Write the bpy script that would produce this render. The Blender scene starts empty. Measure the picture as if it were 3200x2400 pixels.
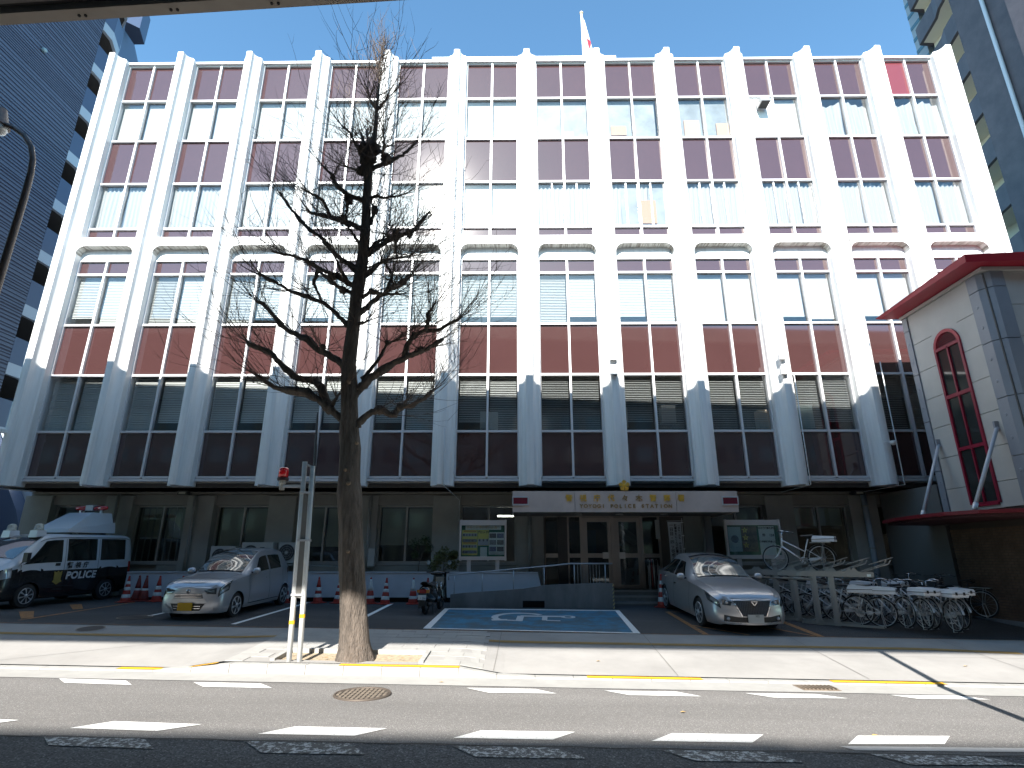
import bpy, bmesh, math, random
from math import sin, cos, pi, radians, sqrt, atan2
from mathutils import Vector, Matrix
random.seed(7)
scene = bpy.context.scene
COL = scene.collection

# ---------------------------------------------------------------- camera
cam_d = bpy.data.cameras.new("camera")
cam = bpy.data.objects.new("camera", cam_d)
COL.objects.link(cam)
cam_d.sensor_fit = 'HORIZONTAL'
cam_d.sensor_width = 36.0
cam_d.lens = 1745.0 / 3200.0 * 36.0
cam_d.clip_end = 2000
_p, _y, _r = 0.301372331, 0.0117795, 0.00085667
_fwd0 = Vector((-sin(_y), cos(_y), 0)); _up0 = Vector((0, 0, 1)); _rt = Vector((cos(_y), sin(_y), 0))
_f = cos(_p) * _fwd0 + sin(_p) * _up0
_u = -sin(_p) * _fwd0 + cos(_p) * _up0
_R = cos(_r) * _rt + sin(_r) * _u
_U = -sin(_r) * _rt + cos(_r) * _u
cam.matrix_world = Matrix(((_R.x, _U.x, -_f.x, 0), (_R.y, _U.y, -_f.y, 0), (_R.z, _U.z, -_f.z, 1.45), (0, 0, 0, 1)))
scene.camera = cam

# ---------------------------------------------------------------- light
SUN_DIR = Vector((0.155, 1.0, -0.70)).normalized()
w = bpy.data.worlds.new("World"); scene.world = w; w.use_nodes = True
nt = w.node_tree; nt.nodes.clear()
wo = nt.nodes.new('ShaderNodeOutputWorld'); bg = nt.nodes.new('ShaderNodeBackground')
sky = nt.nodes.new('ShaderNodeTexSky'); sky.sky_type = 'NISHITA'; sky.sun_disc = False
sky.sun_elevation = math.asin(-SUN_DIR.z); sky.sun_rotation = pi + atan2(0.155, 1.0)
sky.air_density = 1.0; sky.dust_density = 0.4; sky.ozone_density = 0.5
bg.inputs['Strength'].default_value = 0.118
wb = nt.nodes.new('ShaderNodeMix'); wb.data_type = 'RGBA'; wb.blend_type = 'MULTIPLY'; wb.inputs[0].default_value = 1; wb.inputs[7].default_value = (.68, .99, 1.07, 1)   # camera white balance of the sky
nt.links.new(sky.outputs[0], wb.inputs[6]); nt.links.new(wb.outputs[2], bg.inputs[0]); nt.links.new(bg.outputs[0], wo.inputs[0])
sd = bpy.data.lights.new("sun", 'SUN'); sd.energy = 5.0; sd.angle = radians(0.5); sd.color = (1.0, 0.95, 0.88)
sun = bpy.data.objects.new("sun", sd); COL.objects.link(sun)
sun.rotation_euler = SUN_DIR.to_track_quat('-Z', 'Y').to_euler(); sun.location = (-5, -40, 60)
vs = scene.view_settings
vs.view_transform = 'Standard'; vs.look = 'None'; vs.gamma = 1; vs.use_curve_mapping = False
vs.exposure = 1.45
scene.render.engine = 'CYCLES'
scene.cycles.max_bounces = 7; scene.cycles.diffuse_bounces = 4; scene.cycles.glossy_bounces = 4
scene.cycles.transparent_max_bounces = 12; scene.cycles.transmission_bounces = 4
scene.cycles.caustics_reflective = False; scene.cycles.caustics_refractive = False

# ---------------------------------------------------------------- ground heights (the street falls gently to the right, the forecourt rises to the building)
def lerp(a, b, t):
    t = max(0, min(1, t)); return a + (b - a) * t
def zr(X): return -.42 - .014 * X
def zp(X, Y): return -.10 - .014 * X + max(.025, min(.06, .045 + .0015 * X)) * (Y - 12.6)
def hk(X):
    if X < -4.9: return lerp(.15, .04, (-4.9 - X) / .7)
    if X > -.95: return lerp(.15, .04, (X + .95) / .7)
    return .15
YK, YE = 9.95, 13.07
def zg(X, Y):
    if Y < YK: return zr(X)
    if Y < YE: return lerp(zr(X) + hk(X), zp(X, YE), (Y - YK) / (YE - YK))
    return zp(X, min(Y, 22))

# ---------------------------------------------------------------- materials
MATS = {}
def mat(name, col, rough=.6, metal=0., var=0., scale=4., bump=0., bscale=None, spec=.5, detail=4, coat=0., col2=None, stretch=None, emis=0, thresh=None, dist=.01):
    if name in MATS: return MATS[name]
    m = bpy.data.materials.new(name); m.use_nodes = True
    n = m.node_tree; b = n.nodes['Principled BSDF']
    b.inputs['Base Color'].default_value = (*col, 1); b.inputs['Roughness'].default_value = rough
    b.inputs['Metallic'].default_value = metal; b.inputs['Specular IOR Level'].default_value = spec
    if coat: b.inputs['Coat Weight'].default_value = coat; b.inputs['Coat Roughness'].default_value = .05
    if emis: b.inputs['Emission Color'].default_value = (*col, 1); b.inputs['Emission Strength'].default_value = emis
    if var or bump:
        tc = n.nodes.new('ShaderNodeTexCoord'); src = tc.outputs['Object']
        if stretch:
            mp = n.nodes.new('ShaderNodeMapping'); mp.inputs['Scale'].default_value = stretch
            n.links.new(src, mp.inputs[0]); src = mp.outputs[0]
    if var:
        t = n.nodes.new('ShaderNodeTexNoise'); t.inputs['Scale'].default_value = scale; t.inputs['Detail'].default_value = detail
        t.inputs['Roughness'].default_value = .65
        n.links.new(src, t.inputs[0])
        r = n.nodes.new('ShaderNodeValToRGB')
        a = thresh or (.3, .7)
        r.color_ramp.elements[0].position = a[0]; r.color_ramp.elements[1].position = a[1]
        c2 = col2 or tuple(c * (1 - var) for c in col)
        c1 = col if col2 else tuple(min(1, c * (1 + var)) for c in col)
        r.color_ramp.elements[0].color = (*c2, 1); r.color_ramp.elements[1].color = (*c1, 1)
        n.links.new(t.outputs[0], r.inputs[0]); n.links.new(r.outputs[0], b.inputs['Base Color'])
    if bump:
        t2 = n.nodes.new('ShaderNodeTexNoise'); t2.inputs['Scale'].default_value = bscale or scale * 4; t2.inputs['Detail'].default_value = 3
        n.links.new(src, t2.inputs[0])
        bp = n.nodes.new('ShaderNodeBump'); bp.inputs['Strength'].default_value = bump; bp.inputs['Distance'].default_value = dist
        n.links.new(t2.outputs[0], bp.inputs['Height']); n.links.new(bp.outputs[0], b.inputs['Normal'])
    MATS[name] = m; return m

def asphalt(name, base, spk=.5, wear=.15, pscale=180):
    m = bpy.data.materials.new(name); m.use_nodes = True; n = m.node_tree; b = n.nodes['Principled BSDF']
    b.inputs['Roughness'].default_value = .85; b.inputs['Specular IOR Level'].default_value = .3
    tc = n.nodes.new('ShaderNodeTexCoord')
    v = n.nodes.new('ShaderNodeTexVoronoi'); v.inputs['Scale'].default_value = pscale
    n.links.new(tc.outputs['Object'], v.inputs[0])
    big = n.nodes.new('ShaderNodeTexNoise'); big.inputs['Scale'].default_value = .7; big.inputs['Detail'].default_value = 6
    mpp = n.nodes.new('ShaderNodeMapping'); mpp.inputs['Scale'].default_value = (.22, 1.5, 1)
    n.links.new(tc.outputs['Object'], mpp.inputs[0]); n.links.new(mpp.outputs[0], big.inputs[0])
    sep = n.nodes.new('ShaderNodeSeparateColor'); n.links.new(v.outputs['Color'], sep.inputs[0])
    r = n.nodes.new('ShaderNodeValToRGB'); e = r.color_ramp.elements
    e[0].position = 0; e[0].color = (*(c * (1 - spk) for c in base), 1); e[1].position = .93; e[1].color = (*(c * (1 + spk * .6) for c in base), 1)
    x = e.new(.97); x.color = (*(min(1, c * 2.3) for c in base), 1)
    n.links.new(sep.outputs[0], r.inputs[0])
    mx = n.nodes.new('ShaderNodeMix'); mx.data_type = 'RGBA'; mx.blend_type = 'MULTIPLY'; mx.inputs[0].default_value = 1
    r2 = n.nodes.new('ShaderNodeValToRGB'); r2.color_ramp.elements[0].position = .3; r2.color_ramp.elements[1].position = .7
    r2.color_ramp.elements[0].color = (1 - wear, 1 - wear, 1 - wear, 1); r2.color_ramp.elements[1].color = (1 + wear, 1 + wear, 1 + wear, 1)
    n.links.new(big.outputs[0], r2.inputs[0]); n.links.new(r.outputs[0], mx.inputs[6]); n.links.new(r2.outputs[0], mx.inputs[7])
    n.links.new(mx.outputs[2], b.inputs['Base Color'])
    bp = n.nodes.new('ShaderNodeBump'); bp.inputs['Strength'].default_value = .6; bp.inputs['Distance'].default_value = .004
    n.links.new(v.outputs['Distance'], bp.inputs['Height']); n.links.new(bp.outputs[0], b.inputs['Normal'])
    MATS[name] = m; return m

def paint_worn(name, col, under, cover=.5, scale=18, soft=.04, rough=.7):
    m = bpy.data.materials.new(name); m.use_nodes = True; n = m.node_tree; b = n.nodes['Principled BSDF']
    b.inputs['Base Color'].default_value = (*col, 1); b.inputs['Roughness'].default_value = rough
    tc = n.nodes.new('ShaderNodeTexCoord'); t = n.nodes.new('ShaderNodeTexNoise'); t.inputs['Scale'].default_value = scale
    t.inputs['Detail'].default_value = 8; t.inputs['Roughness'].default_value = .75
    n.links.new(tc.outputs['Object'], t.inputs[0])
    r = n.nodes.new('ShaderNodeValToRGB'); r.color_ramp.elements[0].position = 1 - cover - soft; r.color_ramp.elements[1].position = 1 - cover + soft
    r.color_ramp.elements[0].color = (*under, 1); r.color_ramp.elements[1].color = (*col, 1)
    n.links.new(t.outputs[0], r.inputs[0]); n.links.new(r.outputs[0], b.inputs['Base Color'])
    MATS[name] = m; return m

def glass(name, tint=(.8, .85, .85), refl=1.0, wav=.0):
    m = bpy.data.materials.new(name); m.use_nodes = True; n = m.node_tree; n.nodes.clear()
    o = n.nodes.new('ShaderNodeOutputMaterial'); mx = n.nodes.new('ShaderNodeMixShader'); tr = n.nodes.new('ShaderNodeBsdfTransparent')
    g = n.nodes.new('ShaderNodeBsdfGlossy'); g.inputs['Roughness'].default_value = .03; f = n.nodes.new('ShaderNodeFresnel'); f.inputs[0].default_value = 1.5
    g.inputs['Color'].default_value = (refl, refl, refl, 1); tr.inputs[0].default_value = (*tint, 1)
    geo = n.nodes.new('ShaderNodeNewGeometry'); im = n.nodes.new('ShaderNodeMath'); im.operation = 'MULTIPLY_ADD'; im.inputs[1].default_value = -.8333; im.inputs[2].default_value = 1.5
    n.links.new(geo.outputs['Backfacing'], im.inputs[0]); n.links.new(im.outputs[0], f.inputs[0])
    mm = n.nodes.new('ShaderNodeMath'); mm.operation = 'MULTIPLY_ADD'; mm.inputs[1].default_value = 1.3; mm.inputs[2].default_value = .02
    n.links.new(f.outputs[0], mm.inputs[0]); n.links.new(mm.outputs[0], mx.inputs[0]); n.links.new(tr.outputs[0], mx.inputs[1]); n.links.new(g.outputs[0], mx.inputs[2])
    if wav:
        tc = n.nodes.new('ShaderNodeTexCoord'); t = n.nodes.new('ShaderNodeTexNoise'); t.inputs['Scale'].default_value = .9; t.inputs['Detail'].default_value = 1
        bp = n.nodes.new('ShaderNodeBump'); bp.inputs['Strength'].default_value = wav; bp.inputs['Distance'].default_value = .02
        n.links.new(tc.outputs['Object'], t.inputs[0]); n.links.new(t.outputs[0], bp.inputs['Height']); n.links.new(bp.outputs[0], g.inputs['Normal'])
    n.links.new(mx.outputs[0], o.inputs[0]); MATS[name] = m; return m

# ---------------------------------------------------------------- mesh builder
class MB:
    def __init__(s): s.v = []; s.f = []
    def add(s, vs, fs):
        o = len(s.v); s.v += [tuple(v) for v in vs]; s.f += [tuple(i + o for i in f) for f in fs]; return s
    def box(s, x0, y0, z0, x1, y1, z1):
        vs = [(x, y, z) for z in (z0, z1) for y in (y0, y1) for x in (x0, x1)]
        return s.add(vs, [(0, 2, 3, 1), (4, 5, 7, 6), (0, 1, 5, 4), (2, 6, 7, 3), (0, 4, 6, 2), (1, 3, 7, 5)])
    def quad(s, a, b, c, d): return s.add([a, b, c, d], [(0, 1, 2, 3)])
    def hexa(s, bot, top):
        return s.add(list(bot) + list(top), [(3, 2, 1, 0), (4, 5, 6, 7), (0, 1, 5, 4), (1, 2, 6, 5), (2, 3, 7, 6), (3, 0, 4, 7)])
    def prism(s, poly, a0, a1, axis='z'):
        # poly 2-D CCW; axis z: (x,y); axis y: (x,z); axis x: (y,z)
        k = {'z': lambda p, a: (p[0], p[1], a), 'y': lambda p, a: (p[0], a, p[1]), 'x': lambda p, a: (a, p[0], p[1])}[axis]
        n = len(poly); vs = [k(p, a0) for p in poly] + [k(p, a1) for p in poly]
        fs = [tuple(range(n - 1, -1, -1)), tuple(range(n, 2 * n))] + [(i, (i + 1) % n, n + (i + 1) % n, n + i) for i in range(n)]
        return s.add(vs, fs)
    def tube(s, pts, r, n=8, cap=True):
        pts = [Vector(p) for p in pts]; N = len(pts)
        rs = r if isinstance(r, (list, tuple)) else [r] * N
        vs = []; prev = None
        for i, p in enumerate(pts):
            t = (pts[min(i + 1, N - 1)] - pts[max(i - 1, 0)])
            t = t.normalized() if t.length > 1e-9 else Vector((0, 0, 1))
            if prev is None:
                a = Vector((0, 0, 1)) if abs(t.z) < .9 else Vector((1, 0, 0))
                prev = t.cross(a).normalized()
            prev = (prev - t * prev.dot(t)).normalized(); q = t.cross(prev)
            for k in range(n):
                an = 2 * pi * k / n; vs.append(p + (prev * cos(an) + q * sin(an)) * rs[i])
        fs = [(i * n + k, i * n + (k + 1) % n, (i + 1) * n + (k + 1) % n, (i + 1) * n + k) for i in range(N - 1) for k in range(n)]
        if cap: fs += [tuple(range(n - 1, -1, -1)), tuple((N - 1) * n + k for k in range(n))]
        return s.add(vs, fs)
    def lathe(s, prof, c=(0, 0, 0), n=20, axis='z'):
        vs = []
        for r, h in prof:
            for k in range(n):
                a = 2 * pi * k / n
                if axis == 'z': vs.append((c[0] + r * cos(a), c[1] + r * sin(a), c[2] + h))
                elif axis == 'y': vs.append((c[0] + r * cos(a), c[1] + h, c[2] + r * sin(a)))
                else: vs.append((c[0] + h, c[1] + r * cos(a), c[2] + r * sin(a)))
        N = len(prof); fs = [(i * n + k, i * n + (k + 1) % n, (i + 1) * n + (k + 1) % n, (i + 1) * n + k) for i in range(N - 1) for k in range(n)]
        fs += [tuple(range(n - 1, -1, -1)), tuple((N - 1) * n + k for k in range(n))]
        return s.add(vs, fs)
    def torus(s, c, R, r, n=28, m=8, axis='y'):
        vs = []
        for i in range(n):
            a = 2 * pi * i / n
            for j in range(m):
                b = 2 * pi * j / m; rr = R + r * cos(b); h = r * sin(b)
                if axis == 'y': vs.append((c[0] + rr * cos(a), c[1] + h, c[2] + rr * sin(a)))
                elif axis == 'z': vs.append((c[0] + rr * cos(a), c[1] + rr * sin(a), c[2] + h))
                else: vs.append((c[0] + h, c[1] + rr * cos(a), c[2] + rr * sin(a)))
        return s.add(vs, [(i * m + j, ((i + 1) % n) * m + j, ((i + 1) % n) * m + (j + 1) % m, i * m + (j + 1) % m) for i in range(n) for j in range(m)])
    def grid(s, nu, nv, fn):
        vs = [fn(i / nu, j / nv) for j in range(nv + 1) for i in range(nu + 1)]
        return s.add(vs, [(j * (nu + 1) + i, j * (nu + 1) + i + 1, (j + 1) * (nu + 1) + i + 1, (j + 1) * (nu + 1) + i) for j in range(nv) for i in range(nu)])
    def mesh(s, name, m, smooth=False, fix=True):
        me = bpy.data.meshes.new(name); me.from_pydata([tuple(v) for v in s.v], [], s.f)
        if fix:
            bm = bmesh.new(); bm.from_mesh(me)
            bmesh.ops.recalc_face_normals(bm, faces=bm.faces); bm.to_mesh(me); bm.free()
        if m is not None: me.materials.append(m)
        if smooth is True: me.polygons.foreach_set('use_smooth', [True] * len(me.polygons))
        me.update()
        if smooth == 'auto':
            me.polygons.foreach_set('use_smooth', [True] * len(me.polygons)); me.set_sharp_from_angle(angle=radians(35))
        return me

def link(name, me, parent=None, kind=None, world=True):
    o = bpy.data.objects.new(name, me); COL.objects.link(o)
    if parent is not None:
        o.parent = parent
        if world and '_mw' in parent: o.matrix_parent_inverse = Matrix.Translation(-Vector(parent['_mw']))
    if kind: o['kind'] = kind
    return o
def part(name, mb, m, parent, smooth=False, kind=None, world=True, label=None):
    o = link(name, mb.mesh(name, m, smooth), parent, kind, world)
    if label: o['label'] = label
    return o
def thing(name, label, cat, loc, group=None, world=True):
    o = bpy.data.objects.new(name, None); COL.objects.link(o); o.location = loc; o.empty_display_size = .2
    o['label'] = label; o['category'] = cat
    if group: o['group'] = group
    if world: o['_mw'] = tuple(loc)
    return o
def single(name, mb, m, label, cat, smooth=False, group=None):
    o = link(name, mb.mesh(name, m, smooth)); o['label'] = label; o['category'] = cat
    if group: o['group'] = group
    return o
def struct(name, mb, m, smooth=False):
    o = link(name, mb.mesh(name, m, smooth)); o['kind'] = 'structure'; return o
def copy_tree(src, loc, rot=None, label=None, group=None):
    r = src.copy(); COL.objects.link(r); r.location = loc
    if rot is not None: r.rotation_euler = rot
    if label: r['label'] = label
    if group: r['group'] = group
    for ch in [c for c in src.children]:
        c = ch.copy(); COL.objects.link(c); c.parent = r
        for g in [g for g in ch.children]:
            d = g.copy(); COL.objects.link(d); d.parent = c
    return r
def text_mesh(body, size, m, depth=.004, name='lettering', align='CENTER', bold=0.0, spacing=1.0):
    cu = bpy.data.curves.new(name, 'FONT'); cu.body = body; cu.size = size; cu.extrude = depth; cu.align_x = align; cu.align_y = 'CENTER'
    cu.offset = bold; cu.space_character = spacing; cu.resolution_u = 3
    ob = bpy.data.objects.new('tmp', cu); COL.objects.link(ob)
    dg = bpy.context.evaluated_depsgraph_get(); me = bpy.data.meshes.new_from_object(ob.evaluated_get(dg))
    bpy.data.objects.remove(ob); me.name = name; me.materials.clear(); me.materials.append(m)
    return me
def text(body, size, m, loc, rot, parent, depth=.004, name='lettering', bold=0., spacing=1., sx=1., align='CENTER'):
    me = text_mesh(body, size, m, depth, name, align, bold, spacing)
    T = Matrix.Translation(Vector(loc)) @ rot.to_4x4() @ Matrix.Scale(sx, 4, (1, 0, 0))
    me.transform(T); return link(name, me, parent)
FACE_Y = Matrix.Rotation(radians(90), 3, 'X')   # text upright, read from -Y

WHITE = mat('white_painted_concrete', (.77, .78, .775), .55, var=.12, scale=1.3, stretch=(5, 5, .35), col2=(.60, .61, .60), thresh=(.22, .55), detail=7, bump=.12, bscale=30)
ALU = mat('aluminium_frame', (.62, .63, .65), .35, metal=.4)
SPAN = mat('maroon_spandrel_glass', (.062, .029, .029), .05, spec=.5, var=.05, scale=.6, bump=.02, bscale=.8, dist=.02)
SPAN.node_tree.nodes['Principled BSDF'].inputs['IOR'].default_value = 2.0
SPANRED = mat('red_spandrel_glass', (.15, .035, .042), .12, spec=.7)
GLASS = glass('window_glass', (.955, .965, .965), 1.0, .04)
# ================================================================ GROUND
ASPH = asphalt('road_asphalt', (.178, .172, .166), .32, .13, 150)
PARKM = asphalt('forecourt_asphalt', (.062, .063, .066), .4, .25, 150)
CONC = mat('pavement_concrete', (.30, .292, .28), .9, var=.13, scale=.9, detail=9, bump=.25, bscale=220, dist=.003)
KERBM = mat('kerb_concrete', (.35, .345, .33), .85, var=.14, scale=5, bump=.3, bscale=60, dist=.004)
STONE = mat('slab_concrete', (.335, .33, .315), .85, var=.08, scale=3, bump=.2, bscale=80, dist=.003)
WPAINT = paint_worn('road_white_paint', (.78, .78, .76), (.25, .25, .24), .68, 40, .06)
WPAINT2 = paint_worn('dashes_slightly_worn_paint', (.78, .78, .76), (.14, .14, .135), .60, 45, .03)
WORN = paint_worn('heavily_worn_white_paint', (.6, .61, .6), (.11, .11, .108), .47, 17, .015)
YPAINT = paint_worn('kerb_yellow_paint', (.80, .42, .02), (.6, .42, .2), .72, 30, .05)
OPAINT = paint_worn('faded_orange_paint', (.38, .17, .05), (.075, .07, .065), .54, 14, .08)
DULLY = paint_worn('dull_yellow_line_paint', (.30, .19, .05), (.3, .22, .12), .6, 20, .12)
BLUEP = paint_worn('worn_blue_paint', (.03, .19, .33), (.05, .095, .125), .47, 1.7, .12)
SOIL = mat('pit_soil', (.36, .29, .2), .95, var=.35, scale=14, bump=.8, bscale=50, dist=.02)
DARK = mat('black_void', (.012, .012, .013), .7)

struct('ground', MB().quad((-900, -900, -1.6), (900, -900, -1.6), (900, 900, -1.6), (-900, 900, -1.6)), PARKM)
def sheet(xs, ys, zf, dz=0.):
    b = MB(); nx, ny = len(xs), len(ys)
    b.add([(x, y, zf(x, y) + dz) for y in ys for x in xs], [(j * nx + i, j * nx + i + 1, (j + 1) * nx + i + 1, (j + 1) * nx + i) for j in range(ny - 1) for i in range(nx - 1)])
    return b
def rng(a, b, st):
    n = max(1, int(round((b - a) / st))); return [a + (b - a) * i / n for i in range(n + 1)]
struct('road', sheet(rng(-70, 70, 5), rng(-14, 9.42, 4), lambda x, y: zr(x)), ASPH)
# older, darker lane surface on the camera side of the seam
OLD = asphalt('older_road_asphalt', (.105, .106, .108), .55, .2, 70)
struct('road_old_lane', sheet(rng(-70, 70, 5), [-14, -5, 0, 3, 6.63], lambda x, y: zr(x), .004), OLD)
jx = [-70] + rng(-9, 8, .25) + [70]
b = MB(); vs = []
for x in jx:
    y = 6.635 + .012 * sin(x * 5) + .008 * sin(x * 17); vs += [(x, y - .012, zr(x) + .009), (x, y + .012, zr(x) + .009)]
b.add(vs, [(2 * i, 2 * i + 2, 2 * i + 3, 2 * i + 1) for i in range(len(jx) - 1)])
struct('road_seam', b, DARK)
struct('gutter', MB().add(*(lambda q: (q, [(0, 1, 2, 3)]))([(-70, 9.42, zr(-70) + .006), (70, 9.42, zr(70) + .006), (70, 9.94, zr(70) + .02), (-70, 9.94, zr(-70) + .02)])), STONE)
px = [-70, -40, -20, -14] + rng(-10, -4.9, .25) + rng(-4.7, -.95, .6) + rng(-.85, .4, .1) + rng(1, 14, 1) + [20, 40, 70]
px = sorted(set(round(x, 3) for x in px + [-4.1, -1.65, -5.6, -.25]))
# pavement leaves the tree pit open
b = MB()
for (ya, yb) in ((10.13, 10.30), (10.30, 11.0), (11.0, 12.0), (12.0, 13.07)):
    for i in range(len(px) - 1):
        x0, x1 = px[i], px[i + 1]
        if ya == 10.30 and x0 >= -4.11 and x1 <= -1.64: continue
        if x0 >= -4.91 and x1 <= -.84 and False: continue
        b.quad((x0, ya, zg(x0, ya)), (x1, ya, zg(x1, ya)), (x1, yb, zg(x1, yb)), (x0, yb, zg(x0, yb)))
pav = struct('pavement', b, CONC)
struct('tree_pit_soil', sheet(rng(-4.1, -1.65, .12), rng(10.28, 11.02, .12), lambda x, y: zg(x, y), -.035 + 0), SOIL)
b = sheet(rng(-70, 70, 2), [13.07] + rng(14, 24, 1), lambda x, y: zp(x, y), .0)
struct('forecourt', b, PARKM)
# paving slabs round the tree, each its own piece
slab_meshes = {}
row = 0; y = 10.15
while y < 12.9:
    h = .30; off = 0 if row % 2 == 0 else .3
    x = -4.88 + off - .3
    while x < -.62:
        x0 = max(x + .004, -4.88); x1 = min(x + .596, -.6); y0 = y + .004; y1 = min(y + h - .004, 13.05)
        ok = x1 - x0 > .08 and not (y1 > 10.31 and y0 < 10.99 and x1 > -4.1 and x0 < -1.65)
        if ok:
            d = .010 + random.uniform(-.0018, .0018)
            f = lambda X, Y: (X, Y, zg(X, Y) + d)
            g = lambda X, Y: (X, Y, zg(X, Y) - .01)
            q = [(x0, y0), (x1, y0), (x1, y1), (x0, y1)]
            part('paving_slab', MB().hexa([g(*p) for p in q], [f(*p) for p in q]), STONE, pav)
        x += .6
    y += h; row += 1
# pit edging
for (x0, y0, x1, y1) in ((-4.16, 10.22, -4.08, 11.05), (-1.67, 10.22, -1.59, 11.05), (-4.08, 10.98, -1.67, 11.06)):
    q = [(x0, y0), (x1, y0), (x1, y1), (x0, y1)]
    part('pit_edging', MB().hexa([(X, Y, zg(X, Y) - .08) for X, Y in q], [(X, Y, zg(X, Y) + .035) for X, Y in q]), KERBM, pav)
# kerb: one object per stone
kerb = MB().quad((-70, 9.93, zr(-70) - .02), (70, 9.93, zr(70) - .02), (70, 10.15, zr(70) - .02), (-70, 10.15, zr(-70) - .02))
kerb = struct('kerb', kerb, KERBM)
kx = [-14 + .62 * i for i in range(46)]
for i in range(len(kx) - 1):
    x0, x1 = kx[i] + .004, kx[i + 1] - .004
    h0, h1 = hk(x0), hk(x1)
    yb = 10.13
    bt = [(x0, 9.945, zr(x0) - .02), (x1, 9.945, zr(x1) - .02), (x1, yb, zr(x1) - .02), (x0, yb, zr(x0) - .02)]
    tp = [(x0, 9.965, zr(x0) + h0), (x1, 9.965, zr(x1) + h1), (x1, yb, zr(x1) + h1 + .003), (x0, yb, zr(x0) + h0 + .003)]
    part('kerb_stone', MB().hexa(bt, tp), KERBM, kerb)
for sx0, sx1 in ((-70, -14), (kx[-1], 70)):
    part('kerb_run', MB().hexa([(sx0, 9.945, zr(sx0) - .02), (sx1, 9.945, zr(sx1) - .02), (sx1, 10.13, zr(sx1) - .02), (sx0, 10.13, zr(sx0) - .02)],
        [(sx0, 9.965, zr(sx0) + .04), (sx1, 9.965, zr(sx1) + .04), (sx1, 10.13, zr(sx1) + .04), (sx0, 10.13, zr(sx0) + .04)]), KERBM, kerb)
for x0, x1, ya, yb in ((-9.6, -8.62, 9.97, 10.12), (-6.56, -5.6, 9.97, 10.12), (-5.6, -4.95, 10.02, 10.125), (-2.93, -.97, 9.97, 10.12), (1.1, 2.95, 9.97, 10.12), (5.02, 6.82, 9.97, 10.12), (8.9, 10.4, 9.97, 10.12)):
    xs = rng(x0, x1, .12)
    part('yellow_kerb_strip', sheet(xs, [ya, yb], lambda x, y: zr(x) + hk(x), .008), YPAINT, kerb)
# painted markings
def marking(name, polys, m, zf, dz=.008):
    b = MB()
    for P in polys:
        b.add([(x, y, zf(x, y) + dz) for x, y in P], [tuple(range(len(P)))])
    return struct(name, b, m)
rz = lambda x, y: zr(x)
near = [[(-7.01, 9.38), (-5.94, 9.32), (-5.67, 9.05), (-6.71, 9.1)], [(-4.9, 9.3), (-3.88, 9.3), (-3.59, 9.02), (-4.6, 9.02)], [(-.79, 9.27), (.24, 9.28), (.54, 9.02), (-.44, 8.99)],
        [(1.27, 9.27), (2.33, 9.28), (2.62, 9.01), (1.58, 9.01)], [(3.34, 9.27), (4.38, 9.3), (4.73, 9.06), (3.65, 9.03)], [(5.5, 9.34), (6.53, 9.38), (6.82, 9.16), (5.77, 9.12)], [(7.65, 9.36), (8.68, 9.38), (8.98, 9.14), (7.92, 9.1)], [(-9.15, 9.4), (-8.1, 9.36), (-7.8, 9.1), (-8.85, 9.12)]]
far = [[(-7.05, 6.93), (-6.74, 7.24), (-5.73, 7.19), (-6.05, 6.9)], [(-4.94, 6.93), (-4.65, 7.22), (-3.61, 7.17), (-3.95, 6.89)], [(-2.83, 6.86), (-2.53, 7.16), (-1.49, 7.16), (-1.78, 6.86)],
       [(-.71, 6.86), (-.43, 7.15), (.63, 7.17), (.36, 6.87)], [(1.42, 6.89), (1.72, 7.19), (2.75, 7.21), (2.51, 6.91)], [(3.53, 6.92), (3.82, 7.24), (4.89, 7.3), (4.61, 6.99)], [(5.7, 6.97), (5.98, 7.27), (7.0, 7.3), (6.75, 7.0)]]
wn = [[(-4.96, 6.6), (-3.9, 6.6), (-3.61, 6.3), (-4.7, 6.34)], [(-2.84, 6.59), (-1.74, 6.58), (-1.5, 6.26), (-2.52, 6.25)], [(-.69, 6.58), (.37, 6.58), (.66, 6.28), (-.42, 6.26)],
      [(1.46, 6.58), (2.48, 6.59), (2.78, 6.3), (1.7, 6.28)], [(3.57, 6.6), (4.69, 6.59), (4.95, 6.35), (3.8, 6.3)], [(-7.1, 6.62), (-6.0, 6.62), (-5.75, 6.32), (-6.8, 6.34)]]
marking('near_lane_dashes', near, WPAINT, rz); marking('far_lane_dashes', far, WPAINT2, rz); marking('worn_lane_dashes', wn, WORN, rz, .013)
marking('solid_lane_line', [[(3.4, 6.85), (12, 7.1), (12, 6.97), (3.5, 6.72)]], mat('grey_line_paint', (.42, .42, .42), .8, var=.12, scale=14), rz)
pk = lambda x, y: zp(x, y)
def bar(x0, y0, x1, y1, wd):
    d = Vector((x1 - x0, y1 - y0)); nrm = Vector((-d.y, d.x)).normalized() * wd / 2
    return [(x0 - nrm.x, y0 - nrm.y), (x1 - nrm.x, y1 - nrm.y), (x1 + nrm.x, y1 + nrm.y), (x0 + nrm.x, y0 + nrm.y)]
marking('parking_bay_lines', [bar(-8.97, 14.5, -8.9, 17.7, .10), bar(-6.38, 13.42, -6.25, 17.7, .12), bar(-3.8, 14.6, -3.74, 17.6, .12), bar(-3.86, 13.5, -3.8, 14.6, .12)], WPAINT, pk)
b = MB(); b.grid(12, 10, lambda u, v: (lambda x, y: (x, y, zp(x, y) + .008))((-1.94 + .02 * v) * (1 - u) + (2.47 + .16 * v) * u, (13.31 + 3.09 * v) * (1 - u) + (13.16 + 3.27 * v) * u)); struct('blue_parking_bay', b, BLUEP)
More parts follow.
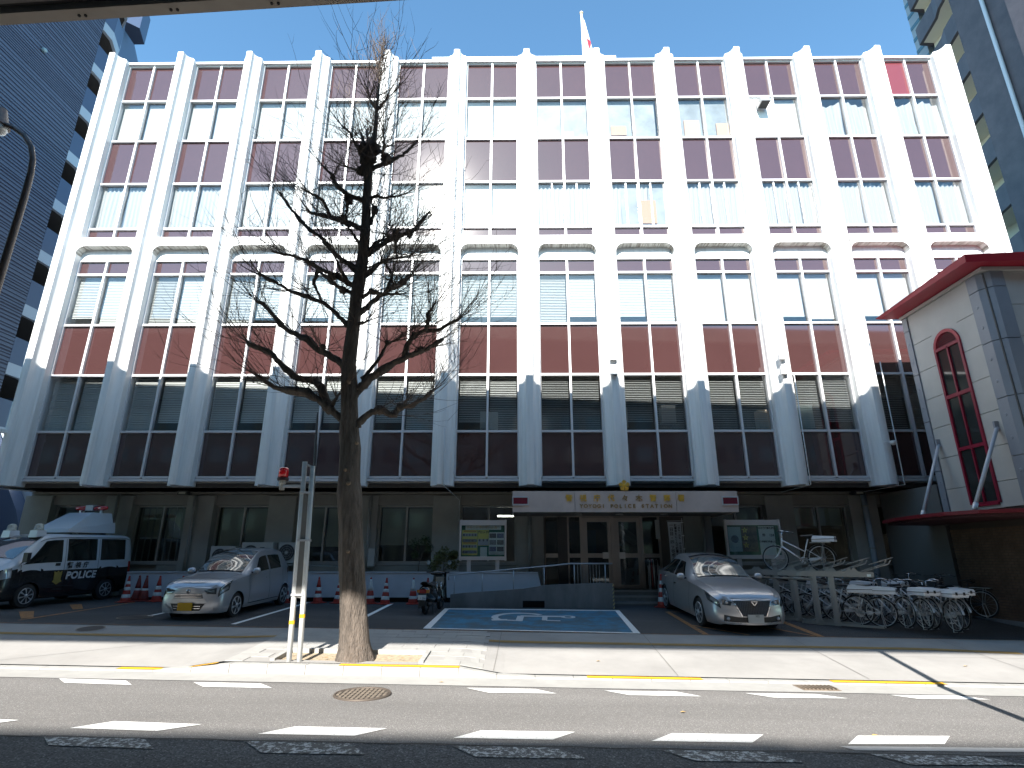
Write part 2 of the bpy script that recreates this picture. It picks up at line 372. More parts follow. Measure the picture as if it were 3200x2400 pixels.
marking('white_bay_outline', [[(-2.1, 13.23), (2.61, 13.05), (2.47, 13.16), (-1.94, 13.31)], [(-2.1, 13.23), (-1.94, 13.31), (-1.92, 16.4), (-2.05, 16.58)], [(-2.05, 16.58), (-1.92, 16.4), (2.63, 16.43), (2.76, 16.56)], [(2.61, 13.05), (2.76, 16.56), (2.63, 16.43), (2.47, 13.16)]], WPAINT2, pk, .012)
# wheelchair symbol, lying on its side as it is painted
WF = paint_worn('faded_symbol_paint', (.5, .54, .56), (.10, .19, .24), .66, 16, .10)
def arc(cx, cy, rx, ry, a0, a1, wd, n=16):
    L = []
    for i in range(n):
        t0, t1 = radians(a0 + (a1 - a0) * i / n), radians(a0 + (a1 - a0) * (i + 1) / n)
        L.append([(cx + (rx - wd) * cos(t0), cy + (ry - wd) * sin(t0)), (cx + rx * cos(t0), cy + ry * sin(t0)), (cx + rx * cos(t1), cy + ry * sin(t1)), (cx + (rx - wd) * cos(t1), cy + (ry - wd) * sin(t1))])
    return L
marking('wheelchair_symbol', arc(.05, 15.05, .74, .80, 40, 215, .17) + [bar(-.66, 14.58, -.28, 14.62, .2), bar(.0, 14.45, .05, 15.3, .17), bar(.04, 15.28, 1.12, 15.28, .2), bar(.62, 14.62, .66, 15.25, .13), bar(.66, 14.62, 1.0, 14.58, .12), bar(-.3, 14.58, .06, 14.5, .14)]
        + arc(1.24, 15.22, .19, .22, 0, 360, .10, 14), WF, pk, .016)
marking('orange_bay_lines', [bar(-11.3, 13.5, -11.2, 17.3, .09), [(-12.56, 14.95), (-12.3, 15.1), (-11.34, 13.95), (-11.45, 13.73)], [(-12.53, 16.55), (-12.3, 16.7), (-11.5, 15.7), (-11.62, 15.5)],
        bar(4.02, 13.1, 4.04, 16.4, .13), bar(4.05, 14.3, 4.95, 13.12, .09), bar(6.46, 13.05, 6.52, 16.0, .16), bar(5.75, 14.1, 6.36, 13.12, .08), bar(4.05, 16.4, 6.5, 16.3, .1)], OPAINT, pk)
marking('forecourt_edge_line', [[(-70, 13.05), (70, 13.05), (70, 13.09), (-70, 13.09)]], OPAINT, lambda x, y: zp(x, 13.07), .01)
b = MB()
for x0, x1 in ((-10.6, -4.75), (-.88, 9.7)):
    xs = rng(x0, x1, .5)
    b.add([(x, yy, zg(x, yy) + .008) for x in xs for yy in (12.1 - (0 if x < 8 else (x - 8) * .12), 12.26 - (0 if x < 8 else (x - 8) * .12))], [(2 * i, 2 * i + 2, 2 * i + 3, 2 * i + 1) for i in range(len(xs) - 1)])
struct('yellow_guide_line', b, DULLY)
# thin dark expansion joint in the pavement on the left
marking('pavement_joint', [bar(-9.0, 10.2, -4.95, 12.9, .012)] + [bar(x_, 10.16, x_ + .05, 13.03, .012) for x_ in (-12.2, -.42, 2.6, 5.7, 8.8)] + [bar(-.4, 11.55, 9.5, 11.6, .008)], mat('joint_grey', (.2, .19, .18), .9), zg, .008)
# road manhole: rim, raised ribs
MET = mat('manhole_iron', (.20, .165, .13), .6, metal=.3, var=.2, scale=8)
mh = thing('manhole_cover', 'round ribbed iron manhole cover set in the sunlit road in front of the tree', 'manhole cover', (-2.2, 8.76, zr(-2.2)))
part('rim', MB().torus((-2.2, 8.76, zr(-2.2) + .004), .38, .022, 40, 6, 'z'), mat('rim_iron', (.10, .08, .065), .6, metal=.3), mh, True)
part('cover', MB().lathe([(.37, 0), (.37, .008)], (-2.2, 8.76, zr(-2.2)), 36), mat('iron_dark', (.07, .06, .05), .7, metal=.2), mh)
for i in range(-5, 6):
    xx = i * .065; L = sqrt(max(0, .34 ** 2 - xx ** 2))
    n = int(L * 2 / .11)
    if n < 1: continue
    for j in range(n):
        yc = -L + (j + .5) * 2 * L / n
        part('tread_rib', MB().box(-2.2 + xx - .021, 8.76 + yc - L / n + .012, zr(-2.2) + .006, -2.2 + xx + .021, 8.76 + yc + L / n - .012, zr(-2.2) + .018), MET, mh)
gt = thing('drain_grate', 'rusty rectangular drain grate in the concrete gutter at the right', 'drain grate', (4.6, 9.68, zr(4.6)))
part('frame', MB().hexa([(4.33, 9.53, -.49), (4.9, 9.53, -.5), (4.86, 9.86, -.5), (4.3, 9.86, -.49)], [(4.33, 9.53, -.466), (4.9, 9.53, -.474), (4.86, 9.86, -.466), (4.3, 9.86, -.458)]), mat('rusty_iron', (.17, .13, .095), .8, var=.3, scale=20), gt)
for i in range(9):
    x = 4.36 + i * .06; part('grate_bar', MB().box(x, 9.56, -.47, x + .025, 9.83, -.452), MET, gt)
for (x, y, r, fn, l) in ((-9.05, 12.7, .26, zg, 'dark oval manhole lid in the shaded pavement beside the yellow guide line'), (-9.15, 14.25, .38, zp, 'large flush manhole lid in the dark forecourt left of the small silver car')):
    m_ = thing('manhole_cover', l, 'manhole cover', (x, y, fn(x, y)))
    z = fn(x, y); sl = .04
    part('lid', MB().add([(x + r * cos(a * pi / 12), y + r * sin(a * pi / 12), fn(x + r * cos(a * pi / 12), y + r * sin(a * pi / 12)) + .007) for a in range(24)], [tuple(range(24))]), mat('lid_iron', (.035, .035, .036), .6), m_)
    part('ring', MB().add([(x + q * cos(a * pi / 12), y + q * sin(a * pi / 12), fn(x + q * cos(a * pi / 12), y + q * sin(a * pi / 12)) + .009) for a in range(24) for q in (r, r * .9)], [(2 * a, (2 * a + 2) % 48, (2 * a + 3) % 48, 2 * a + 1) for a in range(24)]), MET, m_)

# ================================================================ MAIN BUILDING
S = 2.8; FY = 18.06
def mx(i): return S * (i - 6.36797)          # mullion of bay i (1..12)
def pxx(j): return S * (j - .5 - 6.36797)    # pilaster j (1..13)
bld = thing('police_station', 'white five storey police station with fluted pilasters and maroon glass spandrels', 'building', (0, 19, 0))
# rows (z)
Z = dict(bot=3.92, t8=5.43, t7=7.40, t6=9.27, t5=11.26, head=11.79, band0=12.29, sill=12.68, t4=13.16, t3=15.14, t2=17.13, t1=19.09, top=20.9)
GY = FY + .05        # glass plane
HW = .36             # pilaster half width
# fluted pilaster cross-section (x, y) front at small y
def pil_profile():
    pts = [(-HW, 18.3), (-HW, 17.80), (-HW + .05, 17.755)]
    for i in range(9):
        t = i / 8 * pi / 2
        pts.append((-HW + .05 + (HW - .165) * sin(t), 17.755 - .30 * (1 - cos(t))))
    pts += [(-.112, 17.455), (-.09, 17.44)]
    pts = pts + [(-x, y) for x, y in reversed(pts)]
    return pts
PP = pil_profile()
for j in range(1, 14):
    X = pxx(j); b = MB()
    segs = [(3.62, 8.90), (8.915, 16.95), (16.965, 21.0)]
    for z0, z1 in segs: b.prism([(X + x, y) for x, y in PP], z0, z1, 'z')
    b.prism([(X + x * .97, y + .012) for x, y in PP], 8.8, 17.1, 'z')
    # back of the pilaster above the roof line slopes down to the parapet
    b.hexa([(X - HW, 18.3, 20.6), (X + HW, 18.3, 20.6), (X + HW, 18.95, 20.6), (X - HW, 18.95, 20.6)], [(X - HW, 18.3, 21.0), (X + HW, 18.3, 21.0), (X + HW, 18.95, 20.7), (X - HW, 18.95, 20.7)])
    part('pilaster', b, WHITE, bld, 'auto')
AL = mat('window_frame_aluminium', (.66, .67, .69), .4, metal=.15)
BL = mat('venetian_blind', (.50, .52, .51), .5)
CURT = mat('white_curtain', (.35, .365, .37), .8)
ROLL = mat('roller_blind', (.37, .38, .38), .7, var=.05, scale=.8)
FILM = mat('frosted_film', (.20, .225, .235), .5, var=.35, scale=1.1)
rowsU = [('sp', Z['sill'], Z['t4']), ('w4', Z['t4'], Z['t3']), ('sp', Z['t3'], Z['t2']), ('w5', Z['t2'], Z['t1']), ('sp', Z['t1'], Z['top'])]
rowsL = [('sp', Z['bot'], Z['t8']), ('w2', Z['t8'], Z['t7']), ('sp', Z['t7'], Z['t6']), ('w3', Z['t6'], Z['t5']), ('sp', Z['t5'], Z['head'])]
R = random.Random(3)
def wavy_curtain(x0, x1, z0, z1, y, amp=.035, drop=None, lam=.16):
    b = MB(); n = int((x1 - x0) / .03) + 1; ph = R.uniform(0, 6)
    def f(u, v):
        x = x0 + (x1 - x0) * u; zt = z1 - (drop(u) if drop else 0)
        z = z0 + (zt - z0) * v
        return (x + .01 * sin(v * 5 + x * 9), y + amp * sin(x * 2 * pi / lam + ph + .6 * sin(v * 3 + x * 4)) * (1.1 - .4 * v), z)
    b.grid(n, 6, f); return b
for i in range(1, 13):
    X = mx(i); xa, xb = X - S / 2 + HW + .012, X + S / 2 - HW - .012
    for grp, rows in (('U', rowsU), ('L', rowsL)):
        z0, z1 = rows[0][1], rows[-1][2]
        # vertical frames: jambs and the mullion
        fr = MB().box(xa - .02, FY - .03, z0, xa + .03, FY + .10, z1).box(xb - .03, FY - .03, z0, xb + .02, FY + .10, z1)
        part('window_jamb', fr, AL, bld)
        part('mullion', MB().box(X - .035, FY - .045, z0, X + .035, FY + .08, z1 + (.0 if grp == 'L' else .02)), AL, bld)
        for k, (t, a, c) in enumerate(rows):
            if k or True:
                part('transom', MB().box(xa + .03, FY - .035, a - .035, X - .035, FY + .085, a + .035).box(X + .035, FY - .035, a - .035, xb - .03, FY + .085, a + .035), AL, bld)
            for side, (u0, u1) in enumerate(((xa + .03, X - .035), (X + .035, xb - .03))):
                za, zb = a + .035, c - .035
                if i == 10 and t == 'w5' and side == 0:
                    part('white_blank_panel', MB().box(u0, GY - .02, za, u1, GY + .02, zb), WHITE, bld); continue
                if t == 'sp':
                    red = (i == 12 and grp == 'U' and k == 4 and side == 0)
                    o = part('spandrel_panel', MB().box(u0, GY, za, u1, GY + .02, zb), SPANRED if red else SPAN, bld)
                    if red: o['label'] = 'bright red panel'
                else:
                    part('window_pane', MB().box(u0, GY, za, u1, GY + .012, zb), GLASS, bld)
                    by = GY + .13
                    if t in ('w2', 'w3') and not (t == 'w3' and i in (9, 10, 11, 12)):
                        zb2 = zb; zlow = za + (.02 if R.random() < .8 else .3)
                        b = MB(); n = int((zb2 - zlow) / .062); tl = radians(R.choice([68, 60, 52]) if t == 'w3' else R.choice([62, 50, 38]))
                        if t == 'w2' and i >= 7: tl = radians(28)
                        if t == 'w2' and i <= 4: tl = radians(66)
                        for q in range(n):
                            zz = zlow + .03 + q * .062; dy, dz = .027 * cos(tl), .027 * sin(tl)
                            b.add([(u0 + .03, by - dy, zz - dz), (u1 - .03, by - dy, zz - dz), (u1 - .03, by + dy, zz + dz), (u0 + .03, by + dy, zz + dz)], [(0, 1, 2, 3)])
                        part('venetian_blind', b, BL, bld, kind='stuff')
                    elif t == 'w3':
                        low = za + (.0 if i == 9 else R.uniform(.15, .35))
                        part('roller_blind', MB().box(u0 + .02, by, low, u1 - .02, by + .006, zb), ROLL, bld)
                    elif t == 'w4':
                        if i in (3, 4, 5, 6): part('roller_blind', MB().box(u0 + .01, by, za + R.uniform(0, .1), u1 - .01, by + .006, zb), ROLL, bld)
                        elif i in (8,) and part('frosted_film', MB().box(u0 + .36 * (u1 - u0), by, za, u1, by + .004, zb), FILM, bld): part('curtain', wavy_curtain(u0, u0 + .35 * (u1 - u0), za, zb, by), CURT, bld, True)
                        else: part('curtain', wavy_curtain(u0, u1, za, zb, by, drop=(lambda u: .12 * abs(sin(u * 7))) if i > 8 else None), CURT, bld, True)
                    elif t == 'w5':
                        if i in (7, 8, 9): part('frosted_film', MB().box(u0 + .01, by, za, u1 - .01 - (.08 if i == 8 and side else 0), by + .004, zb), FILM, bld)
                        if i <= 6 or (i == 10): part('roller_blind', MB().box(u0 + .01, by, za + R.choice([0, 0, .15]), u1 - .01, by + .006, zb), ROLL, bld)
                        elif i >= 11: part('curtain', wavy_curtain(u0, u1, za, zb - .1, by, .05, drop=lambda u, s=R.uniform(0, 3): .25 * abs(sin(u * 2.2 + s)), lam=.28), CURT, bld, True)
                    if t == 'w4' and i in (7, 8, 9, 10):
                        xm = u0 + (u1 - u0) * (.45 if side else .55)
                        part('sliding_sash', MB().box(xm - .025, GY - .035, za, xm + .025, GY - .005, zb), AL, bld)
        if grp == 'U':
            part('roof_coping', MB().box(xa - .04, FY - .12, z1 + .0, xb + .04, FY + .5, z1 + .10), AL, bld)
            part('window_head', MB().box(xa + .03, FY - .02, z1 - .06, X - .035, FY + .1, z1).box(X + .035, FY - .02, z1 - .06, xb - .03, FY + .1, z1), AL, bld)
        else:
            part('head_frame', MB().box(xa - .0, FY - .03, z1, xb, FY + .12, z1 + .05), AL, bld)
            part('bottom_rail', MB().box(xa - .02, FY - .06, z0 - .13, xb + .02, FY + .1, z0 - .05), AL, bld)
# floor band with rounded soffit corners between the pilasters
BANDS = mat('stained_band_concrete', (.62, .62, .58), .7, var=.5, scale=2.6, stretch=(9, .5, .05), col2=(.22, .20, .17), thresh=(.40, .56), detail=6)
for i in range(1, 13):
    X = mx(i); xa, xb = X - S / 2 + HW, X + S / 2 - HW
    r = .30; zb, zt = Z['band0'], Z['sill'] - .05
    poly = [(xa, zt), (xa, zb - r)]
    for k in range(7):
        a = k / 6 * pi / 2; poly.append((xa + r - r * cos(a), zb - r + r * sin(a)))
    for k in range(7):
        a = pi / 2 - k / 6 * pi / 2; poly.append((xb - r + r * cos(a), zb - r + r * sin(a)))
    poly += [(xb, zb - r), (xb, zt)]
    # built as strips so that the concave outline stays clean
    b = MB(); y0, y1 = 17.76, 18.22; n = 2 * len(poly)
    top = [(x, zt) for x, z in poly]
    for k in range(1, len(poly) - 2):
        (ax, az), (bx, bz) = poly[k], poly[k + 1]
        b.add([(ax, y0, az), (bx, y0, bz), (bx, y0, zt), (ax, y0, zt)], [(0, 1, 2, 3)])
        b.add([(ax, y0, az), (bx, y0, bz), (bx, y1, bz), (ax, y1, az)], [(0, 1, 2, 3)])
    b.quad((xa, y0, zt), (xb, y0, zt), (xb, y1, zt), (xa, y1, zt))
    part('floor_band', b, WHITE, bld)
    sb = MB()
    for k in range(1, len(poly) - 2):
        (ax, az), (bx, bz) = poly[k], poly[k + 1]
        if abs(ax - bx) > .005: sb.add([(ax, y0 + .02, az - .004), (bx, y0 + .02, bz - .004), (bx, y1, bz - .004), (ax, y1, az - .004)], [(0, 1, 2, 3)])
    part('band_soffit', sb, BANDS, bld)
    part('bulkhead', MB().box(xa, 18.06, Z['head'] + .05, xb, 18.2, zb + .02), WHITE, bld)
# slabs, ceilings, back rooms seen through the glass
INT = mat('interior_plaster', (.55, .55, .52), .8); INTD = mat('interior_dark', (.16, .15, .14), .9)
x0, x1 = pxx(1) + .3, pxx(13) - .3
b = MB()
for z in (3.75, 8.3, 12.2, 16.2, 20.85): b.box(x0, 18.2, z - .15, x1, 28, z + .15)
part('floor_slab', b, INT, bld)
part('ground_side_wall', MB().box(pxx(1) - HW, 19.72, -.5, pxx(1) + .25, 32, 3.59).box(pxx(13) - .25, 19.72, -.5, pxx(13) + HW, 32, 3.59), WHITE, bld)
part('side_wall', MB().box(pxx(1) - HW, 18.3, 3.6, pxx(1) + .25, 32, 20.85).box(pxx(13) - .25, 18.3, 3.6, pxx(13) + HW, 32, 20.85), WHITE, bld)
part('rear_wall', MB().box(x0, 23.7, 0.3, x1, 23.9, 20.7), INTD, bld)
part('roof_penthouse', MB().box(-4.7, 24.0, 20.7, 5.4, 29, 27.8), WHITE, bld)
part('roof_slab', MB().box(pxx(1), 18.6, 20.72, pxx(13), 32, 20.98), WHITE, bld)
# things seen inside the upper rooms
FL = mat('lit_tube', (1, .98, .9), .5, emis=6)
part('ceiling_lamp', MB().box(-.75, 20.3, 2.84, -.1, 20.42, 2.88), FL, bld)
part('ceiling_lamp', MB().box(13.6, 19.2 + .8, 2.9, 15.2, 20.1, 2.93), FL, bld)
for (x, z, c, sx, sz) in ((4.0, 17.6, (.5, .3, .2), .5, .4), (6.9, 17.7, (.55, .35, .25), .5, .7), (2.0, 17.4, (.7, .7, .68), .35, .25), (8.1, 17.5, (.5, .33, .22), .4, .8), (4.9, 13.9, (.45, .25, .15), .5, .9), (7.4, 14.0, (.6, .3, .1), .1, 1.0),
                      (3.5, 6.0, (.5, .5, .45), .35, .35), (5.1, 6.1, (.4, .4, .4), .4, .3), (8.4, 5.9, (.55, .45, .35), .45, .35), (9.7, 6.0, (.4, .5, .5), .45, .4), (11.7, 6.0, (.3, .3, .3), .4, .3), (-2.4, 6.0, (.7, .7, .7), .3, .4), (-1.0, 5.9, (.5, .55, .55), .5, .3)):
    part('stored_box', MB().box(x - sx * .6, 18.16 if z > 12 else 18.45, z - sz * (.6 if z > 12 else 1), x + sx * .6, 18.225 if z > 12 else 18.8, z + sz * (.5 if z > 12 else 1)), mat('store_%d' % int(x * 10 + 500), c, .8), bld)

# ---------------------------------------------------------------- ground floor
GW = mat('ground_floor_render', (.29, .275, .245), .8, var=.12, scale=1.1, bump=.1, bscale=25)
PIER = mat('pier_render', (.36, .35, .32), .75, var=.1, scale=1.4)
FRM = mat('ground_window_frame', (.42, .41, .39), .45, metal=.3)
for j in range(1, 14):
    X = pxx(j)
    if j == 8: continue
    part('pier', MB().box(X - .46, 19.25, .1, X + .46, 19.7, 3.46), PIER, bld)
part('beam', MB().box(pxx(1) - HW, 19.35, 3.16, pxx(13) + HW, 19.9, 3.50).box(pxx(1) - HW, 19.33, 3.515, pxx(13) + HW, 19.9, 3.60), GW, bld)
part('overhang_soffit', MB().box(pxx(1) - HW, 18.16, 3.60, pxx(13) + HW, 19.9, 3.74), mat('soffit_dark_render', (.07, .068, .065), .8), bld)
YBL = mat('cream_roller_blind', (.55, .55, .46), .8)
GLG = glass('ground_floor_glass', (.80, .83, .81), 1.0, .05)
for i in range(1, 13):
    if i in (7, 8): continue
    X = mx(i); xa, xb = X - S / 2 + .46, X + S / 2 - .46
    if i in (10, 11, 12) and i == 11: pass
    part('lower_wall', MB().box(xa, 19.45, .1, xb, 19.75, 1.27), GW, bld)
    part('window_frame', MB().box(xa, 19.56, 1.27, xb, 19.66, 1.33).box(xa, 19.56, 3.10, xb, 19.66, 3.16).box(xa, 19.56, 1.33, xa + .05, 19.66, 3.10).box(xb - .05, 19.56, 1.33, xb, 19.66, 3.10).box(X - .03, 19.56, 1.33, X + .03, 19.66, 3.10), FRM, bld)
    part('window_sill', MB().box(xa, 19.36, 1.22, xb, 19.55, 1.26), FRM, bld)
    for u0, u1 in ((xa + .05, X - .03), (X + .03, xb - .05)):
        part('window_pane', MB().box(u0, 19.61, 1.33, u1, 19.62, 3.10), GLG, bld)
        if i in (2, 3, 4, 5, 10, 11):
            lo = {2: 2.05, 3: 1.33, 4: 1.8, 5: 1.85, 10: 2.5, 11: 2.2}[i] 
            part('roller_blind', MB().box(u0 + .02, 19.75, lo, u1 - .02, 19.756, 3.08), YBL, bld)
        if i == 2:
            for q in range(4):
                part('window_grille_post', MB().box(u0 + .1 + q * .22, 19.66, 1.33, u0 + .13 + q * .22, 19.69, 3.1), FRM, bld)
for xa_, xb_, za_, zb_ in ((mx(7) - 1.3, mx(9) + 1.3, 17.2, 19.0), (mx(8) - 1.3, mx(8) + 1.3, 13.2, 15.1)):
    part('room_partition', MB().box(xa_, 19.7, za_ - .8, xb_, 19.8, zb_), mat('partition_pale', (.34, .35, .35), .8, var=.12, scale=1.2), bld)
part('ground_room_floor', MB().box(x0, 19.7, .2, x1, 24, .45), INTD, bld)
# base wall / planter
PLB = mat('pale_blue_planter_paint', (.52, .56, .61), .65, var=.08, scale=1.5, bump=.1, bscale=20)
pl = thing('planter_wall', 'low pale blue planter wall along the foot of the building behind the cones', 'planter', (-6, 18.3, .2))
part('wall', MB().hexa([(-12.0, 17.92, .30), (.75, 17.92, .30), (.75, 18.12, .30), (-12.0, 18.12, .30)], [(-12.0, 17.92, 1.0), (.58, 17.92, 1.0), (.58, 18.12, 1.0), (-12.0, 18.12, 1.0)]), PLB, pl)
part('coping', MB().box(-12.0, 17.9, 1.003, .58, 18.14, 1.03), PLB, pl)
part('soil', MB().box(-12.0, 18.12, .5, .55, 19.3, .93), SOIL, pl)
part('recessed_base', MB().box(-12.0, 18.02, -.1, .7, 18.12, .30), DARK, pl)
part('rear_wall', MB().box(-12.0, 19.3, .1, .5, 19.42, 1.2), GW, pl)
# downpipes
PIPE = mat('downpipe_paint', (.30, .30, .29), .5)
def pipe(x, y, z0, z1, r, lbl, col=PIPE, top=None):
    t = thing('downpipe', lbl, 'pipe', (x, y, z0))
    pts = [(x, y, z0), (x, y, z1)] + (top or [])
    part('pipe', MB().tube(pts, r, 10), col, t, True)
    for z in (z0 + .6, (z0 + z1) / 2, z1 - .4): part('bracket', MB().lathe([(r + .008, -.02), (r + .008, .02)], (x, y, z), 10), PIPE, t)
pipe(-13.6, 19.12, .25, 3.5, .06, 'grey downpipe on the dark wall behind the police van')
pipe(-10.97, 19.15, 1.0, 3.45, .06, 'grey downpipe on the pier left of the small silver car')
pipe(-8.0, 19.4, 1.0, 3.2, .045, 'thin grey pipe on the wall above the air conditioners')
pipe(-5.0, 19.15, .9, 3.45, .06, 'grey downpipe just right of the tree trunk')
pipe(.38, 19.14, 1.0, 2.85, .06, 'grey downpipe on the pier left of the entrance')
pipe(6.12, 19.14, .6, 2.8, .06, 'grey downpipe on the pier right of the entrance')
pipe(11.55, 19.12, .0, 3.5, .09, 'thick pale blue downpipe on the pier behind the bicycles', mat('blue_grey_pipe', (.34, .39, .45), .5))
WPI = mat('white_conduit', (.6, .62, .63), .5)
def conduit(pts, r, lbl):
    t = single('conduit', MB().tube(pts, r, 6), WPI, lbl, 'pipe', True)
conduit([(9.0, 17.42, 7.2), (9.0, 17.44, 3.6), (8.6, 18.6, 3.5)], .016, 'thin white conduit down the pilaster third from the right')
conduit([(11.87, 17.42, 7.6), (11.87, 17.44, 3.6), (11.3, 18.8, 3.52)], .016, 'thin white conduit down the pilaster with the dome camera')
conduit([(-2.35, 17.43, 5.4), (-2.35, 17.43, 3.6), (-2.1, 18.6, 3.4), (-2.0, 19.2, 3.3), (-2.0, 19.2, 2.2)], .014, 'thin conduit from the pilaster behind the tree into the wall')
conduit([(-16.75, 17.7, 20), (-16.75, 17.7, 3.55), (-15.8, 18.3, 3.5)], .03, 'white conduit at the left end corner of the building')
# ================================================================ ENTRANCE
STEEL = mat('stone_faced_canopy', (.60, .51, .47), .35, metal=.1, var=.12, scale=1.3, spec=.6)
GOLD = mat('gold_lettering', (.85, .52, .08), .4, metal=.35)
GOLDD = mat('tarnished_gold', (.36, .23, .08), .5, metal=.3)
BRZ = mat('bronze_door_frame', (.42, .365, .325), .4, metal=.4)
cn = thing('entrance_canopy', 'wide stone faced canopy over the main door with gold lettering', 'canopy', (3.2, 17.1, 2.74))
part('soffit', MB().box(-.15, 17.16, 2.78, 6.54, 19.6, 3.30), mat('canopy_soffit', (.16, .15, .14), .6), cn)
for a, b_ in ((-.18, 1.685), (1.695, 4.725), (4.735, 6.57)):
    part('fascia_panel', MB().box(a, 17.1, 2.75, b_, 17.15, 3.37), STEEL, cn)
part('end_panel', MB().box(-.18, 17.155, 2.75, -.152, 19.6, 3.37).box(6.542, 17.155, 2.75, 6.57, 19.6, 3.37), STEEL, cn)
kan = "警視庁代々木警察署"
for k, ch in enumerate(kan):
    text(ch, .215, GOLD if k in (0, 1, 2, 3, 8, 6, 7) else GOLDD, (1.52 + k * (4.88 - 1.52) / 8, 17.085, 3.15), FACE_Y, cn, .012, 'gold_character', bold=.003)
for wd_, xa_, xb_ in (("YOYOGI", 1.82, 2.60), ("POLICE", 2.73, 3.52), ("STATION", 3.66, 4.60)):
    for k, ch in enumerate(wd_):
        text(ch, .155, GOLDD, (xa_ + .06 + k * (xb_ - xa_ - .12) / (len(wd_) - 1), 17.09, 2.92), FACE_Y, cn, .01, 'gold_letter', bold=.0035)
for x0_, x1_ in ((-.19, .30), (6.09, 6.58)):
    part('red_lamp_frame', MB().box(x0_, 17.06, 2.95, x1_, 17.098, 2.985).box(x0_, 17.06, 3.175, x1_, 17.098, 3.21).box(x0_, 17.06, 2.985, x0_ + .03, 17.098, 3.175).box(x1_ - .03, 17.06, 2.985, x1_, 17.098, 3.175), ALU, cn)
    part('red_lamp', MB().box(x0_ + .03, 17.075, 2.985, x1_ - .03, 17.098, 3.175), mat('dark_red_lens', (.17, .012, .03), .2, spec=.8), cn)
for x in (1.9, 3.2, 4.6): part('downlight', MB().lathe([(.13, 0), (.10, .05)], (x, 18.2, 2.74), 16), mat('lamp_grey', (.35, .35, .34), .4), cn)
# five-petalled police crest
em = thing('police_emblem', 'gold five petalled police crest standing on the canopy edge', 'emblem', (3.2, 17.1, 3.37))
b = MB()
for k in range(5):
    a0 = pi / 2 + k * 2 * pi / 5
    for q in range(5):
        a = a0 + (q - 2) * .215; L = .175 - abs(q - 2) * .017; w_ = .017
        c_, s_ = cos(a), sin(a)
        b.hexa([(3.2 + c_ * .03 - s_ * .004, 17.1, 3.535 + s_ * .03 + c_ * .004), (3.2 + c_ * .03 + s_ * .004, 17.1, 3.535 + s_ * .03 - c_ * .004), (3.2 + c_ * L + s_ * w_, 17.1, 3.535 + s_ * L - c_ * w_), (3.2 + c_ * L - s_ * w_, 17.1, 3.535 + s_ * L + c_ * w_)],
               [(3.2 + c_ * .03 - s_ * .004, 17.06, 3.535 + s_ * .03 + c_ * .004), (3.2 + c_ * .03 + s_ * .004, 17.06, 3.535 + s_ * .03 - c_ * .004), (3.2 + c_ * L + s_ * w_ * .7, 17.075, 3.535 + s_ * L - c_ * w_ * .7), (3.2 + c_ * L - s_ * w_ * .7, 17.075, 3.535 + s_ * L + c_ * w_ * .7)])
part('petals', b, GOLD, em); part('centre_boss', MB().lathe([(.035, 0), (.03, -.045), (.01, -.055)], (3.2, 17.09, 3.535), 16, 'y'), GOLD, em, True)
part('foot', MB().box(3.17, 17.09, 3.372, 3.23, 17.12, 3.42), GOLDD, em)
# door wall
FZ = .49
ent = thing('entrance_doors', 'bronze framed double glass entrance doors under the canopy', 'door', (3.15, 19.4, FZ))
def fr(x0, x1, z0, z1, y0=19.36, y1=19.44): return MB().box(x0, y0, z0, x1, y1, z1)
part('head_beam', MB().box(.86, 19.35, 2.76, 5.6, 19.5, 3.1), BRZ, ent)
DG = glass('door_glass', (.55, .6, .6), 1.0, .03)
for (a, b_) in ((2.14, 3.08), (3.20, 4.06)):
    lf = part('door_leaf', MB().box(a, 19.37, FZ, a + .15, 19.43, 2.74).box(b_ - .11, 19.37, FZ, b_, 19.43, 2.74).box(a + .15, 19.37, 2.60, b_ - .11, 19.43, 2.74).box(a + .15, 19.37, 1.45, b_ - .11, 19.43, 1.59).box(a + .15, 19.37, FZ, b_ - .11, 19.43, .60), BRZ, ent)
    part('door_pane', MB().box(a + .15, 19.395, .60, b_ - .11, 19.405, 1.45).box(a + .15, 19.395, 1.59, b_ - .11, 19.405, 2.60), DG, lf)
    hx = b_ - .2 if a < 3 else a + .22
    part('handle', MB().box(hx - .10, 19.33, 1.42, hx + .10, 19.36, 1.62), mat('brushed_steel', (.5, .48, .46), .35, metal=.8), lf)
part('door_post', MB().box(3.085, 19.35, FZ, 3.195, 19.45, 2.76).box(2.05, 19.35, FZ, 2.135, 19.45, 2.76).box(4.065, 19.35, FZ, 4.15, 19.45, 2.76).box(1.62, 19.35, FZ, 1.68, 19.45, 2.76).box(4.66, 19.35, FZ, 4.72, 19.45, 2.76), BRZ, ent)
for a, b_ in ((1.68, 2.05), (4.15, 4.66), (.9, 1.3)):
    part('sidelight_pane', MB().box(a, 19.395, FZ, b_, 19.405, 2.76), DG, ent)
    part('sidelight_rail', MB().box(a, 19.37, 1.45, b_, 19.43, 1.58), BRZ, ent)
part('dark_return', MB().box(1.3, 19.3, FZ, 1.62, 19.5, 2.76), mat('dark_granite', (.05, .047, .045), .35), ent)
part('side_panel', MB().box(4.72, 19.3, FZ - .3, 5.52, 19.5, 2.76), mat('brown_tile', (.12, .10, .085), .4), ent)
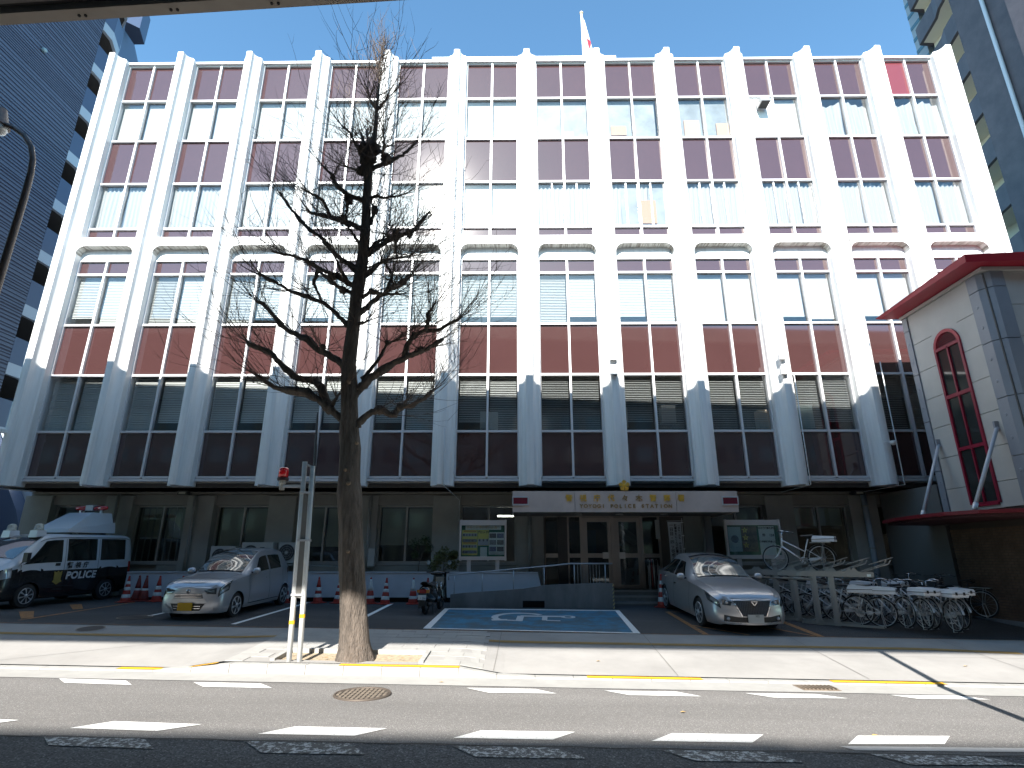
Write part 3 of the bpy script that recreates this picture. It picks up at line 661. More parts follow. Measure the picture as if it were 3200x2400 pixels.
# lobby behind
lb = thing('lobby', 'dim lobby behind the glass doors with a sloping stair underside', 'room', (3.2, 21.5, FZ))
part('lobby_floor', MB().box(.6, 19.5, FZ - .06, 5.8, 23.8, FZ - .01), INTD, lb)
part('stair_underside', MB().prism([(3.1, 2.75), (4.3, 1.9), (4.3, 2.1), (3.3, 2.85)], 20.6, 22, 'y'), mat('lobby_pale', (.5, .5, .47), .7), lb)
part('counter', MB().box(1.0, 21.6, FZ, 5.6, 21.9, 1.45), mat('counter', (.25, .22, .2), .6), lb)
part('notice_panel', MB().box(2.35, 21.0, 1.5, 2.8, 21.03, 2.4), mat('notice_blue', (.10, .16, .24), .6), lb)
# steps
stn = mat('step_stone', (.17, .165, .155), .7, var=.15, scale=6)
st = thing('entrance_steps', 'three dark stone steps up to the glass doors', 'steps', (3.7, 18.4, .1))
for k, (ya, yb, z) in enumerate(((17.7, 18.1, .19), (18.1, 18.5, .35), (18.5, 19.36, .485))):
    part('step', MB().box(2.78, ya, -.2, 5.6, yb + .01 * 0, z), stn, st)
    part('nosing', MB().box(2.78, ya - .012, z - .05, 5.6, ya - .001, z - .002), mat('nosing', (.28, .27, .25), .6), st)
# ramp with hollow under it and handrail
RC = mat('ramp_concrete', (.20, .192, .185), .8, var=.25, scale=1.8, stretch=(1, 1, .35), bump=.2, bscale=30)
rp = thing('access_ramp', 'grey concrete wheelchair ramp rising to the entrance with a square hole', 'ramp', (.4, 17.2, .1))
yr0, yr1 = 16.93, 17.06
def wallp(poly): return MB().prism(poly, yr0, yr1, 'y')
part('front_wall', wallp([(-1.95, -.1), (.11, -.1), (.11, .60), (-1.60, .485), (-1.95, .445)]), RC, rp)
part('front_wall', wallp([(.111, .28), (.73, .28), (.73, .69), (.111, .60)]), RC, rp)
part('front_wall', wallp([(.731, -.1), (2.70, -.1), (2.70, .74), (2.4, .76), (.731, .70)]), RC, rp)
part('front_wall', wallp([(.111, -.1), (.73, -.1), (.73, .09), (.111, .09)]), RC, rp)
part('ramp_surface', MB().hexa([(-1.9, 17.06, -.1), (2.7, 17.06, -.1), (2.7, 18.5, -.1), (-1.9, 18.5, -.1)], [(-1.9, 17.06, .30), (2.7, 17.06, .47), (2.7, 18.5, .47), (-1.9, 18.5, .30)]).box(.7, 18.5, -.1, 2.7, 19.36, .47), RC, rp)
part('hollow', MB().box(.1, 17.055, .07, .74, 17.3, .29), DARK, rp)
b = MB()
for k in range(8):
    z0_, z1_ = -.05 + k * .1, .0 + k * .1
    b.add([(2.66, 16.925, z0_), (2.705, 16.925, z0_ + .05), (2.705, 16.925, z1_ + .05), (2.66, 16.925, z1_)], [(0, 1, 2, 3)])
    b.add([(2.705, 16.925, z0_ + .05), (2.705, 17.0, z0_), (2.705, 17.0, z1_), (2.705, 16.925, z1_ + .05)], [(0, 1, 2, 3)])
part('hazard_stripes', b, mat('stripe_yellow', (.5, .42, .2), .7), rp)
RAIL = mat('steel_handrail', (.42, .43, .45), .35, metal=.6)
hr = thing('handrail', 'long grey tubular handrail climbing along the ramp', 'handrail', (.4, 17.2, .5))
part('top_rail', MB().tube([(-2.04, 17.2, .82), (-2.04, 17.2, .96), (.74, 17.2, 1.205), (1.52, 17.2, 1.28), (2.74, 17.2, 1.285)], .023, 10), RAIL, hr, True)
for x, z1_ in ((-1.87, .975), (-1.06, 1.045), (-.15, 1.125), (.74, 1.2), (1.62, 1.28), (2.52, 1.285)):
    part('post', MB().tube([(x, 17.2, .35), (x, 17.2, z1_ - .01)], .015, 8), RAIL, hr, True)
for q in range(8): part('baluster', MB().tube([(1.72 + q * .09, 17.2, .47), (1.72 + q * .09, 17.2, 1.26)], .006, 6), RAIL, hr)

# ---------------------------------------------------------------- notice boards
BFR = mat('board_frame', (.55, .50, .47), .4, metal=.25)
def rect(b, X, x0, z0, x1, z1, y): b.box(X + x0, y, z0, X + x1, y + .004, z1)
GREEN = mat('green_felt', (.02, .12, .07), .8)
def notice_board(x0, x1, z0, z1, Y, label, rim=.16):
    t = thing('notice_board', label, 'notice board', ((x0 + x1) / 2, Y, .9))
    part('header', MB().box(x0 + .06, Y, z1 - rim, x1 - .06, Y + .10, z1), BFR, t)
    part('footer', MB().box(x0 + .06, Y, z0, x1 - .06, Y + .10, z0 + rim * .7), BFR, t)
    part('side_post', MB().box(x0, Y - .01, z0 - .01, x0 + .058, Y + .12, z1 + .01), BFR, t)
    part('side_post', MB().box(x1 - .058, Y - .01, z0 - .01, x1, Y + .12, z1 + .01), BFR, t)
    part('felt_back', MB().box(x0 + .058, Y + .05, z0 + rim * .7, x1 - .058, Y + .08, z1 - rim), GREEN, t)
    part('glass_front', MB().box(x0 + .058, Y + .012, z0 + rim * .7, x1 - .058, Y + .016, z1 - rim), glass('board_glass', (.9, .93, .92), 1., 0) if 'board_glass' not in MATS else MATS['board_glass'], t)
    for xx in (x0 + (x1 - x0) * .17, x0 + (x1 - x0) * .77):
        part('leg', MB().box(xx, Y + .02, .45, xx + .12, Y + .10, z0 - .005), BFR, t)
    return t
INK = mat('black_ink', (.02, .02, .02), .6); PAPER = mat('paper_white', (.75, .80, .78), .7); YEL = mat('poster_yellow', (.75, .66, .16), .6)
ORA = mat('poster_orange', (.55, .30, .06), .6); LIL = mat('poster_lilac', (.42, .42, .48), .7); PHO = [mat('photo_%s' % n, c, .5, var=.5, scale=30) for n, c in (('a', (.12, .11, .12)), ('b', (.22, .21, .23)), ('c', (.2, .2, .3)), ('d', (.16, .15, .15)))]
Yb = 17.95; t = notice_board(-1.84, -.38, 1.37, 2.57, Yb, 'notice board with a green backing and posters left of the ramp', .16)
yy = Yb + .042
def poster(name, x0, z0, x1, z1, m, y=None): return part(name, MB().box(x0, (y or yy), z0, x1, (y or yy) + .004, z1), m, t)
poster('title_sheet', -1.66, 2.28, -.55, 2.40, PAPER)
text("渋谷の街頭犯罪抑止通り", .095, ORA, (-1.105, yy - .004, 2.34), FACE_Y, t, .001, 'title_lettering')
pst = poster('crime_poster', -1.76, 1.52, -1.28, 2.27, YEL)
for k in range(4):
    poster('poster_band', -1.745, 2.08 - k * .17, -1.295, 2.17 - k * .17, (LIL, PHO[1], LIL, PHO[2])[k], yy - .003)
    for q in range(5): poster('poster_figure', -1.73 + q * .09, 2.085 - k * .17, -1.68 + q * .09, 2.15 - k * .17, PHO[(q + k) % 4], yy - .006)
for z in (2.21, 1.86): poster('poster_heading', -1.72, z, -1.32, z + .045, ORA, yy - .003)
poster('centre_poster', -1.27, 1.8, -.93, 2.27, YEL)
text("ブロック!!", .085, INK, (-1.10, yy - .006, 2.2), FACE_Y, t, .001, 'poster_lettering', bold=.003)
poster('poster_panel', -1.265, 1.81, -.935, 2.0, LIL, yy - .003)
for q in range(3): poster('poster_face', -1.24 + q * .12, 1.93, -1.19 + q * .12, 2.0, PHO[0], yy - .006)
poster('white_notice', -1.19, 1.48, -.98, 1.76, PAPER)
poster('photo_sheet', -.925, 1.54, -.445, 2.2, PAPER)
for r_ in range(3):
    for c_ in range(2): poster('photo', -.91 + c_ * .235, 2.03 - r_ * .2, -.70 + c_ * .235, 2.17 - r_ * .2, PHO[(r_ + c_ * 2) % 4], yy - .003)
poster('caption_line', -.9, 1.575, -.46, 1.59, INK, yy - .003)
Yb = 17.8; yy = Yb + .042; t = notice_board(6.35, 8.05, 1.42, 2.57, Yb, 'notice board behind the bicycle rack with a sheet reading 124', .16)
bp_ = mat('poster_pale_blue', (.33, .50, .56), .6)
poster('blue_poster', 6.44, 1.63, 6.83, 2.36, bp_)
part('round_picture', MB().lathe([(.115, 0), (.115, -.004)], (6.63, yy - .001, 2.0), 24, 'y'), mat('navy_picture', (.06, .12, .2), .5, var=.5, scale=20), t)
poster('dark_poster', 6.85, 1.63, 7.32, 2.38, mat('poster_dark', (.05, .045, .045), .5, var=.6, scale=6, col2=(.16, .12, .1), thresh=(.45, .6)))
for k, ch in enumerate('トラリ'):
    b = MB(); zc = 2.26 - k * .22
    b.prism([(6.96 + (.10 if q % 2 == 0 else .045) * cos(pi / 2 + q * pi / 5), zc + (.10 if q % 2 == 0 else .045) * sin(pi / 2 + q * pi / 5)) for q in range(10)], yy - .005, yy - .001, 'y')
    part('yellow_star', b, YEL, t); text(ch, .08, INK, (6.96, yy - .008, zc), FACE_Y, t, .001, 'star_character', bold=.003)
poster('white_sheet', 7.38, 1.5, 7.86, 2.38, PAPER)
text("昨日の交通事故(都内)", .062, INK, (7.62, yy - .004, 2.32), FACE_Y, t, .001, 'sheet_lettering', bold=.002)
text("件    124", .10, INK, (7.66, yy - .004, 2.11), FACE_Y, t, .001, 'figure_lettering', bold=.003)
text("交通事故死者(人)", .065, INK, (7.62, yy - .004, 1.92), FACE_Y, t, .001, 'sheet_lettering', bold=.002)
text("0", .10, INK, (7.78, yy - .004, 1.8), FACE_Y, t, .001, 'figure_lettering', bold=.003)
# banner
bn = thing('nobori_banner', 'tall white vertical banner with black characters right of the entrance', 'banner', (4.95, 18.2, .3))
part('cloth', MB().grid(6, 12, lambda u, v: (4.70 + .02 * (1 - v) + .42 * u, 18.2 + .015 * sin(u * 9 + v * 7), .75 + 1.78 * v)), mat('banner_cloth', (.52, .55, .58), .8), bn, True)
part('pole', MB().tube([(5.16, 18.22, .2), (5.16, 18.22, 2.65)], .012, 8), ALU, bn, True)
part('crossbar', MB().tube([(4.68, 18.22, 2.56), (5.19, 18.22, 2.57)], .008, 6), ALU, bn)
for z in (2.5, 2.1, 1.7, 1.3, .9): part('loop', MB().box(5.12, 18.19, z, 5.19, 18.24, z + .025), WHITE, bn)
for x, s_, st_ in ((4.80, .125, "一日目・四ッ谷ボランティアを"), (4.93, .085, "犯罪者をにくんで犯罪・取締"), (5.04, .075, "一日も一日も・みんなの力")):
    for k, ch in enumerate(st_[:13]):
        text(ch, s_, INK, (x, 18.176, 2.42 - k * s_ * 1.03), FACE_Y, bn, .001, 'banner_character', bold=.002)
sg = single('wall_plate', MB().box(4.55, 19.2, 2.04, 4.68, 19.26, 2.66), mat('plate', (.5, .5, .48), .5), 'narrow pale plate hanging upright beside the entrance', 'sign')
us = thing('umbrella_stand', 'rack of hanging umbrellas at the right of the entrance door', 'umbrella stand', (4.28, 18.62, .49))
part('frame', MB().tube([(4.12, 18.6, .49), (4.12, 18.6, 1.2), (4.45, 18.6, 1.2), (4.45, 18.6, .49)], .012, 6).tube([(4.12, 18.78, .49), (4.12, 18.78, 1.2), (4.45, 18.78, 1.2), (4.45, 18.78, .49)], .012, 6), RAIL, us)
for k in range(5):
    x = 4.15 + k * .066; c = [(.5, .5, .5), (.3, .05, .05), (.6, .6, .6), (.05, .05, .06), (.4, .4, .42)][k]
    u = single('umbrella', MB().tube([(x, 18.69, .52), (x, 18.69, .6), (x, 18.69, 1.15), (x, 18.69, 1.3)], [.006, .012, .03, .008], 8).tube([(x, 18.69, 1.3), (x, 18.69, 1.37), (x - .03, 18.69, 1.41), (x - .06, 18.69, 1.37)], .009, 6), mat('umb%d' % k, c, .5),
        'closed %s umbrella in the rack by the door, %s' % (['grey', 'dark red', 'pale', 'black', 'silver'][k], ['leftmost', 'second from the left', 'middle one', 'second from the right', 'rightmost'][k]), 'umbrella', True)
ms = thing('meter_box', 'small grey box on the pier right of the tree trunk', 'box', (-4.75, 19.2, 1.3))
part('box', MB().box(-4.95, 19.1, 1.15, -4.72, 19.24, 1.75), PIPE, ms); part('lid_edge', MB().box(-4.94, 19.085, 1.18, -4.73, 19.098, 1.72), mat('box_lid', (.4, .4, .39), .5), ms)

# ---------------------------------------------------------------- air conditioners
ACM = mat('aircon_casing', (.47, .465, .44), .5); ACD = mat('aircon_dark', (.05, .05, .05), .6)
def aircon(x0, x1, z0, z1, fx, fr_, label, fan_right=False):
    t = thing('air_conditioner', label, 'air conditioner', ((x0 + x1) / 2, 18.9, z0), 'air conditioner outdoor units on the planter')
    part('casing', MB().box(x0, 18.86, z0, x1, 19.2, z1), ACM, t)
    zc = (z0 + z1) / 2
    part('fan_recess', MB().lathe([(fr_, 0), (fr_, -.005)], (fx, 18.855, zc), 28, 'y'), ACD, t)
    for q in range(4): part('guard_ring', MB().torus((fx, 18.84, zc), fr_ * (.25 + q * .25), .005, 28, 4), mat('guard', (.3, .3, .29), .5), t)
    part('hub', MB().lathe([(.045, 0), (.045, -.015)], (fx, 18.84, zc), 14, 'y'), ACM, t)
    for q in range(8):
        a = q * pi / 4; part('guard_spoke', MB().tube([(fx, 18.838, zc), (fx + fr_ * cos(a), 18.838, zc + fr_ * sin(a))], .003, 4), MATS['guard'], t)
    return t
aircon(-10.03, -9.24, 1.16, 1.80, -9.72, .24, 'lowest outdoor unit behind the roof of the small silver car, leftmost of three')
aircon(-9.03, -8.02, 1.2, 1.92, -8.72, .27, 'wide outdoor unit with a black badge, in the middle of three')
aircon(-7.81, -7.22, 1.28, 1.92, -7.54, .26, 'square outdoor unit with its round fan fully visible, rightmost of three')
single('aircon_badge', MB().box(-8.42, 18.85, 1.72, -8.28, 18.857, 1.77), ACD, 'black badge on the middle outdoor unit', 'badge')
single('aircon_shelf', MB().box(-7.85, 18.82, 1.2, -7.15, 19.3, 1.24), PIPE, 'metal shelf carrying the rightmost outdoor unit', 'shelf')
single('hose', MB().tube([(-7.2, 19.0, 1.5), (-7.05, 19.0, 1.45), (-6.95, 19.0, 1.25), (-6.8, 19.0, 1.18), (-5.9, 19.1, 1.17)], .025, 8), PIPE, 'grey hose curling from the outdoor unit along the sill', 'hose', True)

# ---------------------------------------------------------------- traffic cones
CR = mat('cone_red', (.36, .035, .022), .45, var=.1, scale=9); CW = mat('cone_white', (.62, .62, .6), .5, var=.15, scale=20)
CRD = mat('cone_dirty_red', (.20, .03, .022), .6, var=.4, scale=8)
def cone(x, y, style, label, s=1.0):
    z = zg(x, y); t = thing('traffic_cone', label, 'traffic cone', (x, y, z), 'traffic cones along the planter wall')
    Rr = lambda h: .145 - .117 * (h / .68)
    m = CRD if style == 'dirty' else CR
    H_ = .70 * s
    part('base', MB().lathe([(.2, 0), (.2, .022), (.16, .035)], (0, 0, 0), 24).box(-.19, -.19, .0, .19, .19, .018), m, t, world=False)
    bands = {'striped': [(.12, .22), (.33, .42), (.5, .58)], 'dirty': [(.3, .36)], 'chevron': [(.16, .26), (.34, .44)], 'whitetop': [(.36, .66)], 'whitefull': [(.14, .22), (.36, .68)]}[style]
    ed = sorted(set([0.03, .68] + [v for b_ in bands for v in b_]))
    for a, c in zip(ed[:-1], ed[1:]):
        isw = any(a >= b0 - 1e-6 and c <= b1 + 1e-6 for b0, b1 in bands)
        n = 4; prof = [(Rr(a + (c - a) * q / n), (a + (c - a) * q / n) * s) for q in range(n + 1)]
        part('white_band' if isw else 'red_body', MB().lathe(prof, (0, 0, 0), 24), CW if isw else m, t, True, world=False)
    part('tip', MB().lathe([(.03, .68 * s), (.026, .72 * s), (.012, .73 * s)], (0, 0, 0), 14), m, t, True, world=False)
    t['_mw'] = (0, 0, 0)
    t.rotation_euler = (random.uniform(-.02, .02), random.uniform(-.02, .02), random.uniform(0, 6))
    return t
cones = [(-11.52, 17.35, 'striped', 'bright red cone with three white bands right behind the police van'), (-11.45, 17.72, 'dirty', 'dirty dark red cone pressed against the cone behind the van'),
 (-11.2, 17.68, 'dirty', 'faded dirty cone, third from the van'), (-10.76, 17.6, 'chevron', 'red cone with two white bands standing alone between van and small silver car'), (-10.05, 17.6, 'striped', 'red cone half hidden by the headlight of the small silver car'),
 (-6.95, 17.62, 'striped', 'red and white cone just behind the rear wheel of the small silver car'), (-5.95, 17.6, 'chevron', 'faded cone with a chevron band between the white poles and the tree'), (-5.35, 17.62, 'striped', 'striped cone partly hidden by the left side of the tree trunk'),
 (-4.40, 17.6, 'whitefull', 'cone with a white lettered sleeve just right of the tree trunk'), (-3.93, 17.5, 'striped', 'bright striped cone, second right of the tree trunk'), (-3.13, 17.6, 'whitefull', 'cone with a tall white top left of the scooter'), (-2.72, 17.62, 'striped', 'striped cone peeking out behind the scooter')]
for c in cones: cone(*c)
for k, ch in enumerate("予備"):
    text(ch, .09, INK, (-4.40, 17.512, zg(-4.4, 17.6) + .53 - k * .1), FACE_Y, None, .001, 'cone_lettering') if False else None
cone(4.15, 17.35, 'striped', 'tall striped cone beside the rear of the silver saloon by the steps', 1.25)

# ---------------------------------------------------------------- plants on the planter
LEAF = mat('shrub_leaf', (.05, .075, .025), .55, var=.4, scale=9); LEAFY = mat('variegated_leaf', (.16, .17, .06), .55, var=.45, scale=12)
BARKS = mat('shrub_bark', (.10, .075, .055), .9)
def shrub(x, y, z0, lobes, n, label, m, trunk, ls=.05):
    t = thing('shrub', label, 'shrub', (x, y, z0))
    b = MB()
    for p in trunk: b.tube([(x + a, y + b_, z0 + c) for a, b_, c in p], [.018] + [.010] * (len(p) - 1), 6)
    part('stem', b, BARKS, t)
    q = MB()
    for k in range(n):
        cx, cy, cz, r = lobes[random.randrange(len(lobes))]
        d = Vector((random.gauss(0, 1), random.gauss(0, 1), random.gauss(0, 1))).normalized() * r * random.random() ** .45
        c = Vector((x + cx, y + cy, z0 + cz)) + d
        u = Vector((random.uniform(-1, 1), random.uniform(-1, 1), random.uniform(-.6, .4))).normalized(); v = u.cross(Vector((random.uniform(-1, 1), random.uniform(-1, 1), 1))).normalized()
        L = ls * random.uniform(.7, 1.3); W = L * .38
        q.add([c - u * L, c + v * W, c + u * L, c - v * W], [(0, 1, 2, 3)])
    part('foliage', q, m, t, kind='stuff')
shrub(-3.18, 18.5, .93, [(-.12, 0, .95, .2), (.2, 0, 1.05, .17), (.32, 0, .8, .16), (-.1, 0, .6, .14)], 900, 'thin dark shrub with a crooked stem on the planter left of the scooter', LEAF, [[(0, 0, 0), (.04, 0, .4), (-.05, 0, .9)], [(.03, 0, .4), (.2, 0, .8)]], .035)
shrub(-2.35, 18.4, .93, [(0, 0, .62, .24), (.25, .0, .35, .24), (-.3, 0, .25, .22), (-.15, 0, .5, .2), (.3, 0, .6, .15)], 1500, 'bushy variegated shrub on the planter behind the scooter', LEAFY, [[(0, 0, 0), (0, 0, .4)], [(0, 0, .1), (.2, 0, .4)]], .05)
# ---------------------------------------------------------------- small wall equipment
def flood(x, y, z, label):
    t = thing('floodlight', label, 'floodlight', (x, y, z))
    part('housing', MB().box(x - .16, y - .05, z - .05, x + .16, y + .16, z + .08), mat('flood_body', (.05, .05, .05), .5), t)
    part('lens', MB().hexa([(x - .11, y - .06, z - .03), (x + .11, y - .06, z - .03), (x + .11, y - .055, z + .04), (x - .11, y - .055, z + .04)], [(x - .11, y - .07, z - .03), (x + .11, y - .07, z - .03), (x + .11, y - .065, z + .04), (x - .11, y - .065, z + .04)]), mat('flood_lens', (.5, .5, .42), .3), t)
    part('bracket', MB().box(x - .03, y + .16, z, x + .03, y + .5, z + .05), mat('flood_body', (.05, .05, .05), .5), t)
flood(-11.2, 18.75, 3.49, 'black floodlight under the second floor near the left end'); flood(11.2, 18.75, 3.49, 'black floodlight under the second floor above the bicycles')
def wcam(x, y, z, label, dome=False):
    t = thing('security_camera', label, 'security camera', (x, y, z))
    part('arm', MB().box(x - .16, y - .02, z - .02, x + .02, y + .05, z + .03), WHITE, t)
    part('body', MB().lathe([(.09, .03), (.10, 0), (.085, -.06), (.04, -.10)], (x + .05, y - .05, z), 16) if dome else MB().box(x - .08, y - .25, z - .05, x + .05, y + .05, z + .06), WHITE, t, 'auto')
wcam(11.6, 17.3, 4.9, 'white dome camera on the pilaster near the red roofed tower', True); wcam(-16.5, 17.5, 5.3, 'camera bracket at the left end of the facade')
for x in (3.13, 8.66):
    for z, k in ((7.78, 'upper'), (7.27, 'lower')):
        t = thing('wall_box', '%s grey box on the pilaster %s' % (k, 'above the canopy crest' if x < 5 else 'above the silver saloon'), 'box', (x, 17.4, z))
        part('box', MB().box(x - .11, 17.30, z - .12, x + .11, 17.43, z + .10), WHITE, t); part('lens', MB().box(x - .08, 17.29, z - .14, x + .08, 17.36, z - .122), mat('box_dark', (.1, .1, .1), .4), t)
t = thing('exhaust_hood', 'steel exhaust hood poking out of the white panel on the top floor', 'vent', (9.65, 17.8, 18.6))
part('hood', MB().hexa([(9.48, 17.55, 18.42), (9.85, 17.55, 18.42), (9.85, 18.0, 18.42), (9.48, 18.0, 18.42)], [(9.48, 17.7, 18.78), (9.85, 17.7, 18.78), (9.85, 18.0, 18.8), (9.48, 18.0, 18.8)]), mat('hood_steel', (.4, .4, .4), .4, metal=.6), t)
part('opening', MB().box(9.51, 17.56, 18.40, 9.82, 17.95, 18.415), DARK, t)
part('side_arm', MB().tube([(9.48, 17.8, 18.6), (9.2, 17.7, 18.6), (9.1, 17.7, 18.45)], .015, 6), WHITE, t)
# roof flag
fl = thing('roof_flag', 'furled white and red flag on a white pole on the roof', 'flag', (3.93, 26, 27.7))
part('pole', MB().tube([(3.93, 26, 27.5), (3.93, 26, 33.25)], .06, 10), WHITE, fl, True)
part('ball', MB().lathe([(.02, -.1), (.1, -.05), (.12, 0), (.08, .08), (.01, .11)], (3.93, 26, 33.35), 14), mat('ball_gold', (.6, .5, .35), .4), fl, True)
def flagf(u, v): return (3.97 + u * (.12 + .62 * (1 - v) ** 1.1), 26 + .1 * sin(u * 9 + v * 3), 29.6 + 3.4 * v - .35 * u)
part('cloth', MB().grid(8, 20, flagf), mat('flag_white', (.78, .77, .77), .8), fl, True)
b = MB(); b.grid(6, 8, lambda u, v: (lambda p: (p[0], p[1] - .02, p[2]))(flagf(.62 + .38 * u * (1 - abs(2 * v - 1) ** 2), .36 + .26 * v)))
part('red_disc', b, mat('flag_red', (.6, .03, .06), .8), fl, True)

# ================================================================ WHITE TWIN-POLE POST WITH BEACON
PW = mat('white_pole_paint', (.72, .73, .72), .45, var=.05, scale=6); YT = mat('yellow_tape', (.75, .42, .02), .5)
GP = mat('grey_board', (.17, .165, .155), .6, var=.1, scale=3)
tp = thing('twin_pole_post', 'two tall white poles with a grey board edge between them left of the tree', 'post', (-3.8, 10.2, -.2))
for (x0_, z1_, xt) in ((-3.83, 3.13, -3.93), (-3.655, 3.05, -3.78)):
    z0_ = zg(x0_, 10.2) - .05
    part('pole', MB().tube([(x0_, 10.2, z0_), (xt, 10.2, z1_)], .045, 14), PW, tp, True)
    f = lambda z: x0_ + (xt - x0_) * (z - z0_) / (z1_ - z0_)
    zt = .37 if x0_ < -3.8 else .47
    part('yellow_band', MB().tube([(f(zt), 10.2, zt), (f(zt + .06), 10.2, zt + .06)], .048, 14, False), YT, tp)
part('board', MB().hexa([(-3.845, 10.17, .8), (-3.70, 10.17, .78), (-3.70, 10.23, .78), (-3.845, 10.23, .8)], [(-3.90, 10.17, 2.62), (-3.80, 10.17, 2.5), (-3.80, 10.23, 2.5), (-3.90, 10.23, 2.62)]), GP, tp)
for z in (.82, 1.72, 2.55): part('bracket', MB().box(-3.95 + (.05 if z < 2 else 0), 10.14, z, -3.68 - (.06 if z > 2 else 0), 10.26, z + .035), ALU, tp)
part('top_bracket', MB().tube([(-3.93, 10.2, 3.10), (-3.76, 10.2, 3.02)], .02, 6), ALU, tp)
part('arm', MB().box(-4.33, 10.17, 2.66, -3.93, 10.23, 2.71), ALU, tp)
sp_ = single('slim_dark_pole', MB().tube([(-3.76, 10.34, 2.3), (-3.775, 10.34, 2.6), (-3.84, 10.34, 3.95), (-3.845, 10.34, 4.1)], [.03, .03, .022, .012], 10), mat('dark_pole', (.10, .10, .105), .4, metal=.4), 'slim dark rod rising above the twin white poles', 'pole', True)
bc = thing('red_beacon', 'red rotating beacon lamp on the arm of the twin white poles', 'beacon', (-4.3, 10.2, 2.7))
part('stem', MB().lathe([(.045, 2.62 - 2.7), (.045, .02), (.06, .03), (.06, .09)], (-4.3, 10.2, 2.7), 16), mat('beacon_stem', (.42, .40, .36), .5), bc, 'auto')
part('base', MB().lathe([(.10, .09), (.10, .135), (.09, .14)], (-4.3, 10.2, 2.7), 20), mat('beacon_base', (.05, .02, .02), .5), bc, 'auto')
part('lens', MB().lathe([(.088, .14), (.088, .28), (.08, .31), (.05, .325), (.01, .33)], (-4.3, 10.2, 2.7), 24), mat('beacon_red', (.75, .008, .012), .12, coat=1., emis=0), bc, True)

# ================================================================ GINKGO TREE
BARK = mat('ginkgo_bark', (.12, .099, .082), .9, var=.45, scale=2.6, stretch=(5, 5, 1), bump=1.0, bscale=9, dist=.05, detail=8)
TWIGM = mat('twig_bark', (.11, .08, .06), .8)
TY = 10.5
trunk = [(-2.82, -.35, .335), (-2.82, -.2, .295), (-2.84, 0, .268), (-2.88, .35, .248), (-2.94, .9, .232), (-3.02, 1.47, .222), (-3.09, 2.07, .215), (-3.16, 2.60, .225), (-3.18, 2.8, .205), (-3.20, 3.44, .19), (-3.25, 3.7, .183), (-3.29, 4.19, .168), (-3.33, 4.66, .165), (-3.38, 5.14, .135), (-3.37, 5.81, .13), (-3.36, 6.5, .132),
 (-3.31, 7.21, .128), (-3.29, 7.81, .105), (-3.30, 8.38, .098), (-3.33, 8.96, .095), (-3.33, 9.4, .092), (-3.36, 9.75, .12), (-3.36, 9.95, .13), (-3.37, 10.2, .145), (-3.35, 10.42, .10), (-3.28, 10.66, .058), (-3.27, 10.99, .045), (-3.29, 11.48, .037), (-3.29, 11.82, .03), (-3.29, 12.3, .024), (-3.30, 12.9, .017), (-3.27, 13.5, .009), (-3.25, 13.9, .004)]
tree = thing('ginkgo_tree', 'bare pruned street tree with a thick ridged trunk in front of the station', 'tree', (-2.8, TY, -.25))
b = MB(); nseg = 40
# densify and displace into ridges
pts = []
for k in range(len(trunk) - 1):
    a, c = trunk[k], trunk[k + 1]; n = max(2, int((c[1] - a[1]) / .07))
    for q in range(n): pts.append(tuple(a[m_] + (c[m_] - a[m_]) * q / n for m_ in range(3)))
pts.append(trunk[-1])
from mathutils import noise as mn
vs = []
for (x, z, r) in pts:
    for k in range(nseg):
        a = 2 * pi * k / nseg
        rid = mn.noise(Vector((cos(a) * 4.2, sin(a) * 4.2, z * .75))) * .11 + abs(mn.noise(Vector((cos(a) * 11, sin(a) * 11, z * 1.8)))) * -.09
        lump = mn.noise(Vector((cos(a) * 1.1, sin(a) * 1.1, z * 1.5 + 7))) * .10
        flare = .25 * max(0, (.05 - z)) * abs(sin(a * 2.5 + 1)) if z < .05 else 0
        rr = r * (1 + (rid + lump) * (1 if r > .04 else .3)) + flare
        vs.append((x + rr * cos(a), TY + rr * sin(a), z))
b.add(vs, [(i * nseg + k, i * nseg + (k + 1) % nseg, (i + 1) * nseg + (k + 1) % nseg, (i + 1) * nseg + k) for i in range(len(pts) - 1) for k in range(nseg)])
part('trunk', b, BARK, tree, True)
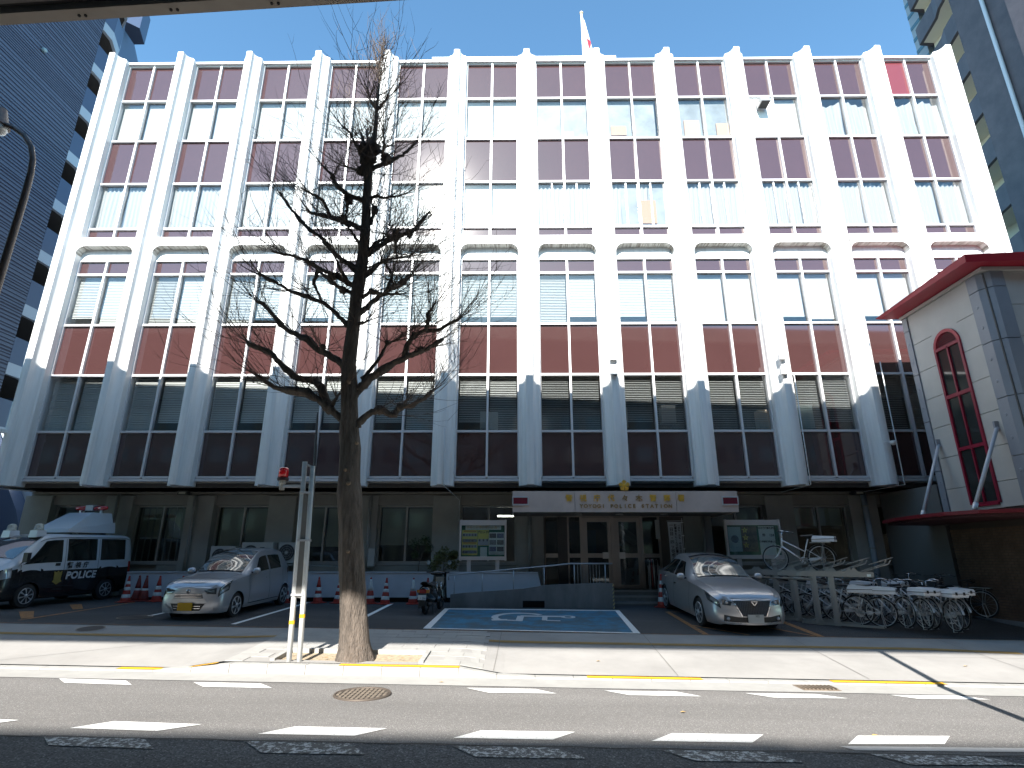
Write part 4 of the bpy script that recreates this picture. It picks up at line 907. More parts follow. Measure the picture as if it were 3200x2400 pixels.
BR = {
'b1L': [(-3.41, 4.0), (-3.6, 4.16), (-3.8, 4.31), (-4.16, 4.55), (-4.56, 4.6), (-4.82, 4.66), (-5.22, 4.92)] ,
'b2L': [(-3.7, 4.25), (-3.86, 4.6), (-4.0, 4.79), (-4.41, 4.85), (-4.79, 5.18), (-5.01, 5.41), (-5.3, 5.51), (-5.5, 5.61)] ,
'b2La': [(-3.65, 4.28), (-3.52, 4.53)] ,
'b3L': [(-3.51, 5.14), (-3.81, 5.34), (-4.08, 5.47), (-4.25, 5.67), (-4.48, 5.76), (-4.72, 5.88), (-4.97, 6.12), (-5.3, 6.47), (-5.44, 6.54)] ,
'b4L': [(-3.56, 6.05), (-3.74, 6.25), (-4.05, 6.5), (-4.36, 6.62), (-4.83, 6.8), (-5.15, 7.0), (-5.53, 7.18)] ,
'b5L': [(-3.46, 6.71), (-3.66, 6.78), (-3.94, 6.99), (-4.23, 7.25), (-4.52, 7.47)] ,
'b5La': [(-4.23, 7.21), (-4.28, 6.92), (-4.05, 6.5)] ,
'b6L': [(-3.44, 7.21), (-3.59, 7.36), (-3.79, 7.47)] ,
'b1R': [(-3.07, 3.94), (-2.91, 4.12), (-2.73, 4.19), (-2.4, 4.09), (-2.32, 4.28), (-2.08, 4.26), (-1.81, 4.45), (-1.67, 4.59)] ,
'b2R': [(-3.16, 4.59), (-2.99, 4.78), (-2.76, 4.98), (-2.46, 5.17), (-2.22, 5.3), (-1.98, 5.4), (-1.77, 5.5), (-1.51, 5.68)] ,
'b2Ra': [(-2.29, 5.3), (-2.24, 5.57), (-2.09, 5.77), (-1.88, 5.87), (-1.84, 6.04), (-1.85, 6.21), (-1.72, 6.47)] ,
'b2Rb': [(-3.09, 4.82), (-2.95, 5.01), (-2.81, 5.2), (-2.65, 5.57), (-2.39, 5.68)] ,
'b2Rc': [(-1.88, 5.85), (-1.57, 5.88), (-1.41, 6.0), (-1.16, 6.14)] ,
'b3R': [(-3.23, 6.27), (-3.06, 6.46), (-2.88, 6.63), (-2.69, 6.77), (-2.48, 6.88), (-2.26, 7.09)] ,
'b3Ra': [(-3.23, 6.6), (-3.08, 6.72), (-2.78, 6.67), (-2.43, 6.67)] ,
'b3Rb': [(-2.7, 6.81), (-2.64, 7.13), (-2.84, 7.42)] ,
'b4R': [(-3.25, 6.01), (-3.04, 6.08)] ,
'b5R': [(-3.23, 7.06), (-3.02, 7.24), (-2.87, 7.46)] ,
'c1L': [(-3.38, 7.25), (-3.62, 7.42), (-3.86, 7.58), (-4.08, 7.84), (-4.25, 8.04), (-4.49, 8.21), (-4.72, 8.44), (-4.99, 8.77), (-5.3, 9.19)] ,
'c1La': [(-3.58, 6.98), (-3.75, 7.25), (-3.85, 7.47)] ,
'c2L': [(-3.45, 6.87), (-3.66, 7.01), (-3.91, 7.15), (-4.17, 7.26), (-4.49, 7.48), (-4.85, 7.59), (-5.26, 7.7)] ,
'c3L': [(-3.41, 7.89), (-3.53, 8.09), (-3.7, 8.32)] ,
'c4L': [(-3.36, 8.23), (-3.6, 8.35), (-3.84, 8.44), (-4.1, 8.55), (-4.41, 8.61), (-4.62, 8.7)] ,
'c4La': [(-4.1, 8.58), (-4.21, 8.79), (-4.29, 8.97), (-4.52, 9.12), (-4.79, 9.27)] ,
'c5L': [(-3.4, 8.96), (-3.58, 9.02), (-3.77, 9.11), (-3.97, 9.3), (-4.1, 9.45), (-4.11, 9.6), (-4.38, 9.85)] ,
'c5La': [(-3.8, 9.14), (-3.74, 8.73), (-3.77, 8.49)] ,
'c6L': [(-3.51, 9.75), (-3.7, 9.78), (-3.86, 9.83)] ,
'c7L': [(-3.5, 10.25), (-3.64, 10.35), (-3.77, 10.6), (-3.84, 10.76), (-4.07, 10.99)] ,
'c8': [(-3.48, 10.34), (-3.54, 10.6), (-3.6, 10.76)] ,
'c9': [(-3.36, 10.44), (-3.45, 10.63), (-3.46, 10.89)] ,
'c1R': [(-3.19, 7.64), (-3.03, 7.75), (-2.84, 7.91), (-2.65, 8.03), (-2.4, 8.11), (-2.23, 8.19), (-2.1, 8.42), (-1.95, 8.63)] ,
'c1Ra': [(-3.2, 7.69), (-3.04, 7.89), (-2.87, 8.0)] ,
'c1Rb': [(-2.62, 8.0), (-2.61, 7.8), (-2.58, 7.58)] ,
'c2R': [(-3.14, 7.22), (-3.0, 7.36), (-2.84, 7.47), (-2.57, 7.52), (-2.27, 7.55)] ,
'c3R': [(-3.22, 8.99), (-3.13, 9.08), (-2.97, 9.02), (-2.76, 9.05), (-2.56, 9.07)] ,
'c3Ra': [(-3.2, 8.37), (-3.16, 8.55), (-3.15, 8.78), (-3.21, 8.87)] ,
'c4R': [(-3.26, 9.78), (-3.11, 9.87), (-2.95, 9.96), (-2.83, 10.02), (-2.6, 10.15), (-2.45, 10.3), (-2.3, 10.49)] ,
'c5R': [(-3.18, 10.25), (-3.05, 10.21), (-3.04, 10.44), (-3.09, 10.82)] ,
'c6R': [(-2.72, 6.82), (-2.66, 7.08), (-2.62, 7.19)] ,
'c7R': [(-2.58, 6.87), (-2.41, 6.95), (-2.3, 7.06)] ,
'c8L': [(-3.3, 11.45), (-3.42, 11.65), (-3.49, 11.82)] ,
'c8R': [(-3.26, 11.45), (-3.15, 11.62), (-3.05, 11.75)] ,
}
rw = {k_: v_ * 1.08 for k_, v_ in {'b1L': .085, 'b2L': .085, 'b3L': .07, 'b4L': .05, 'b5L': .05, 'b1R': .075, 'b2R': .085, 'b2Ra': .05, 'b3R': .06, 'c1L': .055, 'c2L': .055, 'c4L': .065, 'c5L': .055, 'c1R': .065, 'c4R': .055, 'c7L': .04, 'c8': .04, 'c2R': .04}.items()}
T = random.Random(11)
twigs = MB()
def twig(p, d, L, r, depth=0):
    n = 6 if depth == 0 else 4
    pts = [p]; dd = d.normalized(); cur = p.copy()
    for k in range(n):
        dd = (dd + Vector((T.gauss(0, .10), T.gauss(0, .10), T.gauss(0, .07) + .10))).normalized()
        cur = cur + dd * (L / n); pts.append(cur.copy())
        if depth < 2 and T.random() < (.55 if depth == 0 else .16):
            side = Vector((T.gauss(0, 1), T.gauss(0, .7), T.gauss(0, .7)))
            nd = (dd * 1.0 + side.normalized() * .75).normalized()
            twig(cur.copy(), nd, L * T.uniform(.25, .55), r * .68, depth + 1)
    rs = [r * (1 - .7 * k / n) for k in range(n + 1)]
    twigs.tube(pts, rs, 3 if depth else 4, False)
depthd = {}
for name, L in BR.items():
    side = T.uniform(-1.0, 1.0)
    if name in ('b2L', 'b2R', 'b2Ra', 'b2Rc', 'b1R'): side *= .4
    r0 = rw.get(name, .043)
    L3 = []
    for k, (x, z) in enumerate(L):
        t_ = k / max(1, len(L) - 1)
        dy = side * t_ * .9 if not (len(name) > 3) else side * .3 * t_
        # keep the place in the view: the offset in depth is small against the distance
        L3.append(Vector((x * (1 + dy / TY), TY + dy, 1.45 + (z - 1.45) * (1 + dy / TY))))
    # start inside the trunk
    if not (len(name) > 3):
        d0 = (L3[0] - L3[1]).normalized(); L3.insert(0, L3[0] + d0 * .12)
    P = []; Rr_ = []
    for k in range(len(L3) - 1):
        for q in range(5):
            t_ = (k + q / 5) / (len(L3) - 1)
            p = L3[k].lerp(L3[k + 1], q / 5)
            P.append(p + Vector((T.gauss(0, .008), T.gauss(0, .008), T.gauss(0, .008))))
            Rr_.append(max(.012, r0 * (1 - .62 * t_)) * (1 + .22 * mn.noise(p * 7) + (1.1 * max(0, mn.noise(p * 3.1 + Vector((5, 1, 2))))) * (1 if t_ > .35 else 0)) * 1.05)
    P.append(L3[-1]); Rr_.append(max(.008, r0 * .30))
    part('limb', MB().tube(P, Rr_, 9), BARK, tree, True)
    # long shoots fanning from the end knuckle
    tipd = (L3[-1] - L3[-2]).normalized()
    for k in range(6):
        twig(L3[-1].lerp(L3[-2], T.uniform(0, .5)), tipd * .9 + Vector((T.gauss(0, .35), T.gauss(0, .45), T.uniform(-.15, .75))), T.uniform(.8, 2.0), T.uniform(.006, .009))
    # twigs from the outer half
    total = sum((L3[k + 1] - L3[k]).length for k in range(len(L3) - 1))
    nt_ = int(4 + total * 5)
    for k in range(nt_):
        t_ = T.uniform(.18, 1.0) ** .75; i_ = min(len(P) - 2, int(t_ * (len(P) - 1)))
        p = P[i_].copy(); base = (P[i_ + 1] - P[i_]).normalized()
        out = Vector((p.x + 3.3, (p.y - TY) * .6, 0)); out = out.normalized() if out.length > .1 else Vector((T.choice([-1, 1]), 0, 0))
        d = base * .7 + out * .5 + Vector((T.gauss(0, .5), T.gauss(0, .5), T.uniform(-.2, .9)))
        sc = 1.0 if p.z < 8 else .85
        twig(p, d, T.uniform(.6, 2.1) * sc, T.uniform(.006, .010))
# knobs and shoots on the trunk
kb = [(-3.36, 10.0, .2), (-3.45, 10.25, .18), (-3.2, 10.25, .14), (-2.95, 9.98, .13), (-3.5, 9.72, .12), (-3.3, 7.24, .12), (-3.8, 8.5, .10), (-3.7, 8.95, .09), (-4.1, 9.5, .07), (-2.6, 8.05, .11), (-2.35, 8.15, .10), (-2.75, 7.95, .08), (-4.15, 4.58, .08), (-2.3, 4.25, .08), (-2.65, 5.6, .06), (-2.1, 5.75, .08), (-1.95, 5.42, .08), (-3.95, 5.5, .08), (-3.66, 6.78, .09), (-3.9, 7.1, .1), (-2.4, 6.95, .08), (-3.12, 8.7, .09), (-3.05, 6.72, .07)]
for (x, z, r) in kb:
    vs = []; n = 10
    q = MB(); dy = T.uniform(-.08, .08) - (.02)
    def kf(u, v):
        a = u * 2 * pi; bb = (v - .5) * pi; d = Vector((cos(bb) * cos(a), cos(bb) * sin(a), sin(bb) * 1.15))
        rr = r * (.8 + .5 * mn.noise(d * 2.2 + Vector((x, z, 0))) + .25 * mn.noise(d * 6 + Vector((z, x, 3))))
        return (x + d.x * rr, TY + dy + d.y * rr, z + d.z * rr)
    q.grid(16, 10, kf); part('knob', q, BARK, tree, True)
    for k in range(int(6 + r * 70)):
        a = T.uniform(0, 2 * pi); d = Vector((cos(a) * 1.0, sin(a) * .8, T.uniform(-.3, 1.3)))
        twig(Vector((x, TY + dy, z)) + d.normalized() * r * .5, d, T.uniform(.35, 1.3) * (1 if z > 7 else .7), T.uniform(.006, .010))
for k in range(62):
    z = T.uniform(10.6, 13.3); i_ = min(range(len(trunk)), key=lambda q: abs(trunk[q][1] - z)); x = trunk[i_][0]
    a = T.uniform(0, 2 * pi); el = .6 + (z - 10.5) * .45
    twig(Vector((x, TY, z)), Vector((cos(a), sin(a), el)), T.uniform(.5, 1.5) * (1.15 - (z - 10.6) * .17), T.uniform(.006, .009))
for k in range(22):
    a = T.uniform(0, 2 * pi); twig(Vector((-3.29 + T.uniform(-.1, .1), TY, T.uniform(12.2, 13.2))), Vector((cos(a) * .28, sin(a) * .28, 1)), T.uniform(.6, 1.3), .007)
part('twigs', twigs, TWIGM, tree, kind='stuff')
for (x, z, r) in ((-3.03, 3.5, .03), (-3.2, 3.0, .03), (-3.12, 2.75, .035), (-3.28, 4.7, .03), (-3.02, 1.55, .03)):
    part('pruning_scar', MB().lathe([(r * 1.2, 0), (r, -.05), (r * .4, -.055)], (x, TY - .19, z), 10, 'y'), mat('cut_wood', (.22, .16, .11), .9, var=.3, scale=20), tree, True)

# ================================================================ STREET LAMP (left)
LP = mat('dark_brown_lamp_post', (.075, .055, .045), .45, metal=.3)
sl = thing('street_lamp', 'tall dark brown street lamp with a curved neck at the left edge', 'street lamp', (-11.52, 11, .0))
part('pole', MB().tube([(-11.5, 11, -.3), (-11.5, 11, 4), (-11.5, 11, 9.4), (-11.52, 11, 10.1), (-11.57, 11, 10.5), (-11.70, 11, 10.87), (-11.95, 11, 11.2), (-12.26, 11, 11.43), (-12.6, 11, 11.58), (-12.9, 11, 11.62)], [.11, .095, .075, .07, .065, .062, .06, .058, .056, .055], 14), LP, sl, True)
part('lamp_head', MB().lathe([(.02, .55), (.13, .5), (.2, .25), (.28, .02), (.26, 0)], (-12.75, 11, 11.5), 24), mat('lamp_head_metal', (.13, .10, .085), .5), sl, 'auto')
part('glass_bowl', MB().lathe([(.25, .0), (.22, -.12), (.1, -.2), (.01, -.21)], (-12.75, 11, 11.5), 20), mat('lamp_bowl', (.4, .4, .38), .2), sl, True)

# ================================================================ NEIGHBOURING TOWERS
NAVY = mat('navy_rib_light', (.085, .105, .16), .5, var=.06, scale=.5); NAVYD = mat('navy_rib_dark', (.03, .032, .065), .55)
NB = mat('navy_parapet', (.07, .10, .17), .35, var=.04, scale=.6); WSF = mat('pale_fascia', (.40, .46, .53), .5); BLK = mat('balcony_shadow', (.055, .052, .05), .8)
lt = thing('navy_tower', 'dark blue ribbed apartment tower with stacked faceted balconies at the left', 'building', (-28, 22, 0))
XW = -23.6
part('side_wall', MB().box(-38, 18.4, -.5, XW, 24.1, 36), NAVYD, lt)
b = MB(); z = -.4
RR = random.Random(5)
while z < 35.9:
    h = RR.choice([.07, .10, .14]); b.hexa([(XW, 18.4, z), (XW + .03, 18.4, z), (XW + .03, 24.08, z), (XW, 24.08, z)], [(XW, 18.4, z + h), (XW + .03, 18.4, z + h), (XW + .03, 24.08, z + h), (XW, 24.08, z + h)])
    z += h + RR.choice([.05, .06, .08])
part('ribs', b, NAVY, lt, kind='stuff')
fold = [(XW + .02, 24.1), (XW + .03, 24.82), (-24.05, 25.95), (-25.2, 26.9), (-26.2, 28.3)]
def strip(pl, z0, z1, th=.18, inward=(-1, .2)):
    b = MB()
    for (a, c) in zip(pl[:-1], pl[1:]):
        b.hexa([(a[0] - th, a[1] + .02, z0), (a[0], a[1], z0), (c[0], c[1], z0), (c[0] - th, c[1] + .02, z0)], [(a[0] - th, a[1] + .02, z1), (a[0], a[1], z1), (c[0], c[1], z1), (c[0] - th, c[1] + .02, z1)])
    return b
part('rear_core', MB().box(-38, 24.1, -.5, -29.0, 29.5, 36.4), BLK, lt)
for k in range(12):
    zt = 30.73 - 2.95 * (k - 2)      # top of the pale fascia
    if zt > 37: continue
    part('parapet', strip(fold, zt + .002, zt + 1.26), NB, lt)
    part('pale_fascia', strip(fold, zt - .57, zt), WSF, lt)
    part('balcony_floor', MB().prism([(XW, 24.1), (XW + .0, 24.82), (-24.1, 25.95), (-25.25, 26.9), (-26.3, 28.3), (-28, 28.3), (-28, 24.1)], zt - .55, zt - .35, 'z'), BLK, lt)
# the far corner bay of the tower, stepping out
part('corner_pier', MB().prism([(-27.7, 29.8), (-28.8, 32.2), (-29.7, 34.1), (-33, 34.1), (-33, 29.8)], -.5, 38.25, 'z'), NB, lt)
part('corner_bay', MB().prism([(-26.5, 29.7), (-27.0, 31), (-27.75, 31), (-27.65, 29.79), (-27.1, 29.2)], 36.9, 39.2, 'z'), NB, lt)
for (y_, z_) in ((20.6, 26.6), (21.3, 25.5), (17.6, 21.9), (18.15, 20.95)):
    t = part('vent_cap', MB().lathe([(.12, 0), (.12, .10), (.09, .16), (.02, .19)], (XW + .03, y_, z_), 14, 'x'), mat('vent_teal', (.25, .36, .42), .4), lt, True)
wd = thing('annex_wall', 'low pale wall beside the left end of the station', 'wall', (-19.5, 21, 0))
part('wall', MB().box(-22.5, 22.5, -.2, -17.6, 22.8, 6.5), mat('annex_blue_white', (.36, .42, .50), .7), wd)
part('dark_gable', MB().prism([(-22, -.2), (-17.9, -.2), (-19.4, 3.2), (-22, 7.2)], 21.8, 22.4, 'y'), NB, wd)
part('pipe_loop', MB().tube([(-19.5, 21, 0), (-19.5, 21, 2.55), (-22, 21, 2.6)], .07, 8), PIPE, wd, True)

GRAN = mat('dark_granite_cladding', (.135, .115, .125), .55, var=.35, scale=1.1, detail=8, bump=.15, bscale=40, col2=(.088, .078, .088), thresh=(.35, .7))
BEI = mat('beige_soffit', (.80, .74, .60), .8); TILE = mat('pale_tile', (.33, .38, .42), .5); BST = mat('blue_glass_stripe', (.10, .2, .26), .2)
rt_ = thing('granite_tower', 'dark granite apartment tower with angular balcony openings at the right', 'building', (30, 24, 0))
XR = 26.5
part('side_wall', MB().box(XR, 20, -.6, 40, 24.9, 52), GRAN, rt_)
part('side_wall', MB().box(XR, 24.9, -.6, XR + .3, 26.08, 52), GRAN, rt_)
foldr = [(XR, 26.08), (26.72, 27.14), (27.03, 27.8), (27.35, 29.6)]
for k in range(-9, 7):
    zb_ = 30.08 + 3.03 * k      # bottom of the opening = top of the parapet
    if zb_ < 1: continue
    b = MB()
    for (a, c) in zip(foldr[:-1], foldr[1:]):
        b.hexa([(a[0], a[1], zb_ - 1.34), (a[0] + .2, a[1] + .02, zb_ - 1.34), (c[0] + .2, c[1] + .02, zb_ - 1.34), (c[0], c[1], zb_ - 1.34)], [(a[0], a[1], zb_), (a[0] + .2, a[1] + .02, zb_), (c[0] + .2, c[1] + .02, zb_), (c[0], c[1], zb_)])
    b.hexa([(27.35, 29.6, zb_ - 1.34), (30.2, 29.9, zb_ - 1.34), (30.2, 30.1, zb_ - 1.34), (27.4, 29.8, zb_ - 1.34)], [(27.35, 29.6, zb_), (30.2, 29.9, zb_), (30.2, 30.1, zb_), (27.4, 29.8, zb_)])
    part('parapet', b, GRAN, rt_)
    part('balcony_soffit', MB().prism([(26.52, 24.9), (26.52, 26.08), (26.8, 27.14), (27.1, 27.8), (27.42, 29.6), (31, 29.7), (31, 24.9)], zb_ - 1.335, zb_ - 1.2, 'z'), BEI, rt_)
part('balcony_back_wall', MB().box(28.3, 24.9, 0, 28.5, 29.7, 52), BEI, rt_)
part('white_drainpipe', MB().tube([(XR - .12, 24.15, 0), (XR - .12, 24.15, 52)], .10, 10), mat('pipe_white', (.6, .63, .68), .4), rt_, True)
part('projecting_bay', MB().box(XR - .6, 20.2, 0, XR - .002, 22.6, 52), GRAN, rt_)
part('tiled_body', MB().box(28.2, 30.11, 0, 40, 31.0, 56), TILE, rt_)
for k in range(40): part('blue_stripe', MB().box(28.17, 30.11, 8 + k * 1.05, 28.2, 31.0, 8.28 + k * 1.05), BST, rt_)
part('vent_cap', MB().lathe([(.1, 0), (.1, -.1), (.03, -.17)], (XR - .62, 22.0, 31.0), 12, 'x'), ALU, rt_)

# ================================================================ RED-ROOFED STAIR TOWER (right foreground)
PAN = mat('cream_wall_panel', (.52, .50, .47), .5, var=.05, scale=1.5); COLP = mat('grey_corner_cladding', (.27, .29, .33), .4, var=.06, scale=2); REDM = mat('red_painted_metal', (.40, .018, .04), .35, spec=.6); REDD = mat('red_window_frame', (.27, .014, .04), .35)
XT = 12.15
rtw = thing('red_roofed_tower', 'cream panelled stair tower with a red roof and a tall arched red window', 'building', (13.5, 15, 0))
part('core', MB().box(XT + .06, 13.3, 2.65, 17.5, 16.4, 8.6), mat('joint_dark', (.09, .09, .09), .7), rtw)
zj = [2.66, 3.30, 4.17, 5.05, 5.93, 6.80, 7.68, 8.62]
wy0, wy1, wz0, wz1 = 14.43, 15.37, 2.80, 7.18
for a, c in zip(zj[:-1], zj[1:]):
    for (ya, yb) in ((13.80, wy0 - .02), (wy1 + .02, 16.18)):
        part('wall_panel', MB().box(XT, ya, a + .008, XT + .06, yb, c - .008), PAN, rtw)
# the arch: panels above the window meet the round head
cy, rr = (wy0 + wy1) / 2, (wy1 - wy0) / 2 + .02
b = MB(); n = 14
for k in range(n):
    a0, a1 = pi * k / n, pi * (k + 1) / n
    p0 = (cy + rr * cos(a0), wz1 + rr * sin(a0)); p1 = (cy + rr * cos(a1), wz1 + rr * sin(a1))
    b.hexa([(XT, p0[0], p0[1]), (XT, p1[0], p1[1]), (XT + .06, p1[0], p1[1]), (XT + .06, p0[0], p0[1])], [(XT, p0[0], 7.80), (XT, p1[0], 7.80), (XT + .06, p1[0], 7.80), (XT + .06, p0[0], 7.80)])
b.box(XT, wy0 - .02, 7.80, XT + .06, wy1 + .02, 8.612)
part('arch_panel', b, PAN, rtw)
part('sill_panel', MB().box(XT, wy0 - .02, 2.66, XT + .06, wy1 + .02, 2.79), PAN, rtw)
zc = [2.66, 3.84, 5.29, 6.75, 8.18, 8.62]
for a, c in zip(zc[:-1], zc[1:]):
    part('corner_cladding', MB().prism([(XT - .03, 13.78), (XT - .03, 13.46), (XT + .16, 13.20), (XT + .5, 13.20), (XT + .5, 13.6), (XT + .1, 13.78)], a + .01, c - .01, 'z'), COLP, rtw)
    part('far_corner_cladding', MB().prism([(XT - .03, 16.2), (XT + .2, 16.2), (XT + .2, 16.42), (XT - .03, 16.42)], a + .01, c - .01, 'z'), COLP, rtw)
for k, (a, c) in enumerate(zip(zc[:-1], zc[1:])):
    for q in range(2):
        z = a + (c - a) * (.3 + .4 * q)
        if c - a > .8: part('rivet', MB().lathe([(.045, 0), (.03, -.012)], (XT - .03, 13.62, z), 12, 'x'), COLP, rtw); part('rivet', MB().lathe([(.04, 0), (.03, -.012)], (XT - .03, 16.31, z), 10, 'x'), COLP, rtw)
for a, c in zip(zj[:-1], zj[1:]): part('front_panel', MB().box(XT + .52, 13.24, a + .008, 17.4, 13.3, c - .008), PAN, rtw)
part('eave_moulding', MB().box(XT - .06, 13.16, 8.63, 17.5, 16.45, 8.72), PAN, rtw)
part('red_roof', MB().hexa([(11.55, 12.95, 8.74), (18, 12.6, 8.74), (18, 16.6, 8.74), (11.55, 16.6, 8.74)], [(11.50, 12.88, 8.92), (18, 12.5, 9.0), (18, 16.7, 8.9), (11.50, 16.68, 8.80)]), REDM, rtw)
fw = part('arched_window', MB().box(XT - .05, wy0 - .02, wz0, XT + .05, wy0 + .05, wz1).box(XT - .05, wy1 - .05, wz0, XT + .05, wy1 + .02, wz1).box(XT - .05, cy - .025, wz0, XT + .04, cy + .025, wz1)
     .box(XT - .05, wy0 + .05, wz0 - .06, XT + .05, wy1 - .05, wz0 + .04).box(XT - .045, wy0 + .05, 4.25, XT + .045, wy1 - .05, 4.34).box(XT - .045, wy0 + .05, 5.72, XT + .045, wy1 - .05, 5.82).box(XT - .05, wy0 + .05, wz1 - .05, XT + .05, wy1 - .05, wz1 + .03), REDD, rtw)
b = MB()
for k in range(n):
    a0, a1 = pi * k / n, pi * (k + 1) / n; ro, ri = rr, rr - .09
    q = [(cy + ro * cos(a0), wz1 + ro * sin(a0)), (cy + ro * cos(a1), wz1 + ro * sin(a1)), (cy + ri * cos(a1), wz1 + ri * sin(a1)), (cy + ri * cos(a0), wz1 + ri * sin(a0))]
    b.hexa([(XT - .05, *p) for p in q], [(XT + .05, *p) for p in q])
part('arch_frame', b, REDM, fw)
for k in range(7):
    z = wz1 + .05 + k * .055; hw = sqrt(max(0, (rr - .08) ** 2 - (z - wz1) ** 2))
    if hw > .05: part('louvre', MB().hexa([(XT - .03, cy - hw, z), (XT + .03, cy - hw, z + .03), (XT + .03, cy + hw, z + .03), (XT - .03, cy + hw, z)], [(XT - .03, cy - hw, z + .015), (XT + .03, cy - hw, z + .045), (XT + .03, cy + hw, z + .045), (XT - .03, cy + hw, z + .015)]), REDD, fw)
for z0_, z1_ in ((wz0 + .04, 4.25), (4.34, 5.72), (5.82, wz1 - .05)):
    for ya, yb in ((wy0 + .05, cy - .025), (cy + .025, wy1 - .05)):
        part('window_pane', MB().box(XT, ya, z0_, XT + .01, yb, z1_), mat('dark_pane_glass', (.03, .036, .035), .06, spec=.8), fw)
# canopy at the foot, held by two rods
cpt = thing('red_canopy', 'dark red curved canopy at the foot of the red roofed tower', 'canopy', (11.5, 14.5, 2.45))
plan = [(12.1, 17.2), (10.75, 17.1), (10.35, 15.9), (10.15, 14.7), (10.2, 13.8), (10.45, 13.1), (11.0, 12.72), (12.0, 12.6), (18, 12.6), (18, 17.2)]
part('slab', MB().prism(plan, 2.42, 2.50, 'z'), mat('canopy_red', (.15, .008, .015), .5), cpt)
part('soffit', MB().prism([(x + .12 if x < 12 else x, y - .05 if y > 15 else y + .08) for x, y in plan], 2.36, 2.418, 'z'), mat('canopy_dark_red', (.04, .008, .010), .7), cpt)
for (a, c) in (((10.9, 15.6, 2.5), (XT - .05, 16.02, 4.56)), ((10.55, 13.35, 2.5), (XT - .05, 13.95, 4.60))):
    r_ = thing('stay_rod', 'white stay rod from the canopy up to the %s of the tower' % ('far corner' if a[1] > 15 else 'near corner'), 'rod', a, 'stay rods holding the red canopy')
    a_, c_ = Vector(a), Vector(c)
    part('rod', MB().tube([a_ + (c_ - a_) * .08, c_], .045, 12), mat('rod_white', (.50, .52, .56), .4), r_, True); part('collar', MB().tube([a_, a_ + (c_ - a_) * .08], .055, 10), ALU, r_, True)
    part('bracket', MB().box(c[0] - .06, c[1] - .03, c[2] - .06, c[0] + .05, c[1] + .03, c[2] + .16), COLP, r_)
BK = mat('brown_brick', (.12, .075, .05), .85, var=.35, scale=3); MOR = mat('brick_joint', (.07, .055, .045), .9)
bw = thing('brick_base', 'dark brown brick base wall and doorway under the red canopy', 'wall', (13, 15, 0))
part('wall_body', MB().box(XT + .03, 12.95, -.3, 17.5, 16.4, 2.65), MOR, bw)
b = MB(); z = -.1; row = 0
while z < 2.2:
    y = 13.75 + (0 if row % 2 else -.11)
    while y < 16.4:
        ya, yb = max(y, 13.75), min(y + .21, 16.4)
        if yb - ya > .03: b.box(XT, ya, z, XT + .035, yb, z + .058)
        y += .22
    z += .07; row += 1
part('bricks', b, BK, bw, kind='stuff')
part('plinth', MB().box(XT - .02, 14.4, -.2, XT + .03, 16.4, -.02), mat('plinth_grey', (.2, .21, .22), .8), bw)
part('door_recess', MB().box(XT - .005, 12.96, -.2, XT + .03, 13.7, 2.15), mat('door_dark', (.03, .028, .028), .4), bw)
part('wall_switch', MB().box(XT - .03, 14.05, .95, XT, 14.15, 1.1), mat('switch_grey', (.3, .3, .3), .5), bw)
part('notice_plate', MB().box(XT - .02, 13.3, 1.25, XT - .006, 13.6, 1.5), mat('plate_grey', (.18, .18, .16), .6), bw)
part('far_wall', MB().box(12.2, 16.6, -.2, 17.5, 19.3, 3.5), INTD, bw)

# ================================================================ ELEVATED ROAD DECK OVERHEAD, AND THE STREET BEHIND THE CAMERA
DKP = mat('deck_soffit_panel', (.15, .135, .12), .6, var=.12, scale=.8); DKE = mat('deck_edge_beam', (.36, .31, .255), .7, var=.12, scale=.6); DKD = mat('deck_gap_dark', (.02, .02, .02), .8)
dk = thing('elevated_road_deck', 'elevated road deck crossing overhead with a pale edge beam at the top left', 'bridge', (0, 2, 12.56))
def ye(x): return 8.60 - .054 * x
H0 = 12.56
xs = [-60, 60]
part('slab', MB().hexa([(-60, -6.4, 12.75), (60, -6.4, 12.75), (60, ye(60) - .02, 12.75), (-60, ye(-60) - .02, 12.75)], [(-60, -6.4, 13.3), (60, -6.4, 13.3), (60, ye(60) - .02, 13.3), (-60, ye(-60) - .02, 13.3)]), DKD, dk)
part('edge_beam', MB().hexa([(-60, ye(-60) - .26, H0), (60, ye(60) - .26, H0), (60, ye(60), H0), (-60, ye(-60), H0)], [(-60, ye(-60) - .26, 13.36), (60, ye(60) - .26, 13.36), (60, ye(60), 13.36), (-60, ye(-60), 13.36)]), DKE, dk)
part('rear_parapet', MB().box(-60, -6.5, 12.56, 60, -6.25, 13.36), DKE, dk)
k = -57
while k < 57:
    x0_, x1_ = k + .05, k + 2.35
    part('soffit_panel', MB().hexa([(x0_, -6.2, H0 + .06), (x1_, -6.2, H0 + .06), (x1_, ye(x1_) - .42, H0 + .06), (x0_, ye(x0_) - .42, H0 + .06)], [(x0_, -6.2, H0 + .12), (x1_, -6.2, H0 + .12), (x1_, ye(x1_) - .42, H0 + .12), (x0_, ye(x0_) - .42, H0 + .12)]), DKP, dk)
    part('panel_rib', MB().box(x1_ + .01, -6.2, H0 + .04, x1_ + .03, ye(x1_) - .42, H0 + .13), DKE, dk)
    k += 2.4
for k, (bx, ) in enumerate(((-5.15,), (-7.35,), (-9.4,), (-3.2,))):
    part('bolt', MB().lathe([(.03, 0), (.03, -.03)], (bx, ye(bx) - .12, H0), 8), DKD, dk); part('bolt', MB().lathe([(.03, 0), (.03, -.03)], (bx + .14, ye(bx) - .12, H0), 8), DKD, dk)
for x in (-34, 30): part('pier', MB().box(x - 1.2, -.8, -.6, x + 1.2, 3.2, 12.6), mat('deck_pier_concrete', (.35, .34, .32), .8, var=.1, scale=.6), dk)
